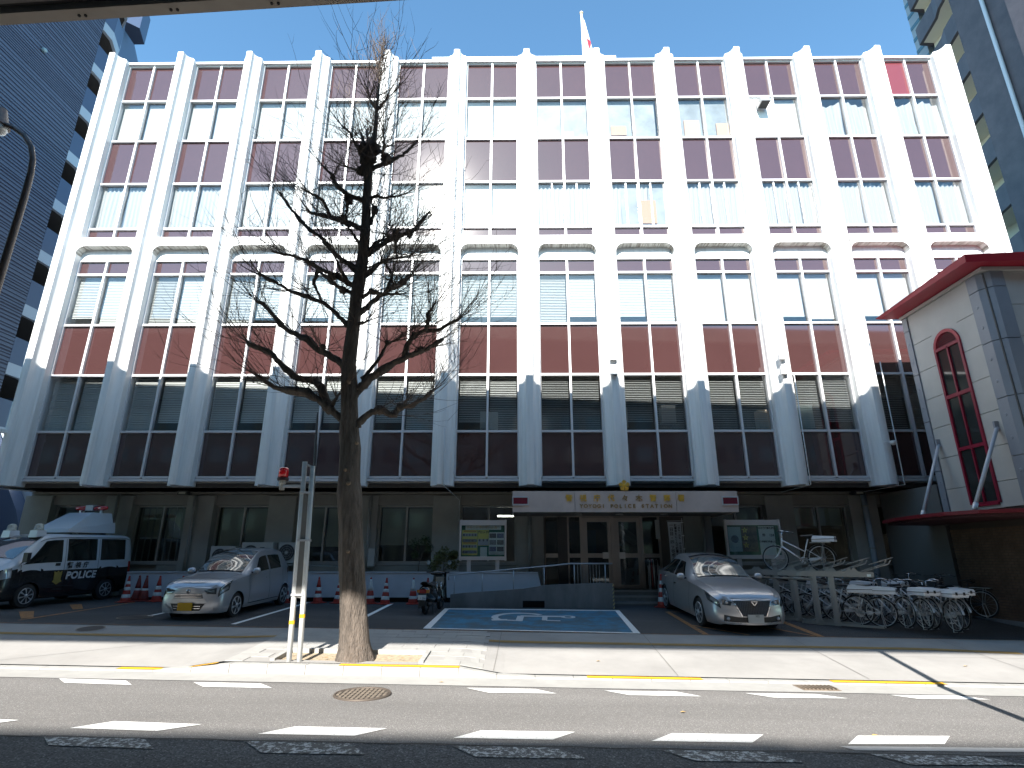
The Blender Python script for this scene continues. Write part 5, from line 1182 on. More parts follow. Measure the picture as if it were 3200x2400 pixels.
OB = mat('far_side_facade', (.30, .29, .27), .8, var=.15, scale=.3); OW = mat('far_side_windows', (.05, .06, .07), .1, spec=.7)
for n_, (x0_, x1_, hh, c) in enumerate(((-70, -25.62, 19.85, (.16, .15, .13)), (-25.6, -1.62, 19.85, (.20, .19, .18)), (-1.6, 16.38, 19.8, (.13, .11, .10)), (16.4, 70, 19.6, (.18, .17, .16)))):
    ob = thing('street_block', ['beige block far left behind the camera', 'pale office block behind the camera to the left', 'brown office block behind the camera', 'grey block behind the camera to the right'][n_], 'building', ((x0_ + x1_) / 2, -26, 0), 'blocks across the street')
    part('wall', MB().box(x0_, -34, -.6, x1_, -22, hh), mat('block_wall_%d' % n_, c, .8, var=.12, scale=.3), ob)
    b = MB(); z = 1
    while z < hh - 2:
        x = x0_ + 1
        while x < x1_ - 2: b.box(x, -22, z, x + 1.7, -21.96, z + 1.7); x += 2.6
        z += 3.3
    part('windows', b, OW, ob, kind='stuff')
# steel mast whose shadow crosses the pavement at the right
ms_ = thing('signal_mast', 'grey steel mast standing in the road strip to the right of the camera', 'mast', (6.0, 5.5, -.5))
part('mast', MB().tube([(6.0, 5.5, -.5), (6.0, 5.5, 4.55)], [.08, .055], 14), ALU, ms_, True)
part('cap', MB().lathe([(.12, 0), (.10, .05), (.02, .07)], (6.0, 5.5, 4.55), 14), ALU, ms_, True)
# ================================================================ VEHICLES
def smooth_table(T_, x):
    # T_: sorted list of (x, v...) ; Catmull-Rom
    n = len(T_)
    if x <= T_[0][0]: return T_[0][1:]
    if x >= T_[-1][0]: return T_[-1][1:]
    for i in range(n - 1):
        if T_[i][0] <= x <= T_[i + 1][0]: break
    p1, p2 = T_[i], T_[i + 1]; p0 = T_[max(0, i - 1)]; p3 = T_[min(n - 1, i + 2)]
    t = (x - p1[0]) / (p2[0] - p1[0]); out = []
    for k in range(1, len(p1)):
        m1 = (p2[k] - p0[k]) / max(1e-6, p2[0] - p0[0]) * (p2[0] - p1[0]); m2 = (p3[k] - p1[k]) / max(1e-6, p3[0] - p1[0]) * (p2[0] - p1[0])
        out.append((2 * t ** 3 - 3 * t ** 2 + 1) * p1[k] + (t ** 3 - 2 * t ** 2 + t) * m1 + (-2 * t ** 3 + 3 * t ** 2) * p2[k] + (t ** 3 - t ** 2) * m2)
    return out
TYRE = mat('tyre_rubber', (.02, .02, .021), .75); CHR = mat('chrome', (.6, .6, .62), .18, metal=1.); RIMM = mat('silver_wheel', (.45, .46, .48), .35, metal=.35)
BLACKP = mat('black_plastic', (.018, .018, .019), .4); CGL = mat('car_window_glass', (.012, .016, .016), .03, spec=1., coat=.6)
LENS = mat('headlight_glass', (.35, .37, .4), .08, metal=.5, coat=1.); LENSD = mat('headlight_dark', (.05, .055, .06), .1, coat=1.); AMB = mat('amber_lens', (.5, .18, .02), .2); REDL = mat('red_lens', (.35, .01, .01), .15, coat=1.)
NOSE = {}
def nose(N):
    def fx(y, z):
        S_ = N['side']; w_ = S_[0][1]
        if z >= S_[-1][0]: w_ = S_[-6][1]
        for (za, ya), (zb_, yb) in zip(S_[:-1], S_[1:]):
            if za <= z <= zb_: w_ = ya + (yb - ya) * (z - za) / max(1e-6, zb_ - za); break
        u = min(1, abs(y) / max(.05, w_)); return N['x'] - N['b'] * (1 - u * u) * min(1, w_ / .3)
    return fx
def carbody(t, T_, wheels, Rw, nose_b, paint, name='body', two_tone=None):
    """T_: (x, zbot, zbelt, ztop, wsill, wbelt, wtop) front (x small) to rear"""
    Ra = Rw * 1.13
    x0, x1 = T_[0][0], T_[-1][0]
    xs = sorted(set([round(x0 + (x1 - x0) * i / 110, 4) for i in range(111)] + [round(w + s * Ra * cos(a * pi / 12), 4) for w in wheels for s in (1,) for a in range(13)]))
    def sec(x):
        zb, zl, zt, ws, wl, wt = smooth_table(T_, x)
        for w in wheels:
            if abs(x - w) < Ra: zb = max(zb, Rw + sqrt(max(0, Ra * Ra - (x - w) ** 2)) - .0)
        return zb, zl, zt, ws, wl, wt
    def pt(x, v, off=0.):
        """v in 0..1: sill to belt, 1..2: belt to roof edge, 2..3 roof edge to centre"""
        zb, zl, zt, ws, wl, wt = sec(x)
        zt = max(zt, zl + .005); drop = min(.07, (zt - zl) * .35)
        if v <= 1:
            z = zb + (zl - zb) * v; f = max(0, min(1, (z - .18) / max(.05, zl - .18)))
            y = ws + (wl - ws) * f + .035 * sin(pi * min(1, f * 1.15)) - .018 * max(0, .12 - f) * 8
        elif v <= 2:
            f = v - 1; z = zl + (zt - drop - zl) * f; y = wl + (wt - wl) * (f ** 1.25)
        else:
            f = v - 2; y = wt * cos(f * pi / 2) ** .8 if f < 1 else 0; z = zt - drop + drop * sin(min(1, f * 1.6) * pi / 2) + .02 * f
        return (x, y + off, z)
    vsn = [i / 9 for i in range(9)] + [1, 1.04] + [1.04 + .92 * i / 8 for i in range(1, 8)] + [1.96, 2] + [2.08, 2.18, 2.3, 2.45, 2.65, 2.85, 3]
    b = MB(); nv = len(vsn)
    for s in (1, -1):
        V = [(lambda p: (p[0], s * p[1], p[2]))(pt(x, v)) for x in xs for v in vsn]
        b.add(V, [(i * nv + j, i * nv + j + 1, (i + 1) * nv + j + 1, (i + 1) * nv + j) for i in range(len(xs) - 1) for j in range(nv - 1)])
    # nose and tail caps
    for x, sg, bb in ((x0, -1, nose_b), (x1, 1, .08)):
        side = [pt(x, v) for v in vsn]; V = []; n = 16
        for (px_, py_, pz_) in side:
            for k in range(n + 1):
                u = -1 + 2 * k / n; V.append((px_ + sg * bb * (1 - u * u) * min(1, py_ / .3), py_ * u, pz_))
        b.add(V, [(j * (n + 1) + k, j * (n + 1) + k + 1, (j + 1) * (n + 1) + k + 1, (j + 1) * (n + 1) + k) for j in range(nv - 1) for k in range(n)])
        if sg == -1: NOSE['side'] = [(p[2], p[1]) for p in side]; NOSE['x'] = x; NOSE['b'] = bb
    me = b.mesh(name, paint, 'auto', False)
    bm = bmesh.new(); bm.from_mesh(me); bmesh.ops.remove_doubles(bm, verts=bm.verts, dist=.0008); bmesh.ops.recalc_face_normals(bm, faces=bm.faces)
    if two_tone:
        for f in bm.faces:
            c = f.calc_center_median()
            if two_tone[0](c): f.material_index = 1
    bm.to_mesh(me); bm.free()
    if two_tone: me.materials.append(two_tone[1])
    me.polygons.foreach_set('use_smooth', [True] * len(me.polygons)); me.set_sharp_from_angle(angle=radians(32))
    body = link(name, me, t, world=False)
    # dark underside and wheel wells
    zb0 = .2
    part('underbody', MB().box(x0 + .15, -T_[3][4] + .16, zb0, x1 - .12, T_[3][4] - .16, .62), BLACKP, t, world=False)
    b2 = MB()
    for w in wheels: b2.box(w - Ra, -T_[3][4] + .03, .3, w + Ra, T_[3][4] - .03, Rw + Ra * .8)
    return body, pt, sec
def patch(t, pt, x_a, x_b, v_a, v_b, m, name, off=.006, nx=16, nvv=10, side=1, shape=None, parent=None):
    """glass or trim following the body side between stations"""
    b = MB()
    def f(u, v):
        if shape:
            xa_, xb_ = shape(v)
            x = xa_ + (xb_ - xa_) * u
        else: x = x_a + (x_b - x_a) * u
        p = pt(x, v_a + (v_b - v_a) * v)
        return (p[0], side * (p[1] + off), p[2] + (off * .3 if v_a >= 1.9 else 0))
    b.grid(nx, nvv, f); return part(name, b, m, parent or t, True, world=False)
def wheel(t, x, y, R_, w_, side, spokes=7, rimR=.62, m=None, cap=True):
    wd_ = part('tyre', MB().lathe([(R_ * .66, -w_ * .5), (R_ * .93, -w_ * .5), (R_, -w_ * .34), (R_, w_ * .34), (R_ * .93, w_ * .5), (R_ * .66, w_ * .5)], (x, y, R_), 36, 'y'), TYRE, t, 'auto', world=False)
    yo = y + side * (w_ * .5 + .004); rr_ = R_ * rimR
    part('rim', MB().torus((x, yo, R_), rr_ * 1.02, R_ * .035, 36, 6), m or RIMM, wd_, True, world=False)
    part('rim_well', MB().lathe([(rr_, 0), (rr_, -.01 * side)], (x, yo - side * .002, R_), 30, 'y'), BLACKP, wd_, world=False)
    b = MB()
    for k in range(spokes):
        a = 2 * pi * k / spokes + .2; da = .55 / spokes * 2.2
        p = lambda r, an, o: (x + r * cos(an), yo + (o + .02) * side, R_ + r * sin(an))
        b.add([p(rr_ * .22, a - da * 1.2, .0), p(rr_ * .22, a + da * 1.2, .0), p(rr_ * .98, a + da * .8, -.012), p(rr_ * .98, a - da * .8, -.012)], [(0, 1, 2, 3)])
    part('spokes', b, m or RIMM, wd_, world=False)
    part('hub_cap', MB().lathe([(rr_ * .28, .004 * side), (rr_ * .26, .026 * side), (rr_ * .1, .034 * side)], (x, yo, R_), 18, 'y'), m or RIMM, wd_, True, world=False)
    return wd_
def frontpoly(t, fx, pts, m, name, off=.008, th=.0, parent=None, thick=.012):
    """polygon (y,z) laid on the nose surface x = fx(y,z)"""
    # subdivide polygon as fan strips in y
    b = MB(); n = len(pts)
    ys = sorted(set([p[0] for p in pts] + [min(p[0] for p in pts) + (max(p[0] for p in pts) - min(p[0] for p in pts)) * k / 12 for k in range(13)]))
    def span(y):
        zs = []
        for i in range(n):
            (ya, za), (yb, zb_) = pts[i], pts[(i + 1) % n]
            if min(ya, yb) - 1e-9 <= y <= max(ya, yb) + 1e-9:
                if abs(yb - ya) < 1e-9: zs += [za, zb_]
                else: zs.append(za + (zb_ - za) * (y - ya) / (yb - ya))
        return (min(zs), max(zs)) if zs else None
    prev = None
    for y in ys:
        s_ = span(y)
        if not s_: continue
        row = [(fx(y, s_[0] + (s_[1] - s_[0]) * q / 4) - off, y, s_[0] + (s_[1] - s_[0]) * q / 4) for q in range(5)]
        if prev:
            b.add(prev + row, [(q, q + 1, 5 + q + 1, 5 + q) for q in range(4)])
        prev = row
    return part(name, b, m, parent or t, True, world=False)
SILV = mat('silver_metallic_paint', (.44, .455, .49), .3, metal=.55, coat=.6)
SILV2 = mat('champagne_silver_paint', (.45, .445, .46), .3, metal=.55, coat=.7)
def place(t, x, y, heading, pitch=0., roll=0., s=1., z=None, dz=0):
    """heading: nose direction angle in the XY plane; local nose is -X"""
    t.location = (x, y, (zp(x, y) if z is None else z) + dz)
    t.rotation_euler = (roll, pitch, heading)
    t.scale = (s, s, s)

# ---- small silver hatchback
t = thing('small_hatchback', 'small silver hatchback with a yellow licence plate parked nose out', 'car', (0, 0, 0), world=False)
T1 = [(-.62, .17, .60, .71, .60, .585, .50), (-.56, .165, .70, .78, .67, .65, .55), (-.42, .165, .78, .85, .715, .695, .59), (-.15, .17, .84, .89, .735, .715, .61), (.20, .18, .875, .935, .735, .725, .61), (.38, .18, .89, .965, .735, .725, .60),
      (.75, .18, .93, 1.215, .735, .725, .585), (1.10, .18, .93, 1.42, .735, .725, .55), (1.35, .18, .94, 1.495, .735, .725, .535), (1.9, .18, .96, 1.51, .735, .725, .53), (2.3, .18, .98, 1.485, .735, .72, .52), (2.60, .22, 1.0, 1.43, .73, .70, .50), (2.74, .30, 1.0, 1.30, .70, .66, .47), (2.78, .34, .98, 1.15, .67, .62, .46)]
body, pt, sec = carbody(t, T1, (0, 2.455), .275, .12, SILV)
fx = nose(dict(NOSE))
# windscreen over the bonnet end up to the roof
def ws_fn(x_a, x_b, off=.012, w=.97):
    def f(u, v):
        x = x_a + (x_b - x_a) * v; k = -1 + 2 * u
        pc = pt(x, 3); pe = pt(x, 2.12)
        W = pe[1] * w; dr = (pc[2] - pe[2]) * w * w
        return (x - off, k * W, pc[2] - dr * k * k + abs(off) * 1.5 + .012)
    return f
part('windscreen', MB().grid(12, 6, ws_fn(.42, 1.22)), mat('windscreen_glass', (.03, .035, .035), .03, spec=1., coat=1.), t, True, world=False)
part('rear_window', MB().grid(16, 6, ws_fn(2.34, 2.66, -.008)), CGL, t, True, world=False)
for sd_ in (1, -1):
    patch(t, pt, 0, 0, 1.10, 1.82, CGL, 'front_window', .006, side=sd_, shape=lambda v: (.72 + .42 * v, 1.50))
    patch(t, pt, 0, 0, 1.10, 1.82, CGL, 'rear_side_window', .006, side=sd_, shape=lambda v: (1.58, 2.30 - .06 * v - .12 * (1 - v)))
    patch(t, pt, .50, 2.34, 1.80, 1.96, BLACKP, 'drip_rail', .004, nvv=2, side=sd_) if False else None
    for x in (.52, 1.54, 2.30): patch(t, pt, x, x + .012, .12, 1.02, BLACKP, 'door_gap', .003, nx=1, nvv=10, side=sd_)
    patch(t, pt, .52, 2.30, .10, .125, BLACKP, 'sill_gap', .003, nx=20, nvv=1, side=sd_)
    for x in (1.36, 2.12):
        p = pt(x, .82); part('door_handle', MB().box(x, sd_ * (p[1] + .0) - .012, p[2] - .015, x + .15, sd_ * (p[1]) + .012 + .018 * sd_, p[2] + .015), SILV, t, world=False)
    part('door_mirror', MB().lathe([(.02, -.09), (.075, -.06), (.085, .0), (.07, .07), (.02, .10)], (.62, sd_ * .84, 1.0), 14, 'y'), SILV, t, True, world=False)
    part('mirror_arm', MB().box(.60, min(sd_ * .72, sd_ * .8), .95, .66, max(sd_ * .72, sd_ * .8), .98), BLACKP, t, world=False)
    for x in (0, 2.455): wheel(t, x, sd_ * .665, .275, .155, sd_, 6, .68)
    # wraparound headlamp
    patch(t, pt, -.60, -.22, .74, 1.25, LENSD, 'headlamp', .006, nx=12, nvv=8, side=sd_, shape=lambda v: (-.61 + .03 * v, -.36 + .24 * v))
    patch(t, pt, -.58, -.38, .80, .88, LENS, 'headlamp_reflector', .010, nx=8, nvv=2, side=sd_)
    patch(t, pt, -.57, -.30, .97, 1.10, LENS, 'headlamp_reflector', .010, nx=8, nvv=3, side=sd_)
    frontpoly(t, fx, [(sd_ * .33, .655), (sd_ * .585, .70), (sd_ * .59, .565), (sd_ * .42, .575)], LENSD, 'headlamp_front', .010)
    patch(t, pt, 2.62, 2.76, .7, .98, REDL, 'tail_lamp', .006, nx=4, nvv=5, side=sd_)
    frontpoly(t, fx, [(sd_ * .40, .27), (sd_ * .585, .36), (sd_ * .59, .18), (sd_ * .34, .175)], SILV, 'bumper_corner', .03)
part('upper_grille', MB(), None, None) if False else frontpoly(t, fx, [(-.31, .585), (.31, .585), (.34, .49), (-.34, .49)], BLACKP, 'upper_grille', .012)
for z in (.495, .53, .56): frontpoly(t, fx, [(-.32, z), (.32, z), (.32, z + .012), (-.32, z + .012)], CHR, 'grille_bar', .018)
frontpoly(t, fx, [(-.37, .482), (.37, .482), (.44, .39), (-.44, .39)], mat('pale_silver_trim', (.55, .55, .55), .3, metal=.5), 'bumper_bar', .020)
frontpoly(t, fx, [(-.40, .375), (.40, .375), (.30, .225), (-.30, .225)], BLACKP, 'lower_grille', .016)
for z in (.27, .32): frontpoly(t, fx, [(-.31, z), (.31, z), (.31, z + .008), (-.31, z + .008)], CHR, 'grille_bar', .020)
part('licence_plate', MB().box(fx(0, .3) - .06, -.16, .235, fx(0, .3) - .045, .17, .40), mat('yellow_plate', (.65, .36, .01), .5), t, world=False)
part('front_badge', MB().lathe([(.045, 0), (.04, -.012)], (fx(0, .62) - .01, 0, .635), 18, 'x'), CHR, t, True, world=False)
part('badge_mark', MB().box(fx(0, .62) - .028, -.02, .62, fx(0, .62) - .020, .03, .65), BLACKP, t, world=False)
part('bonnet_gap', MB().grid(20, 1, lambda u, v: (pt(-.50 - .02 * v, 2 + (.0 if 1 else 0))[0] - .05 * (1 - (2 * u - 1) ** 2), (2 * u - 1) * .50, pt(-.50, 2.2)[2] + .004 - .02 * (2 * u - 1) ** 2)), BLACKP, t, world=False)
for y in (-.35, .15): part('wiper', MB().tube([(.40, y, 1.00), (.52, y + .45, 1.075)], .008, 6), BLACKP, t, world=False)
part('dashboard_strip', MB().box(.44, -.5, .96, .50, .5, .985), BLACKP, t, world=False)
place(t, -7.68, 14.60, pi / 2 - .048, pitch=radians(-1.9), s=1.04, z=.055)
MIRA = t

# ---- silver saloon
t = thing('silver_saloon', 'silver saloon car with a mesh grille parked nose out right of the entrance', 'car', (0, 0, 0), world=False)
T2 = [(-.80, .19, .56, .675, .62, .60, .50), (-.75, .175, .64, .74, .70, .675, .56), (-.60, .17, .72, .81, .78, .75, .63), (-.35, .17, .80, .875, .82, .80, .66), (0, .17, .855, .93, .84, .825, .68), (.35, .17, .88, .965, .84, .83, .68), (.58, .17, .90, .99, .84, .83, .66),
      (.95, .17, .915, 1.22, .84, .83, .62), (1.30, .17, .925, 1.40, .84, .83, .57), (1.62, .17, .93, 1.46, .84, .83, .55), (2.1, .17, .94, 1.475, .84, .83, .545), (2.55, .17, .95, 1.43, .84, .825, .54), (2.95, .17, .96, 1.25, .835, .81, .56), (3.25, .2, .96, 1.09, .83, .79, .60), (3.55, .24, .95, 1.04, .80, .76, .60), (3.72, .32, .90, .98, .74, .70, .56), (3.76, .38, .84, .90, .70, .66, .52)]
body, pt, sec = carbody(t, T2, (0, 2.7), .31, .17, SILV2)
fx = nose(dict(NOSE))
part('windscreen', MB().grid(12, 6, ws_fn(.62, 1.50)), MATS['windscreen_glass'], t, True, world=False)
part('rear_window', MB().grid(16, 8, ws_fn(2.66, 3.15, -.008)), CGL, t, True, world=False)
for sd_ in (1, -1):
    patch(t, pt, 0, 0, 1.10, 1.84, CGL, 'front_window', .006, side=sd_, shape=lambda v: (.92 + .5 * v, 1.80))
    patch(t, pt, 0, 0, 1.10, 1.84, CGL, 'rear_side_window', .006, side=sd_, shape=lambda v: (1.88, 2.95 - .45 * v))
    for x in (.62, 1.84, 2.62): patch(t, pt, x, x + .012, .12, 1.02 if x < 2.5 else .98, BLACKP, 'door_gap', .003, nx=1, nvv=10, side=sd_)
    for x in (1.60, 2.52):
        p = pt(x, .80); part('door_handle', MB().box(x, sd_ * p[1] - .012, p[2] - .014, x + .17, sd_ * p[1] + .012 + .02 * sd_, p[2] + .014), CHR, t, world=False)
    part('door_mirror', MB().lathe([(.02, -.09), (.075, -.06), (.085, .0), (.07, .07), (.02, .10)], (.86, sd_ * .95, 1.0), 14, 'y'), SILV2, t, True, world=False)
    part('mirror_arm', MB().box(.84, min(sd_ * .82, sd_ * .9), .95, .90, max(sd_ * .82, sd_ * .9), .98), BLACKP, t, world=False)
    for x in (0, 2.7): wheel(t, x, sd_ * .755, .31, .19, sd_, 9, .68)
    patch(t, pt, 0, 0, .78, 1.12, LENSD, 'headlamp', .006, nx=12, nvv=6, side=sd_, shape=lambda v: (-.79 + .03 * v, -.46 + .22 * v))
    patch(t, pt, -.74, -.56, .86, .98, LENS, 'headlamp_reflector', .010, nx=6, nvv=3, side=sd_)
    frontpoly(t, fx, [(sd_ * .42, .635), (sd_ * .61, .68), (sd_ * .615, .57), (sd_ * .46, .56)], LENSD, 'headlamp_front', .010)
    part('headlamp_lens', MB().lathe([(.04, 0), (.03, -.02), (.01, -.026)], (fx(.52, .61) - .012, sd_ * .52, .615), 16, 'x'), LENS, t, True, world=False)
    part('fog_lamp', MB().lathe([(.042, .0), (.035, -.018), (.01, -.022)], (fx(.53, .3) - .02, sd_ * .53, .30), 16, 'x'), LENS, t, True, world=False)
    frontpoly(t, fx, [(sd_ * .26, .33), (sd_ * .60, .375), (sd_ * .61, .25), (sd_ * .34, .235)], BLACKP, 'fog_lamp_recess', .012)
    frontpoly(t, fx, [(sd_ * .28, .235), (sd_ * .60, .252), (sd_ * .61, .232), (sd_ * .30, .215)], CHR, 'chrome_strip', .024)
    frontpoly(t, fx, [(sd_ * .395, .66), (sd_ * .425, .66), (sd_ * .27, .36), (sd_ * .245, .36)], CHR, 'grille_edge', .018)
    patch(t, pt, 3.55, 3.74, .66, .96, REDL, 'tail_lamp', .006, nx=4, nvv=5, side=sd_)
frontpoly(t, fx, [(-.40, .662), (.40, .662), (.25, .36), (-.25, .36)], BLACKP, 'grille', .012)
b = MB()
for k in range(12): 
    z = .375 + k * .024; hw = .25 + (z - .36) * .5; b.tube([(fx(y * hw, z) - .018, y * hw, z) for y in (-1, -.66, -.33, 0, .33, .66, 1)], .003, 4)
for k in range(-11, 12):
    y = k * .034; zl_ = .365 + max(0, (abs(y) - .24)) * 1.9; b.tube([(fx(y, zl_) - .018, y, zl_), (fx(y, .65) - .018, y, .65)], .003, 4)
part('grille_mesh', b, mat('dark_chrome', (.12, .12, .13), .3, metal=.8), t, kind='stuff', world=False)
frontpoly(t, fx, [(-.34, .34), (.34, .34), (.34, .24), (-.34, .24)], BLACKP, 'lower_intake', .012)
part('licence_plate', MB().box(fx(0, .33) - .05, -.165, .235, fx(0, .33) - .035, .165, .40), mat('white_plate', (.55, .55, .53), .5), t, world=False)
pm = MATS['white_plate']
me = text_mesh("302", .06, mat('plate_green', (.05, .08, .06), .5), .001, 'plate_digits'); me.transform(Matrix.Translation((fx(0, .33) - .052, -.03, .37)) @ Matrix.Rotation(radians(-90), 4, 'Z') @ Matrix.Rotation(radians(90), 4, 'X')); link('plate_digits', me, t, world=False)
part('front_badge', MB().prism([(-.075, .06), (.075, .06), (.02, -.02), (-.02, -.02)], fx(0, .58) - .035, fx(0, .58) - .02, 'x'), CHR, t, world=False).location = (0, 0, .60)
part('badge_inset', MB().prism([(-.045, .045), (.045, .045), (.0, -.005)], fx(0, .58) - .04, fx(0, .58) - .036, 'x'), BLACKP, t, world=False).location = (0, 0, .60)
for y in (-.4, .2): part('wiper', MB().tube([(.60, y, 1.02), (.72, y + .5, 1.09)], .008, 6), BLACKP, t, world=False)
place(t, 5.12, 14.22, pi / 2 + .028, pitch=radians(-3.2), s=1.04, z=-.09)

# ---- police van
PWH = mat('van_white_paint', (.56, .59, .63), .3, coat=.6); PBK = mat('van_black_paint', (.012, .012, .014), .25, coat=.7)
t = thing('police_van', 'black and white police van with POLICE lettering and a roof light bar', 'van', (0, 0, 0), world=False)
T3 = [(-.78, .34, .98, 1.02, .62, .60, .50), (-.74, .30, 1.02, 1.10, .76, .74, .60), (-.62, .28, 1.08, 1.18, .83, .81, .68), (-.40, .26, 1.14, 1.36, .845, .835, .72), (-.10, .25, 1.16, 1.64, .845, .84, .72), (.18, .25, 1.17, 1.86, .845, .84, .72), (.40, .25, 1.18, 1.95, .845, .84, .725), (.8, .25, 1.18, 1.99, .845, .84, .73), (1.6, .25, 1.18, 2.0, .845, .84, .735), (2.6, .25, 1.18, 2.0, .845, .84, .735), (3.15, .28, 1.18, 1.985, .845, .835, .73), (3.32, .32, 1.18, 1.93, .84, .82, .72), (3.40, .38, 1.16, 1.82, .82, .80, .70)]
body, pt, sec = carbody(t, T3, (0, 2.55), .32, .10, PWH, two_tone=(lambda c: c.z < 1.0 - .03 * (c.x > 9), PBK))
part('windscreen', MB().grid(20, 14, ws_fn(-.44, .30)), MATS['windscreen_glass'], t, True, world=False)
for sd_ in (1, -1):
    patch(t, pt, 0, 0, 1.02, 1.88, CGL, 'cab_window', .006, side=sd_, shape=lambda v: (-.26 + .62 * v, .88))
    patch(t, pt, 1.06, 2.02, 1.08, 1.90, CGL, 'sliding_door_window', .006, side=sd_)
    patch(t, pt, 2.20, 3.10, 1.08, 1.90, CGL, 'rear_side_window', .006, side=sd_)
    patch(t, pt, 1.04, 2.04, 1.05, 1.92, BLACKP, 'window_rubber', .003, side=sd_); patch(t, pt, 2.18, 3.12, 1.05, 1.92, BLACKP, 'window_rubber', .003, side=sd_)
    for x in (-.30, .98, 2.12): patch(t, pt, x, x + .012, .15, 1.9 if x > 0 else 1.02, BLACKP, 'door_gap', .0045, nx=1, nvv=14, side=sd_)
    patch(t, pt, .2, 3.3, 1.95, 1.97, BLACKP, 'roof_gutter', .005, nx=20, nvv=1, side=sd_)
    for x in (.70, 1.08):
        p = pt(x, .96); part('door_handle', MB().box(x, sd_ * p[1] - .012, p[2] - .05 - (.0), x + (.15 if x < 1 else .07), sd_ * p[1] + .012 + .015 * sd_, p[2] + .03), BLACKP, t, world=False)
    part('door_mirror', MB().box(-.38, min(sd_ * .93, sd_ * 1.08), 1.22, -.28, max(sd_ * .93, sd_ * 1.08), 1.48), BLACKP, t, 'auto', world=False)
    part('mirror_arm', MB().tube([(-.30, sd_ * .82, 1.2), (-.32, sd_ * .98, 1.25)], .015, 6), BLACKP, t, world=False)
    for x in (0, 2.55): wheel(t, x, sd_ * .76, .32, .19, sd_, 8, .62)
    patch(t, pt, -.74, -.52, .66, .96, LENS, 'headlamp', .006, nx=6, nvv=6, side=sd_)
    patch(t, pt, 3.29, 3.39, .5, .98, REDL, 'tail_lamp', .006, nx=3, nvv=8, side=sd_)
    bc2 = part('warning_lamp_foot', MB().hexa([(.12, sd_ * .48 - .145, 1.90), (.42, sd_ * .48 - .145, 1.96), (.42, sd_ * .48 + .145, 1.96), (.12, sd_ * .48 + .145, 1.90)], [(.14, sd_ * .48 - .13, 2.10), (.40, sd_ * .48 - .13, 2.10), (.40, sd_ * .48 + .13, 2.10), (.14, sd_ * .48 + .13, 2.10)]), PWH, t, world=False)
    part('warning_lamp', MB().lathe([(.125, 0), (.125, .03), (.115, .035), (.112, .12), (.09, .17), (.05, .19), (.01, .195)], (.27, sd_ * .48, 2.10), 20), mat('clear_lamp_cover', (.42, .42, .36), .15, var=.4, scale=14), bc2, True, world=False)
# rear roof pod with the light bar
pod = part('roof_pod', MB().hexa([(1.05, -.66, 2.06), (2.72, -.66, 2.06), (2.72, .66, 2.06), (1.05, .66, 2.06)], [(1.07, -.64, 2.17), (2.72, -.60, 2.40), (2.72, .60, 2.40), (1.07, .64, 2.17)]).hexa([(1.10, -.63, 2.16), (2.70, -.60, 2.2), (2.70, .60, 2.2), (1.10, .63, 2.16)], [(1.95, -.46, 2.70), (2.62, -.50, 2.70), (2.62, .50, 2.70), (1.95, .46, 2.70)]), PWH, t, 'auto', world=False)
for x in (1.3, 2.5):
    part('pod_foot', MB().box(x - .03, -.5, 1.99, x + .03, .5, 2.065), BLACKP, pod, world=False)
lbz = 2.86; lbx = 2.3
lb_ = part('light_bar', MB().lathe([(.01, -.62), (.05, -.60), (.075, -.5), (.075, -.14)], (lbx, 0, lbz), 14, 'y').lathe([(.075, .14), (.075, .5), (.05, .60), (.01, .62)], (lbx, 0, lbz), 14, 'y'), mat('light_bar_red', (.40, .008, .012), .15, coat=1.), t, True, world=False)
part('speaker', MB().box(lbx - .1, -.14, lbz - .08, lbx + .1, .14, lbz + .10), mat('speaker_grey', (.35, .37, .4), .4), lb_, 'auto', world=False)
for y in (-.4, .4): part('bar_foot', MB().box(lbx - .03, y - .03, 2.69, lbx + .03, y + .03, 2.80), PWH, lb_, world=False)
part('antenna', MB().tube([(1.75, .62, 2.05), (1.8, .66, 2.42)], .006, 5), BLACKP, t, world=False)
# lettering on the visible flank (local +y looks to world +x)
def flank_text(s, size, m, x, z, bold=.0, shear=0., spacing=1.):
    me = text_mesh(s, size, m, .002, 'lettering', 'CENTER', bold, spacing)
    if shear: me.transform(Matrix(((1, shear, 0, 0), (0, 1, 0, 0), (0, 0, 1, 0), (0, 0, 0, 1))))
    p = pt(x, .6); me.transform(Matrix.Translation((x, -.892, z)) @ Matrix.Rotation(radians(90), 4, 'X'))
    return link('lettering', me, t, world=False)
LETM = mat('van_white_letter', (.6, .6, .6), .4)
FLIP = []
flank_text("POLICE", .285, LETM, 1.56, .80, .012, .12, 1.1)
for k, ch in enumerate("警視庁"): flank_text(ch, .18, INK, 1.40 + (k - 1) * .26, 1.09, .005)
b = MB(); cx_, cz_ = .80, .80
b.prism([(cx_ - .12, cz_ + .14), (cx_ - .04, cz_ + .11), (cx_, cz_ + .16), (cx_ + .04, cz_ + .11), (cx_ + .12, cz_ + .14), (cx_ + .11, cz_ - .08), (cx_, cz_ - .20), (cx_ - .11, cz_ - .08)][::-1], -.889, -.878, 'y')
part('gold_shield', b, mat('shield_gold', (.28, .22, .06), .5), t, world=False)
b = MB().prism([(cx_ - .15, cz_ - .14), (cx_ - .10, cz_ - .09), (cx_, cz_ - .19), (cx_ + .10, cz_ - .09), (cx_ + .15, cz_ - .14), (cx_, cz_ - .23)][::-1], -.893, -.885, 'y')
part('shield_ribbon', b, MATS['shield_gold'], t, world=False)
place(t, -13.86, 15.78, pi / 2 - .17, pitch=radians(-1.2), s=.95, z=.165)

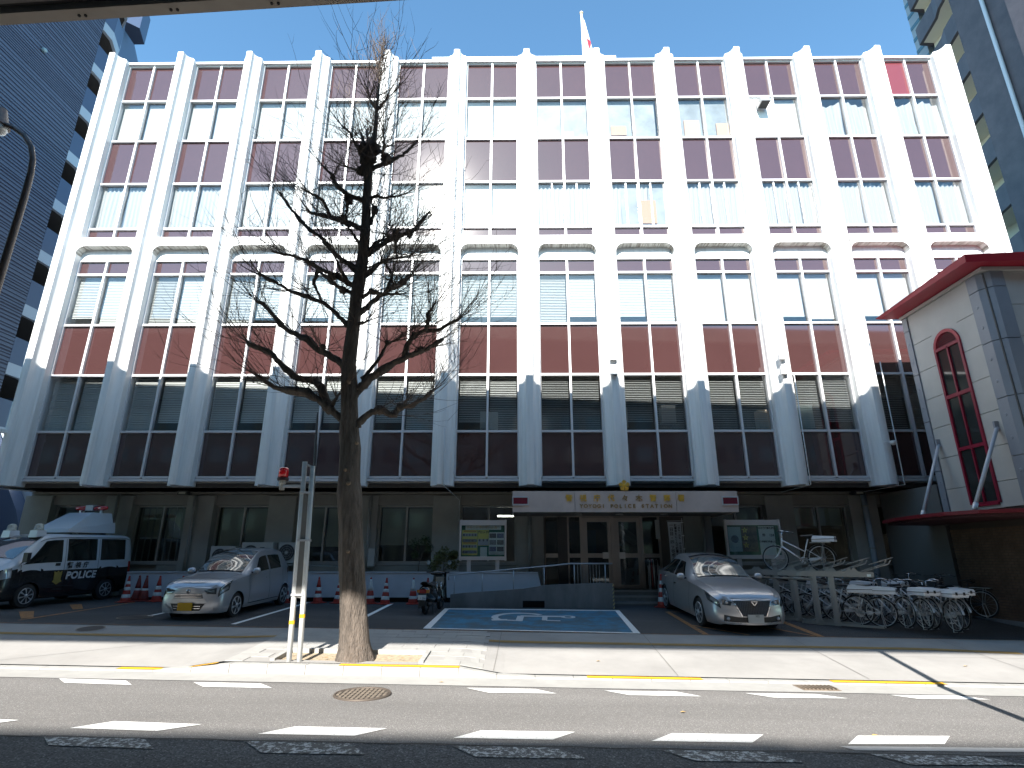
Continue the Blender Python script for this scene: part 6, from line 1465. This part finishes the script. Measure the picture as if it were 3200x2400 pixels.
# ================================================================ SCOOTER
t = thing('scooter', 'black motor scooter with round mirrors and a red tail lamp parked tail first', 'scooter', (0, 0, 0), world=False)
BKS = mat('scooter_black', (.012, .012, .013), .25, coat=.6); SEATM = mat('scooter_seat', (.03, .032, .035), .6)
for x, nm in ((0, 'rear_wheel'), (1.18, 'front_wheel')):
    part(nm, MB().torus((x, 0, .215), .165, .05, 28, 10), TYRE, t, True, world=False)
    part('wheel_disc', MB().lathe([(.12, -.03), (.12, .03)], (x, 0, .215), 20, 'y'), mat('scooter_rim', (.12, .12, .12), .4, metal=.5), t, world=False)
b = MB(); st_ = [(-.24, .52, .06, .09), (-.17, .50, .15, .17), (0, .49, .20, .21), (.25, .46, .20, .22), (.45, .40, .17, .17), (.56, .33, .14, .10)]
def sc(u, v):
    x, z, wy, wz = smooth_table([(s_[0], *s_) for s_ in st_], -.22 + .74 * v)[0:4]
    a = u * 2 * pi; return (x, wy * cos(a), z + .02 + wz * sin(a))
part('rear_body', MB().grid(20, 16, sc), BKS, t, True, world=False)
part('side_silver_panel', MB().grid(6, 6, lambda u, v: (.0 + .3 * u, .165 + .02 * sin(pi * u), .47 + .13 * v)).grid(6, 6, lambda u, v: (.0 + .3 * u, -.165 - .02 * sin(pi * u), .47 + .13 * v)), mat('scooter_silver', (.25, .26, .27), .3, metal=.5), t, True, world=False)
part('seat', MB().grid(16, 14, lambda u, v: (-.18 + .72 * v, .15 * cos(u * pi) * (.7 + .5 * sin(pi * v) * .6), .70 + .07 * sin(u * pi) + .03 * cos(v * 5))), SEATM, t, True, world=False)
part('floorboard', MB().box(.45, -.17, .27, .95, .17, .33), BKS, t, 'auto', world=False)
part('leg_shield', MB().grid(12, 10, lambda u, v: (.93 + .12 * v + .10 * abs(2 * u - 1) ** 2 * -1 + .12, (2 * u - 1) * (.25 - .08 * v), .28 + .68 * v)).grid(12, 10, lambda u, v: (.98 + .12 * v + .10 * abs(2 * u - 1) ** 2 * -1 + .12, (2 * u - 1) * (.25 - .08 * v), .28 + .68 * v)), BKS, t, True, world=False)
part('front_fender', MB().grid(10, 8, lambda u, v: (1.18 + .22 * cos(.3 + u * 2.4), (v - .5) * .13, .215 + .23 * sin(.3 + u * 2.4))), BKS, t, True, world=False)
part('fork', MB().tube([(1.18, .06, .215), (1.02, .06, .75)], .02, 8).tube([(1.18, -.06, .215), (1.02, -.06, .75)], .02, 8), CHR, t, True, world=False)
part('handlebar_cowl', MB().grid(14, 8, lambda u, v: (.95 + .10 * cos(v * 2 * pi), (2 * u - 1) * .20, .98 + .075 * sin(v * 2 * pi) * (1 - .4 * abs(2 * u - 1)))), BKS, t, True, world=False)
for s_ in (1, -1):
    part('grip', MB().tube([(.95, s_ * .18, 1.0), (.88, s_ * .33, 1.01)], .017, 8), BLACKP, t, world=False)
    part('mirror_stem', MB().tube([(.93, s_ * .2, 1.03), (.96, s_ * .30, 1.22)], .007, 6), BLACKP, t, world=False)
    part('mirror', MB().lathe([(.065, 0), (.055, .015), (.02, .02)], (.95, s_ * .31, 1.26), 18, 'x'), BLACKP, t, True, world=False)
    part('mirror_glass', MB().lathe([(.058, 0), (.058, -.003)], (.945, s_ * .31, 1.26), 18, 'x'), mat('mirror_silver', (.8, .85, .9), .02, metal=1.), t, world=False)
part('tail_lamp', MB().box(-.25, -.09, .52, -.20, .09, .61), REDL, t, 'auto', world=False)
for s_ in (1, -1): part('indicator', MB().box(-.245, s_ * .13 - .035, .53, -.20, s_ * .13 + .035, .60), AMB, t, 'auto', world=False)
part('licence_plate', MB().box(-.30, -.11, .36, -.29, .11, .48), WHITE, t, world=False)
me = text_mesh("・・26-4", .075, mat('plate_blue', (.03, .05, .15), .5), .001, 'plate_digits'); me.transform(Matrix.Translation((-.302, 0, .40)) @ Matrix.Rotation(radians(-90), 4, 'Z') @ Matrix.Rotation(radians(90), 4, 'X')); link('plate_digits', me, t, world=False)
part('rear_fender', MB().hexa([(-.28, -.07, .22), (-.24, -.07, .22), (-.24, .07, .22), (-.28, .07, .22)], [(-.26, -.09, .52), (-.16, -.09, .52), (-.16, .09, .52), (-.26, .09, .52)]), BLACKP, t, world=False)
part('engine_case', MB().box(-.08, .07, .14, .42, .17, .34), mat('engine_grey', (.10, .10, .10), .5), t, 'auto', world=False)
part('muffler', MB().tube([(.3, -.14, .22), (-.22, -.16, .25)], [.03, .055], 12), BLACKP, t, True, world=False)
part('basket_bag', MB().box(1.08, -.12, .62, 1.20, .12, .88), mat('white_parcel', (.45, .45, .43), .7), t, world=False)
part('centre_stand', MB().tube([(.2, -.12, .2), (.16, -.16, .0)], .012, 6).tube([(.2, .12, .2), (.16, .16, .0)], .012, 6), BLACKP, t, world=False)
t.location = (-2.42, 15.5, zp(-2.42, 15.5)); t.rotation_euler = (0, 0, radians(79))

# ================================================================ BICYCLES
BFW = mat('bicycle_white_paint', (.72, .74, .76), .35, coat=.4); BFS = mat('bicycle_silver', (.5, .51, .52), .3, metal=.5); BOXW = mat('white_document_box', (.74, .75, .78), .4)
def make_bike(frame, label, box=True, basket=False, loc=(0, 0, 0)):
    t = thing('bicycle', label, 'bicycle', loc, 'patrol bicycles parked right of the silver saloon', world=False)
    R_ = .335; wb = 1.12
    for x in (0, wb):
        wh = part('tyre', MB().torus((x, 0, R_), R_ - .017, .017, 40, 6), TYRE, t, True, world=False)
        part('rim', MB().torus((x, 0, R_), R_ - .042, .010, 40, 5), BFS, wh, True, world=False)
        b = MB()
        for k in range(16):
            a = k * pi / 8; b.tube([(x, .02 * (-1) ** k, R_), (x + (R_ - .045) * cos(a), 0, R_ + (R_ - .045) * sin(a))], .0017, 3, False)
        part('spokes', b, BFS, wh, kind='stuff', world=False)
        part('hub', MB().lathe([(.02, -.05), (.02, .05)], (x, 0, R_), 10, 'y'), BFS, wh, True, world=False)
        b = MB(); a0, a1 = (.35, 2.45) if x == 0 else (.15, 3.0)
        b.grid(18, 3, lambda u, v: (x + (R_ + .02) * cos(a0 + (a1 - a0) * u), (v - .5) * .05, R_ + (R_ + .02 - .008 * (2 * v - 1) ** 2) * sin(a0 + (a1 - a0) * u)))
        part('mudguard', b, BFS, t, True, world=False)
    st, bb, sh, ht, hb = (wb - .26, 0, .82), (wb - .44, 0, .29), (wb - .33, 0, .56), (.235, 0, .79), (.205, 0, .64)
    fr_ = MB().tube([bb, st], .016, 8).tube([bb, hb], .019, 8).tube([(wb - .355, 0, .50), ht], .014, 8).tube([hb, (.225, 0, .86)], .02, 8)
    for s_ in (1, -1): fr_.tube([bb, (wb, s_ * .055, R_)], .009, 6).tube([sh, (wb, s_ * .055, R_)], .007, 6)
    part('frame', fr_, frame, t, True, world=False)
    fk = MB()
    for s_ in (1, -1): fk.tube([(.20, s_ * .04, .63), (.13, s_ * .05, .5), (.05, s_ * .05, .38), (0, s_ * .05, R_)], .011, 6)
    part('fork', fk, frame, t, True, world=False)
    part('handlebar', MB().tube([(.225, 0, .82), (.245, 0, 1.0)], .012, 8).tube([(.46, .25, .99), (.36, .26, 1.02), (.22, .22, 1.05), (.16, .12, 1.03), (.23, 0, 1.0), (.16, -.12, 1.03), (.22, -.22, 1.05), (.36, -.26, 1.02), (.46, -.25, .99)], .011, 8), CHR, t, True, world=False)
    for s_ in (1, -1): part('grip', MB().tube([(.36, s_ * .26, 1.02), (.48, s_ * .25, .985)], .016, 8), BLACKP, t, world=False)
    part('saddle', MB().grid(12, 10, lambda u, v: (wb - .42 + .30 * v, cos(u * pi) * (.03 + .08 * v ** 1.5), .885 + .035 * sin(u * pi) + .02 * v)).grid(12, 10, lambda u, v: (wb - .42 + .30 * v, cos(u * pi) * (.03 + .08 * v ** 1.5), .885 - .045 * v * sin(u * pi))), BLACKP, t, True, world=False)
    part('chain_case', MB().lathe([(.085, .03), (.085, .045)], (bb[0], 0, bb[2]), 20, 'y').hexa([(bb[0], .03, bb[2] - .05), (wb, .03, R_ - .03), (wb, .045, R_ - .03), (bb[0], .045, bb[2] - .05)], [(bb[0], .03, bb[2] + .05), (wb, .03, R_ + .03), (wb, .045, R_ + .03), (bb[0], .045, bb[2] + .05)]), frame, t, world=False)
    part('crank', MB().tube([(bb[0], -.07, bb[2]), (bb[0], .07, bb[2])], .012, 6).tube([(bb[0], .06, bb[2]), (bb[0] + .12, .07, bb[2] - .12)], .01, 6).box(bb[0] + .07, .07, bb[2] - .14, bb[0] + .17, .16, bb[2] - .12).tube([(bb[0], -.06, bb[2]), (bb[0] - .12, -.07, bb[2] + .12)], .01, 6).box(bb[0] - .17, -.16, bb[2] + .11, bb[0] - .07, -.07, bb[2] + .13), BFS, t, world=False)
    part('rear_rack', MB().box(wb - .22, -.06, .72, wb + .26, .06, .735).tube([(wb, .06, R_), (wb + .1, .06, .72)], .006, 5).tube([(wb, -.06, R_), (wb + .1, -.06, .72)], .006, 5), BFS, t, world=False)
    part('kickstand', MB().tube([(wb, .07, R_), (wb + .05, .09, .01)], .008, 6).tube([(wb, -.07, R_), (wb + .05, -.09, .01)], .008, 6).tube([(wb + .05, -.1, .012), (wb + .05, .1, .012)], .008, 6), BFS, t, world=False)
    if box:
        bx = part('document_box', MB().hexa([(wb - .14, -.17, .745), (wb + .38, -.17, .745), (wb + .38, .17, .745), (wb - .14, .17, .745)], [(wb - .14, -.17, .80), (wb + .38, -.17, .81), (wb + .38, .17, .81), (wb - .14, .17, .80)]), BOXW, t, world=False)
        part('box_lid', MB().hexa([(wb - .145, -.175, .812), (wb + .385, -.175, .822), (wb + .385, .175, .822), (wb - .145, .175, .812)], [(wb - .10, -.16, .90), (wb + .37, -.16, .875), (wb + .37, .16, .875), (wb - .10, .16, .90)]), BOXW, bx, 'auto', world=False)
        part('rubber_seal', MB().hexa([(wb - .147, -.178, .800), (wb + .387, -.178, .810), (wb + .387, .178, .810), (wb - .147, .178, .800)], [(wb - .147, -.178, .811), (wb + .387, -.178, .821), (wb + .387, .178, .821), (wb - .147, .178, .811)]), BLACKP, bx, world=False)
        for y in (-.08, .08): part('box_catch', MB().box(wb + .382, y - .02, .79, wb + .395, y + .02, .85), BLACKP, bx, world=False)
    if basket:
        b = MB()
        for k in range(9):
            a = k / 8; b.tube([(-.02 - .0, -.16 + .32 * a, .74), (-.10, -.19 + .38 * a, 1.0)], .003, 4).tube([(.2, -.16 + .32 * a, .74), (.2, -.19 + .38 * a, 1.0)], .003, 4)
        for z, e in ((.74, 0), (.82, .01), (.91, .02), (1.0, .03)): b.tube([(-.02 - e * 2.6, -.16 - e, z), (.2, -.16 - e, z), (.2, .16 + e, z), (-.02 - e * 2.6, .16 + e, z), (-.02 - e * 2.6, -.16 - e, z)], .004, 4)
        part('basket', b, BLACKP, t, kind='stuff', world=False)
    return t
DKB = mat('bicycle_dark_paint', (.03, .03, .035), .4)
def bpos(o, x, y, ang, z=None, lean=0.): o.location = (x, y, zp(x, y) if z is None else z); o.rotation_euler = (lean, 0, ang)
b1 = make_bike(BFW, 'nearest white bicycle with a white box, standing at the front corner of the rack')
A1 = atan2(-.72, .86)
bpos(b1, 7.52, 14.72, A1)
bnb = make_bike(BFW, 'white bicycle without a box, at the back between the rack and the pier', False)
bpos(bnb, 8.0, 16.9, -1.1)
rowlab = ['second bicycle in the lower rack, just behind the nearest one', 'third bicycle from the front in the lower rack', 'fourth bicycle from the front in the lower rack', 'fifth bicycle in the lower rack, seen through the posts', 'farthest bicycle in the lower rack by the silver saloon']
for k in range(5):
    c = copy_tree(bnb if k in (1, 3) else b1, (0, 0, 0), None, 'white bicycle, ' + rowlab[k]); bpos(c, 7.18 - .26 * k, 15.02 + .46 * k, A1 + random.uniform(-.05, .05), None, random.uniform(-.05, .05))
up = copy_tree(b1, (0, 0, 0), None, 'white bicycle alone on the upper tier of the rack in front of the notice board'); bpos(up, 6.90, 15.80, A1 + .02, 1.10)
# free-standing group at the right
A2 = atan2(-.78, .30)
b2 = copy_tree(b1, (0, 0, 0), None, 'rightmost white bicycle, front wheel turned toward the wall'); bpos(b2, 10.02, 14.95, -pi / 2 + .02)
b3 = copy_tree(b1, (0, 0, 0), None, 'white bicycle just left of the rightmost one, its box showing black catches'); bpos(b3, 9.70, 14.58, -pi / 2 - .06)
lab3 = ['white bicycle with low box in the middle of the right group', 'white bicycle between the rack and the right group, box lid catching light', 'bicycle second from the rack in the right group', 'bicycle at the back left of the right group', 'bicycle at the back of the right group near the wall', 'bicycle standing deep between rack and brick wall']
for k, (x, y, a) in enumerate(((9.36, 14.95, -.35), (9.08, 14.85, -.30), (8.78, 15.05, -.28), (8.75, 16.5, .1), (9.5, 16.6, -.2), (8.15, 16.2, .1))):
    c = copy_tree(bnb if k in (2, 3) else b1, (0, 0, 0), None, lab3[k]); bpos(c, x, y, A2 + a, None, random.uniform(-.05, .05))
b5 = make_bike(DKB, 'black bicycle with a wire basket in the dark by the pier', False, True); bpos(b5, 10.8, 16.9, A2 + .3)
b5['group'] = 'dark bicycles under the red canopy'
b6 = copy_tree(b5, (0, 0, 0), None, 'black bicycle in the darkest corner beside the brick wall', 'dark bicycles under the red canopy'); bpos(b6, 11.5, 16.6, A2 + .1)
# two-tier rack
RK = mat('rack_grey_paint', (.33, .31, .28), .5, metal=.2)
rk = thing('bicycle_rack', 'grey two tier steel bicycle rack beside the silver saloon', 'rack', (7, 15, 0))
da = Vector((cos(A1), sin(A1), 0)); dn = Vector((-.26, .46, 0))
for k in range(6):
    o = Vector((7.0, 14.72, 0)) + dn * k * 1.0
    zf = zp(o.x, o.y)
    def P_(d, z, s_=0.): 
        q = o + da * d + dn.normalized() * s_; return (q.x, q.y, z)
    def bx(d0, d1, z0, z1, w_=.05):
        return MB().hexa([P_(d0, z0, -w_), P_(d1, z0, -w_), P_(d1, z0, w_), P_(d0, z0, w_)], [P_(d0, z1, -w_), P_(d1, z1, -w_), P_(d1, z1, w_), P_(d0, z1, w_)])
    part('post', bx(.22, .30, zf, 1.02, .04), RK, rk)
    if k in (0, 2, 4): part('rear_post', bx(.62, .69, zf, 1.02, .035), RK, rk)
    part('upper_tray', bx(-.05, 1.5, 1.02, 1.10, .07), RK, rk)
    part('tray_lip', MB().hexa([P_(-.05, 1.10, -.07), P_(1.5, 1.10, -.07), P_(1.5, 1.10, -.055), P_(-.05, 1.10, -.055)], [P_(-.05, 1.14, -.07), P_(1.5, 1.14, -.07), P_(1.5, 1.14, -.055), P_(-.05, 1.14, -.055)]), RK, rk)
    part('tray_bracket', MB().add([P_(1.0, 1.10, -.06), P_(1.25, 1.10, -.06), P_(1.12, 1.24, -.06)], [(0, 1, 2)]).add([P_(1.0, 1.10, .06), P_(1.25, 1.10, .06), P_(1.12, 1.24, .06)], [(0, 1, 2)]), RK, rk)
    part('lift_bar', MB().tube([P_(1.28, 1.12, -.05), P_(1.85, 1.32, -.05), P_(1.9, 1.40, -.05)], .012, 6).tube([P_(1.28, 1.12, .05), P_(1.85, 1.32, .05), P_(1.9, 1.40, .05)], .012, 6).tube([P_(1.5, 1.30, 0), P_(2.0, 1.46, 0)], .010, 6), RK, rk, True)
    part('price_plate', bx(1.36, 1.44, 1.03, 1.09, .075), PAPER, rk)
    part('ground_channel', bx(-.1, 1.55, zf + .01, zf + .06, .04), RK, rk)
    if k < 5: part('cross_bar', MB().tube([P_(.26, .95, 0), (lambda q: (q.x, q.y, .95))(o + da * .26 + dn)], .03, 8), RK, rk, True)
sgb = thing('rack_sign', 'small white sign with black characters above the lower bicycles', 'sign', (8.3, 14.9, 1.1))
part('plate', MB().hexa([(8.15, 14.95, 1.02), (8.45, 14.80, 1.02), (8.45, 14.82, 1.02), (8.15, 14.97, 1.02)], [(8.17, 15.0, 1.17), (8.43, 14.86, 1.17), (8.43, 14.88, 1.17), (8.17, 15.02, 1.17)]), PAPER, sgb)
text("駐輪場", .085, INK, (8.30, 14.885, 1.095), Matrix.Rotation(radians(-27), 3, 'Z') @ Matrix.Rotation(radians(78), 3, 'X'), sgb, .002, 'sign_character', bold=.002)
# dark figure seen through the left sidelight, and one behind the door
SK = mat('skin', (.35, .22, .16), .6); UNI = mat('dark_uniform', (.02, .022, .035), .8); CAPM = mat('dark_cap', (.012, .012, .018), .5)
def person(x, y, z0, face, label, hat, mask=False):
    t = thing('person', label, 'person', (x, y, z0), world=False); t.location = (x, y, z0); t.rotation_euler = (0, 0, face)
    me = bpy.data.meshes.new('body'); V = []; E_ = []; Rr = []
    def add(p, r, par=None):
        V.append(p); Rr.append(r)
        if par is not None: E_.append((par, len(V) - 1))
        return len(V) - 1
    pel = add((0, 0, .95), (.15, .12)); wst = add((0, .0, 1.10), (.14, .11), pel); ch = add((0, .0, 1.32), (.17, .12), wst); nk = add((0, 0, 1.46), (.065, .065), ch); hd0 = add((0, -.01, 1.55), (.075, .085), nk); hd = add((0, -.02, 1.66), (.085, .10), hd0); add((0, -.01, 1.72), (.06, .07), hd)
    for s_ in (1, -1):
        hp = add((s_ * .09, 0, .88), (.10, .10), pel); kn = add((s_ * .10, -.02, .48), (.065, .07), hp); an = add((s_ * .10, .02, .09), (.045, .05), kn); add((s_ * .11, -.14, .04), (.045, .035), an)
        sh_ = add((s_ * .17, 0, 1.39), (.065, .065), ch); el = add((s_ * .24, .02, 1.12), (.048, .048), sh_); wr = add((s_ * .24, -.06, .88), (.032, .032), el); hnd = add((s_ * .24, -.08, .80), (.035, .022), wr)
        for q in range(4): f1 = add((s_ * .24 + (q - 1.5) * .02, -.09, .74), (.010, .010), hnd); add((s_ * .24 + (q - 1.5) * .021, -.085 + .01, .70 - (.01 if q in (1, 2) else 0)), (.009, .009), f1)
        add((s_ * .21, -.12, .77), (.011, .011), hnd)
    me.from_pydata(V, E_, []); o = link('body', me, t, world=False)
    m = o.modifiers.new('Skin', 'SKIN'); sv = me.skin_vertices[0].data
    for i_, r in enumerate(Rr): sv[i_].radius = r
    sv[0].use_root = True
    o.modifiers.new('Sub', 'SUBSURF').levels = 2
    o.modifiers['Sub'].render_levels = 2; m.use_smooth_shade = True
    dg = bpy.context.evaluated_depsgraph_get(); me2 = bpy.data.meshes.new_from_object(o.evaluated_get(dg)); bpy.data.objects.remove(o)
    me2.materials.clear(); me2.materials.append(UNI); me2.materials.append(SK)
    for p in me2.polygons:
        c = p.center
        if c.z > 1.47 or c.z < .83 and abs(c.x) > .17: p.material_index = 1
        p.use_smooth = True
    me2.name = 'body'; o = link('body', me2, t, world=False)
    part('hair', MB().grid(14, 8, lambda u, v: ((.098 + 0) * cos(u * 2 * pi) * cos(v * pi / 2), .012 + .108 * sin(u * 2 * pi) * cos(v * pi / 2), 1.665 + .11 * sin(v * pi / 2))), CAPM, t, True, world=False)
    for s_ in (1, -1): part('ear', MB().lathe([(.005, -.01), (.02, 0), (.01, .01)], (s_ * .092, .0, 1.63), 8, 'x'), SK, t, True, world=False); part('eye', MB().lathe([(.012, 0), (.006, -.008)], (s_ * .033, -.105, 1.655), 8, 'y'), INK, t, world=False)
    part('nose', MB().add([(0, -.135, 1.615), (-.015, -.11, 1.605), (.015, -.11, 1.605), (0, -.11, 1.66)], [(0, 1, 3), (0, 3, 2), (0, 2, 1)]), SK, t, world=False)
    if hat:
        part('cap', MB().lathe([(.10, 0), (.11, .04), (.14, .075), (.12, .10), (.02, .11)], (0, .0, 1.70), 20), CAPM, t, 'auto', world=False)
        part('cap_peak', MB().grid(10, 3, lambda u, v: (cos(u * pi) * (.10 + .0 * v), -(.08 + .08 * v) * sin(u * pi) - .01, 1.705 - .03 * v)), CAPM, t, True, world=False)
    if mask: part('face_mask', MB().grid(10, 6, lambda u, v: ((u - .5) * .14, -.108 - .018 * sin(u * pi), 1.545 + .075 * v)), mat('mask_white', (.6, .6, .6), .8), t, True, world=False)
    return t
person(1.72, 19.95, .28, radians(70), 'guard in a dark peaked cap facing right behind the left glass panel', True)
person(3.55, 20.6, .30, 0, 'person with a white face mask standing inside behind the right door leaf', False, True)
# fallen leaves on the road
LF = mat('fallen_leaf', (.62, .38, .12), .7)
for k, (x, y) in enumerate(((4.02, 7.25), (2.1, 8.1), (-3.3, 10.45), (-2.0, 10.5), (7.9, 11.0), (-1.2, 9.6), (1.4, 10.9))):
    z = zg(x, y) + .012
    single('leaf', MB().add([(x - .04, y, z), (x, y - .025, z + .012), (x + .045, y + .01, z), (x, y + .03, z + .006)], [(0, 1, 2, 3)]), LF, ['pale leaf lying in the lane at the right', 'leaf on the lit road in front of the blue bay', 'leaf in the tree pit left of the trunk', 'leaf in the tree pit right of the trunk', 'leaf on the bright pavement at the far right', 'leaf in the gutter right of the manhole', 'leaf on the bright pavement in front of the blue bay'][k], 'leaf')
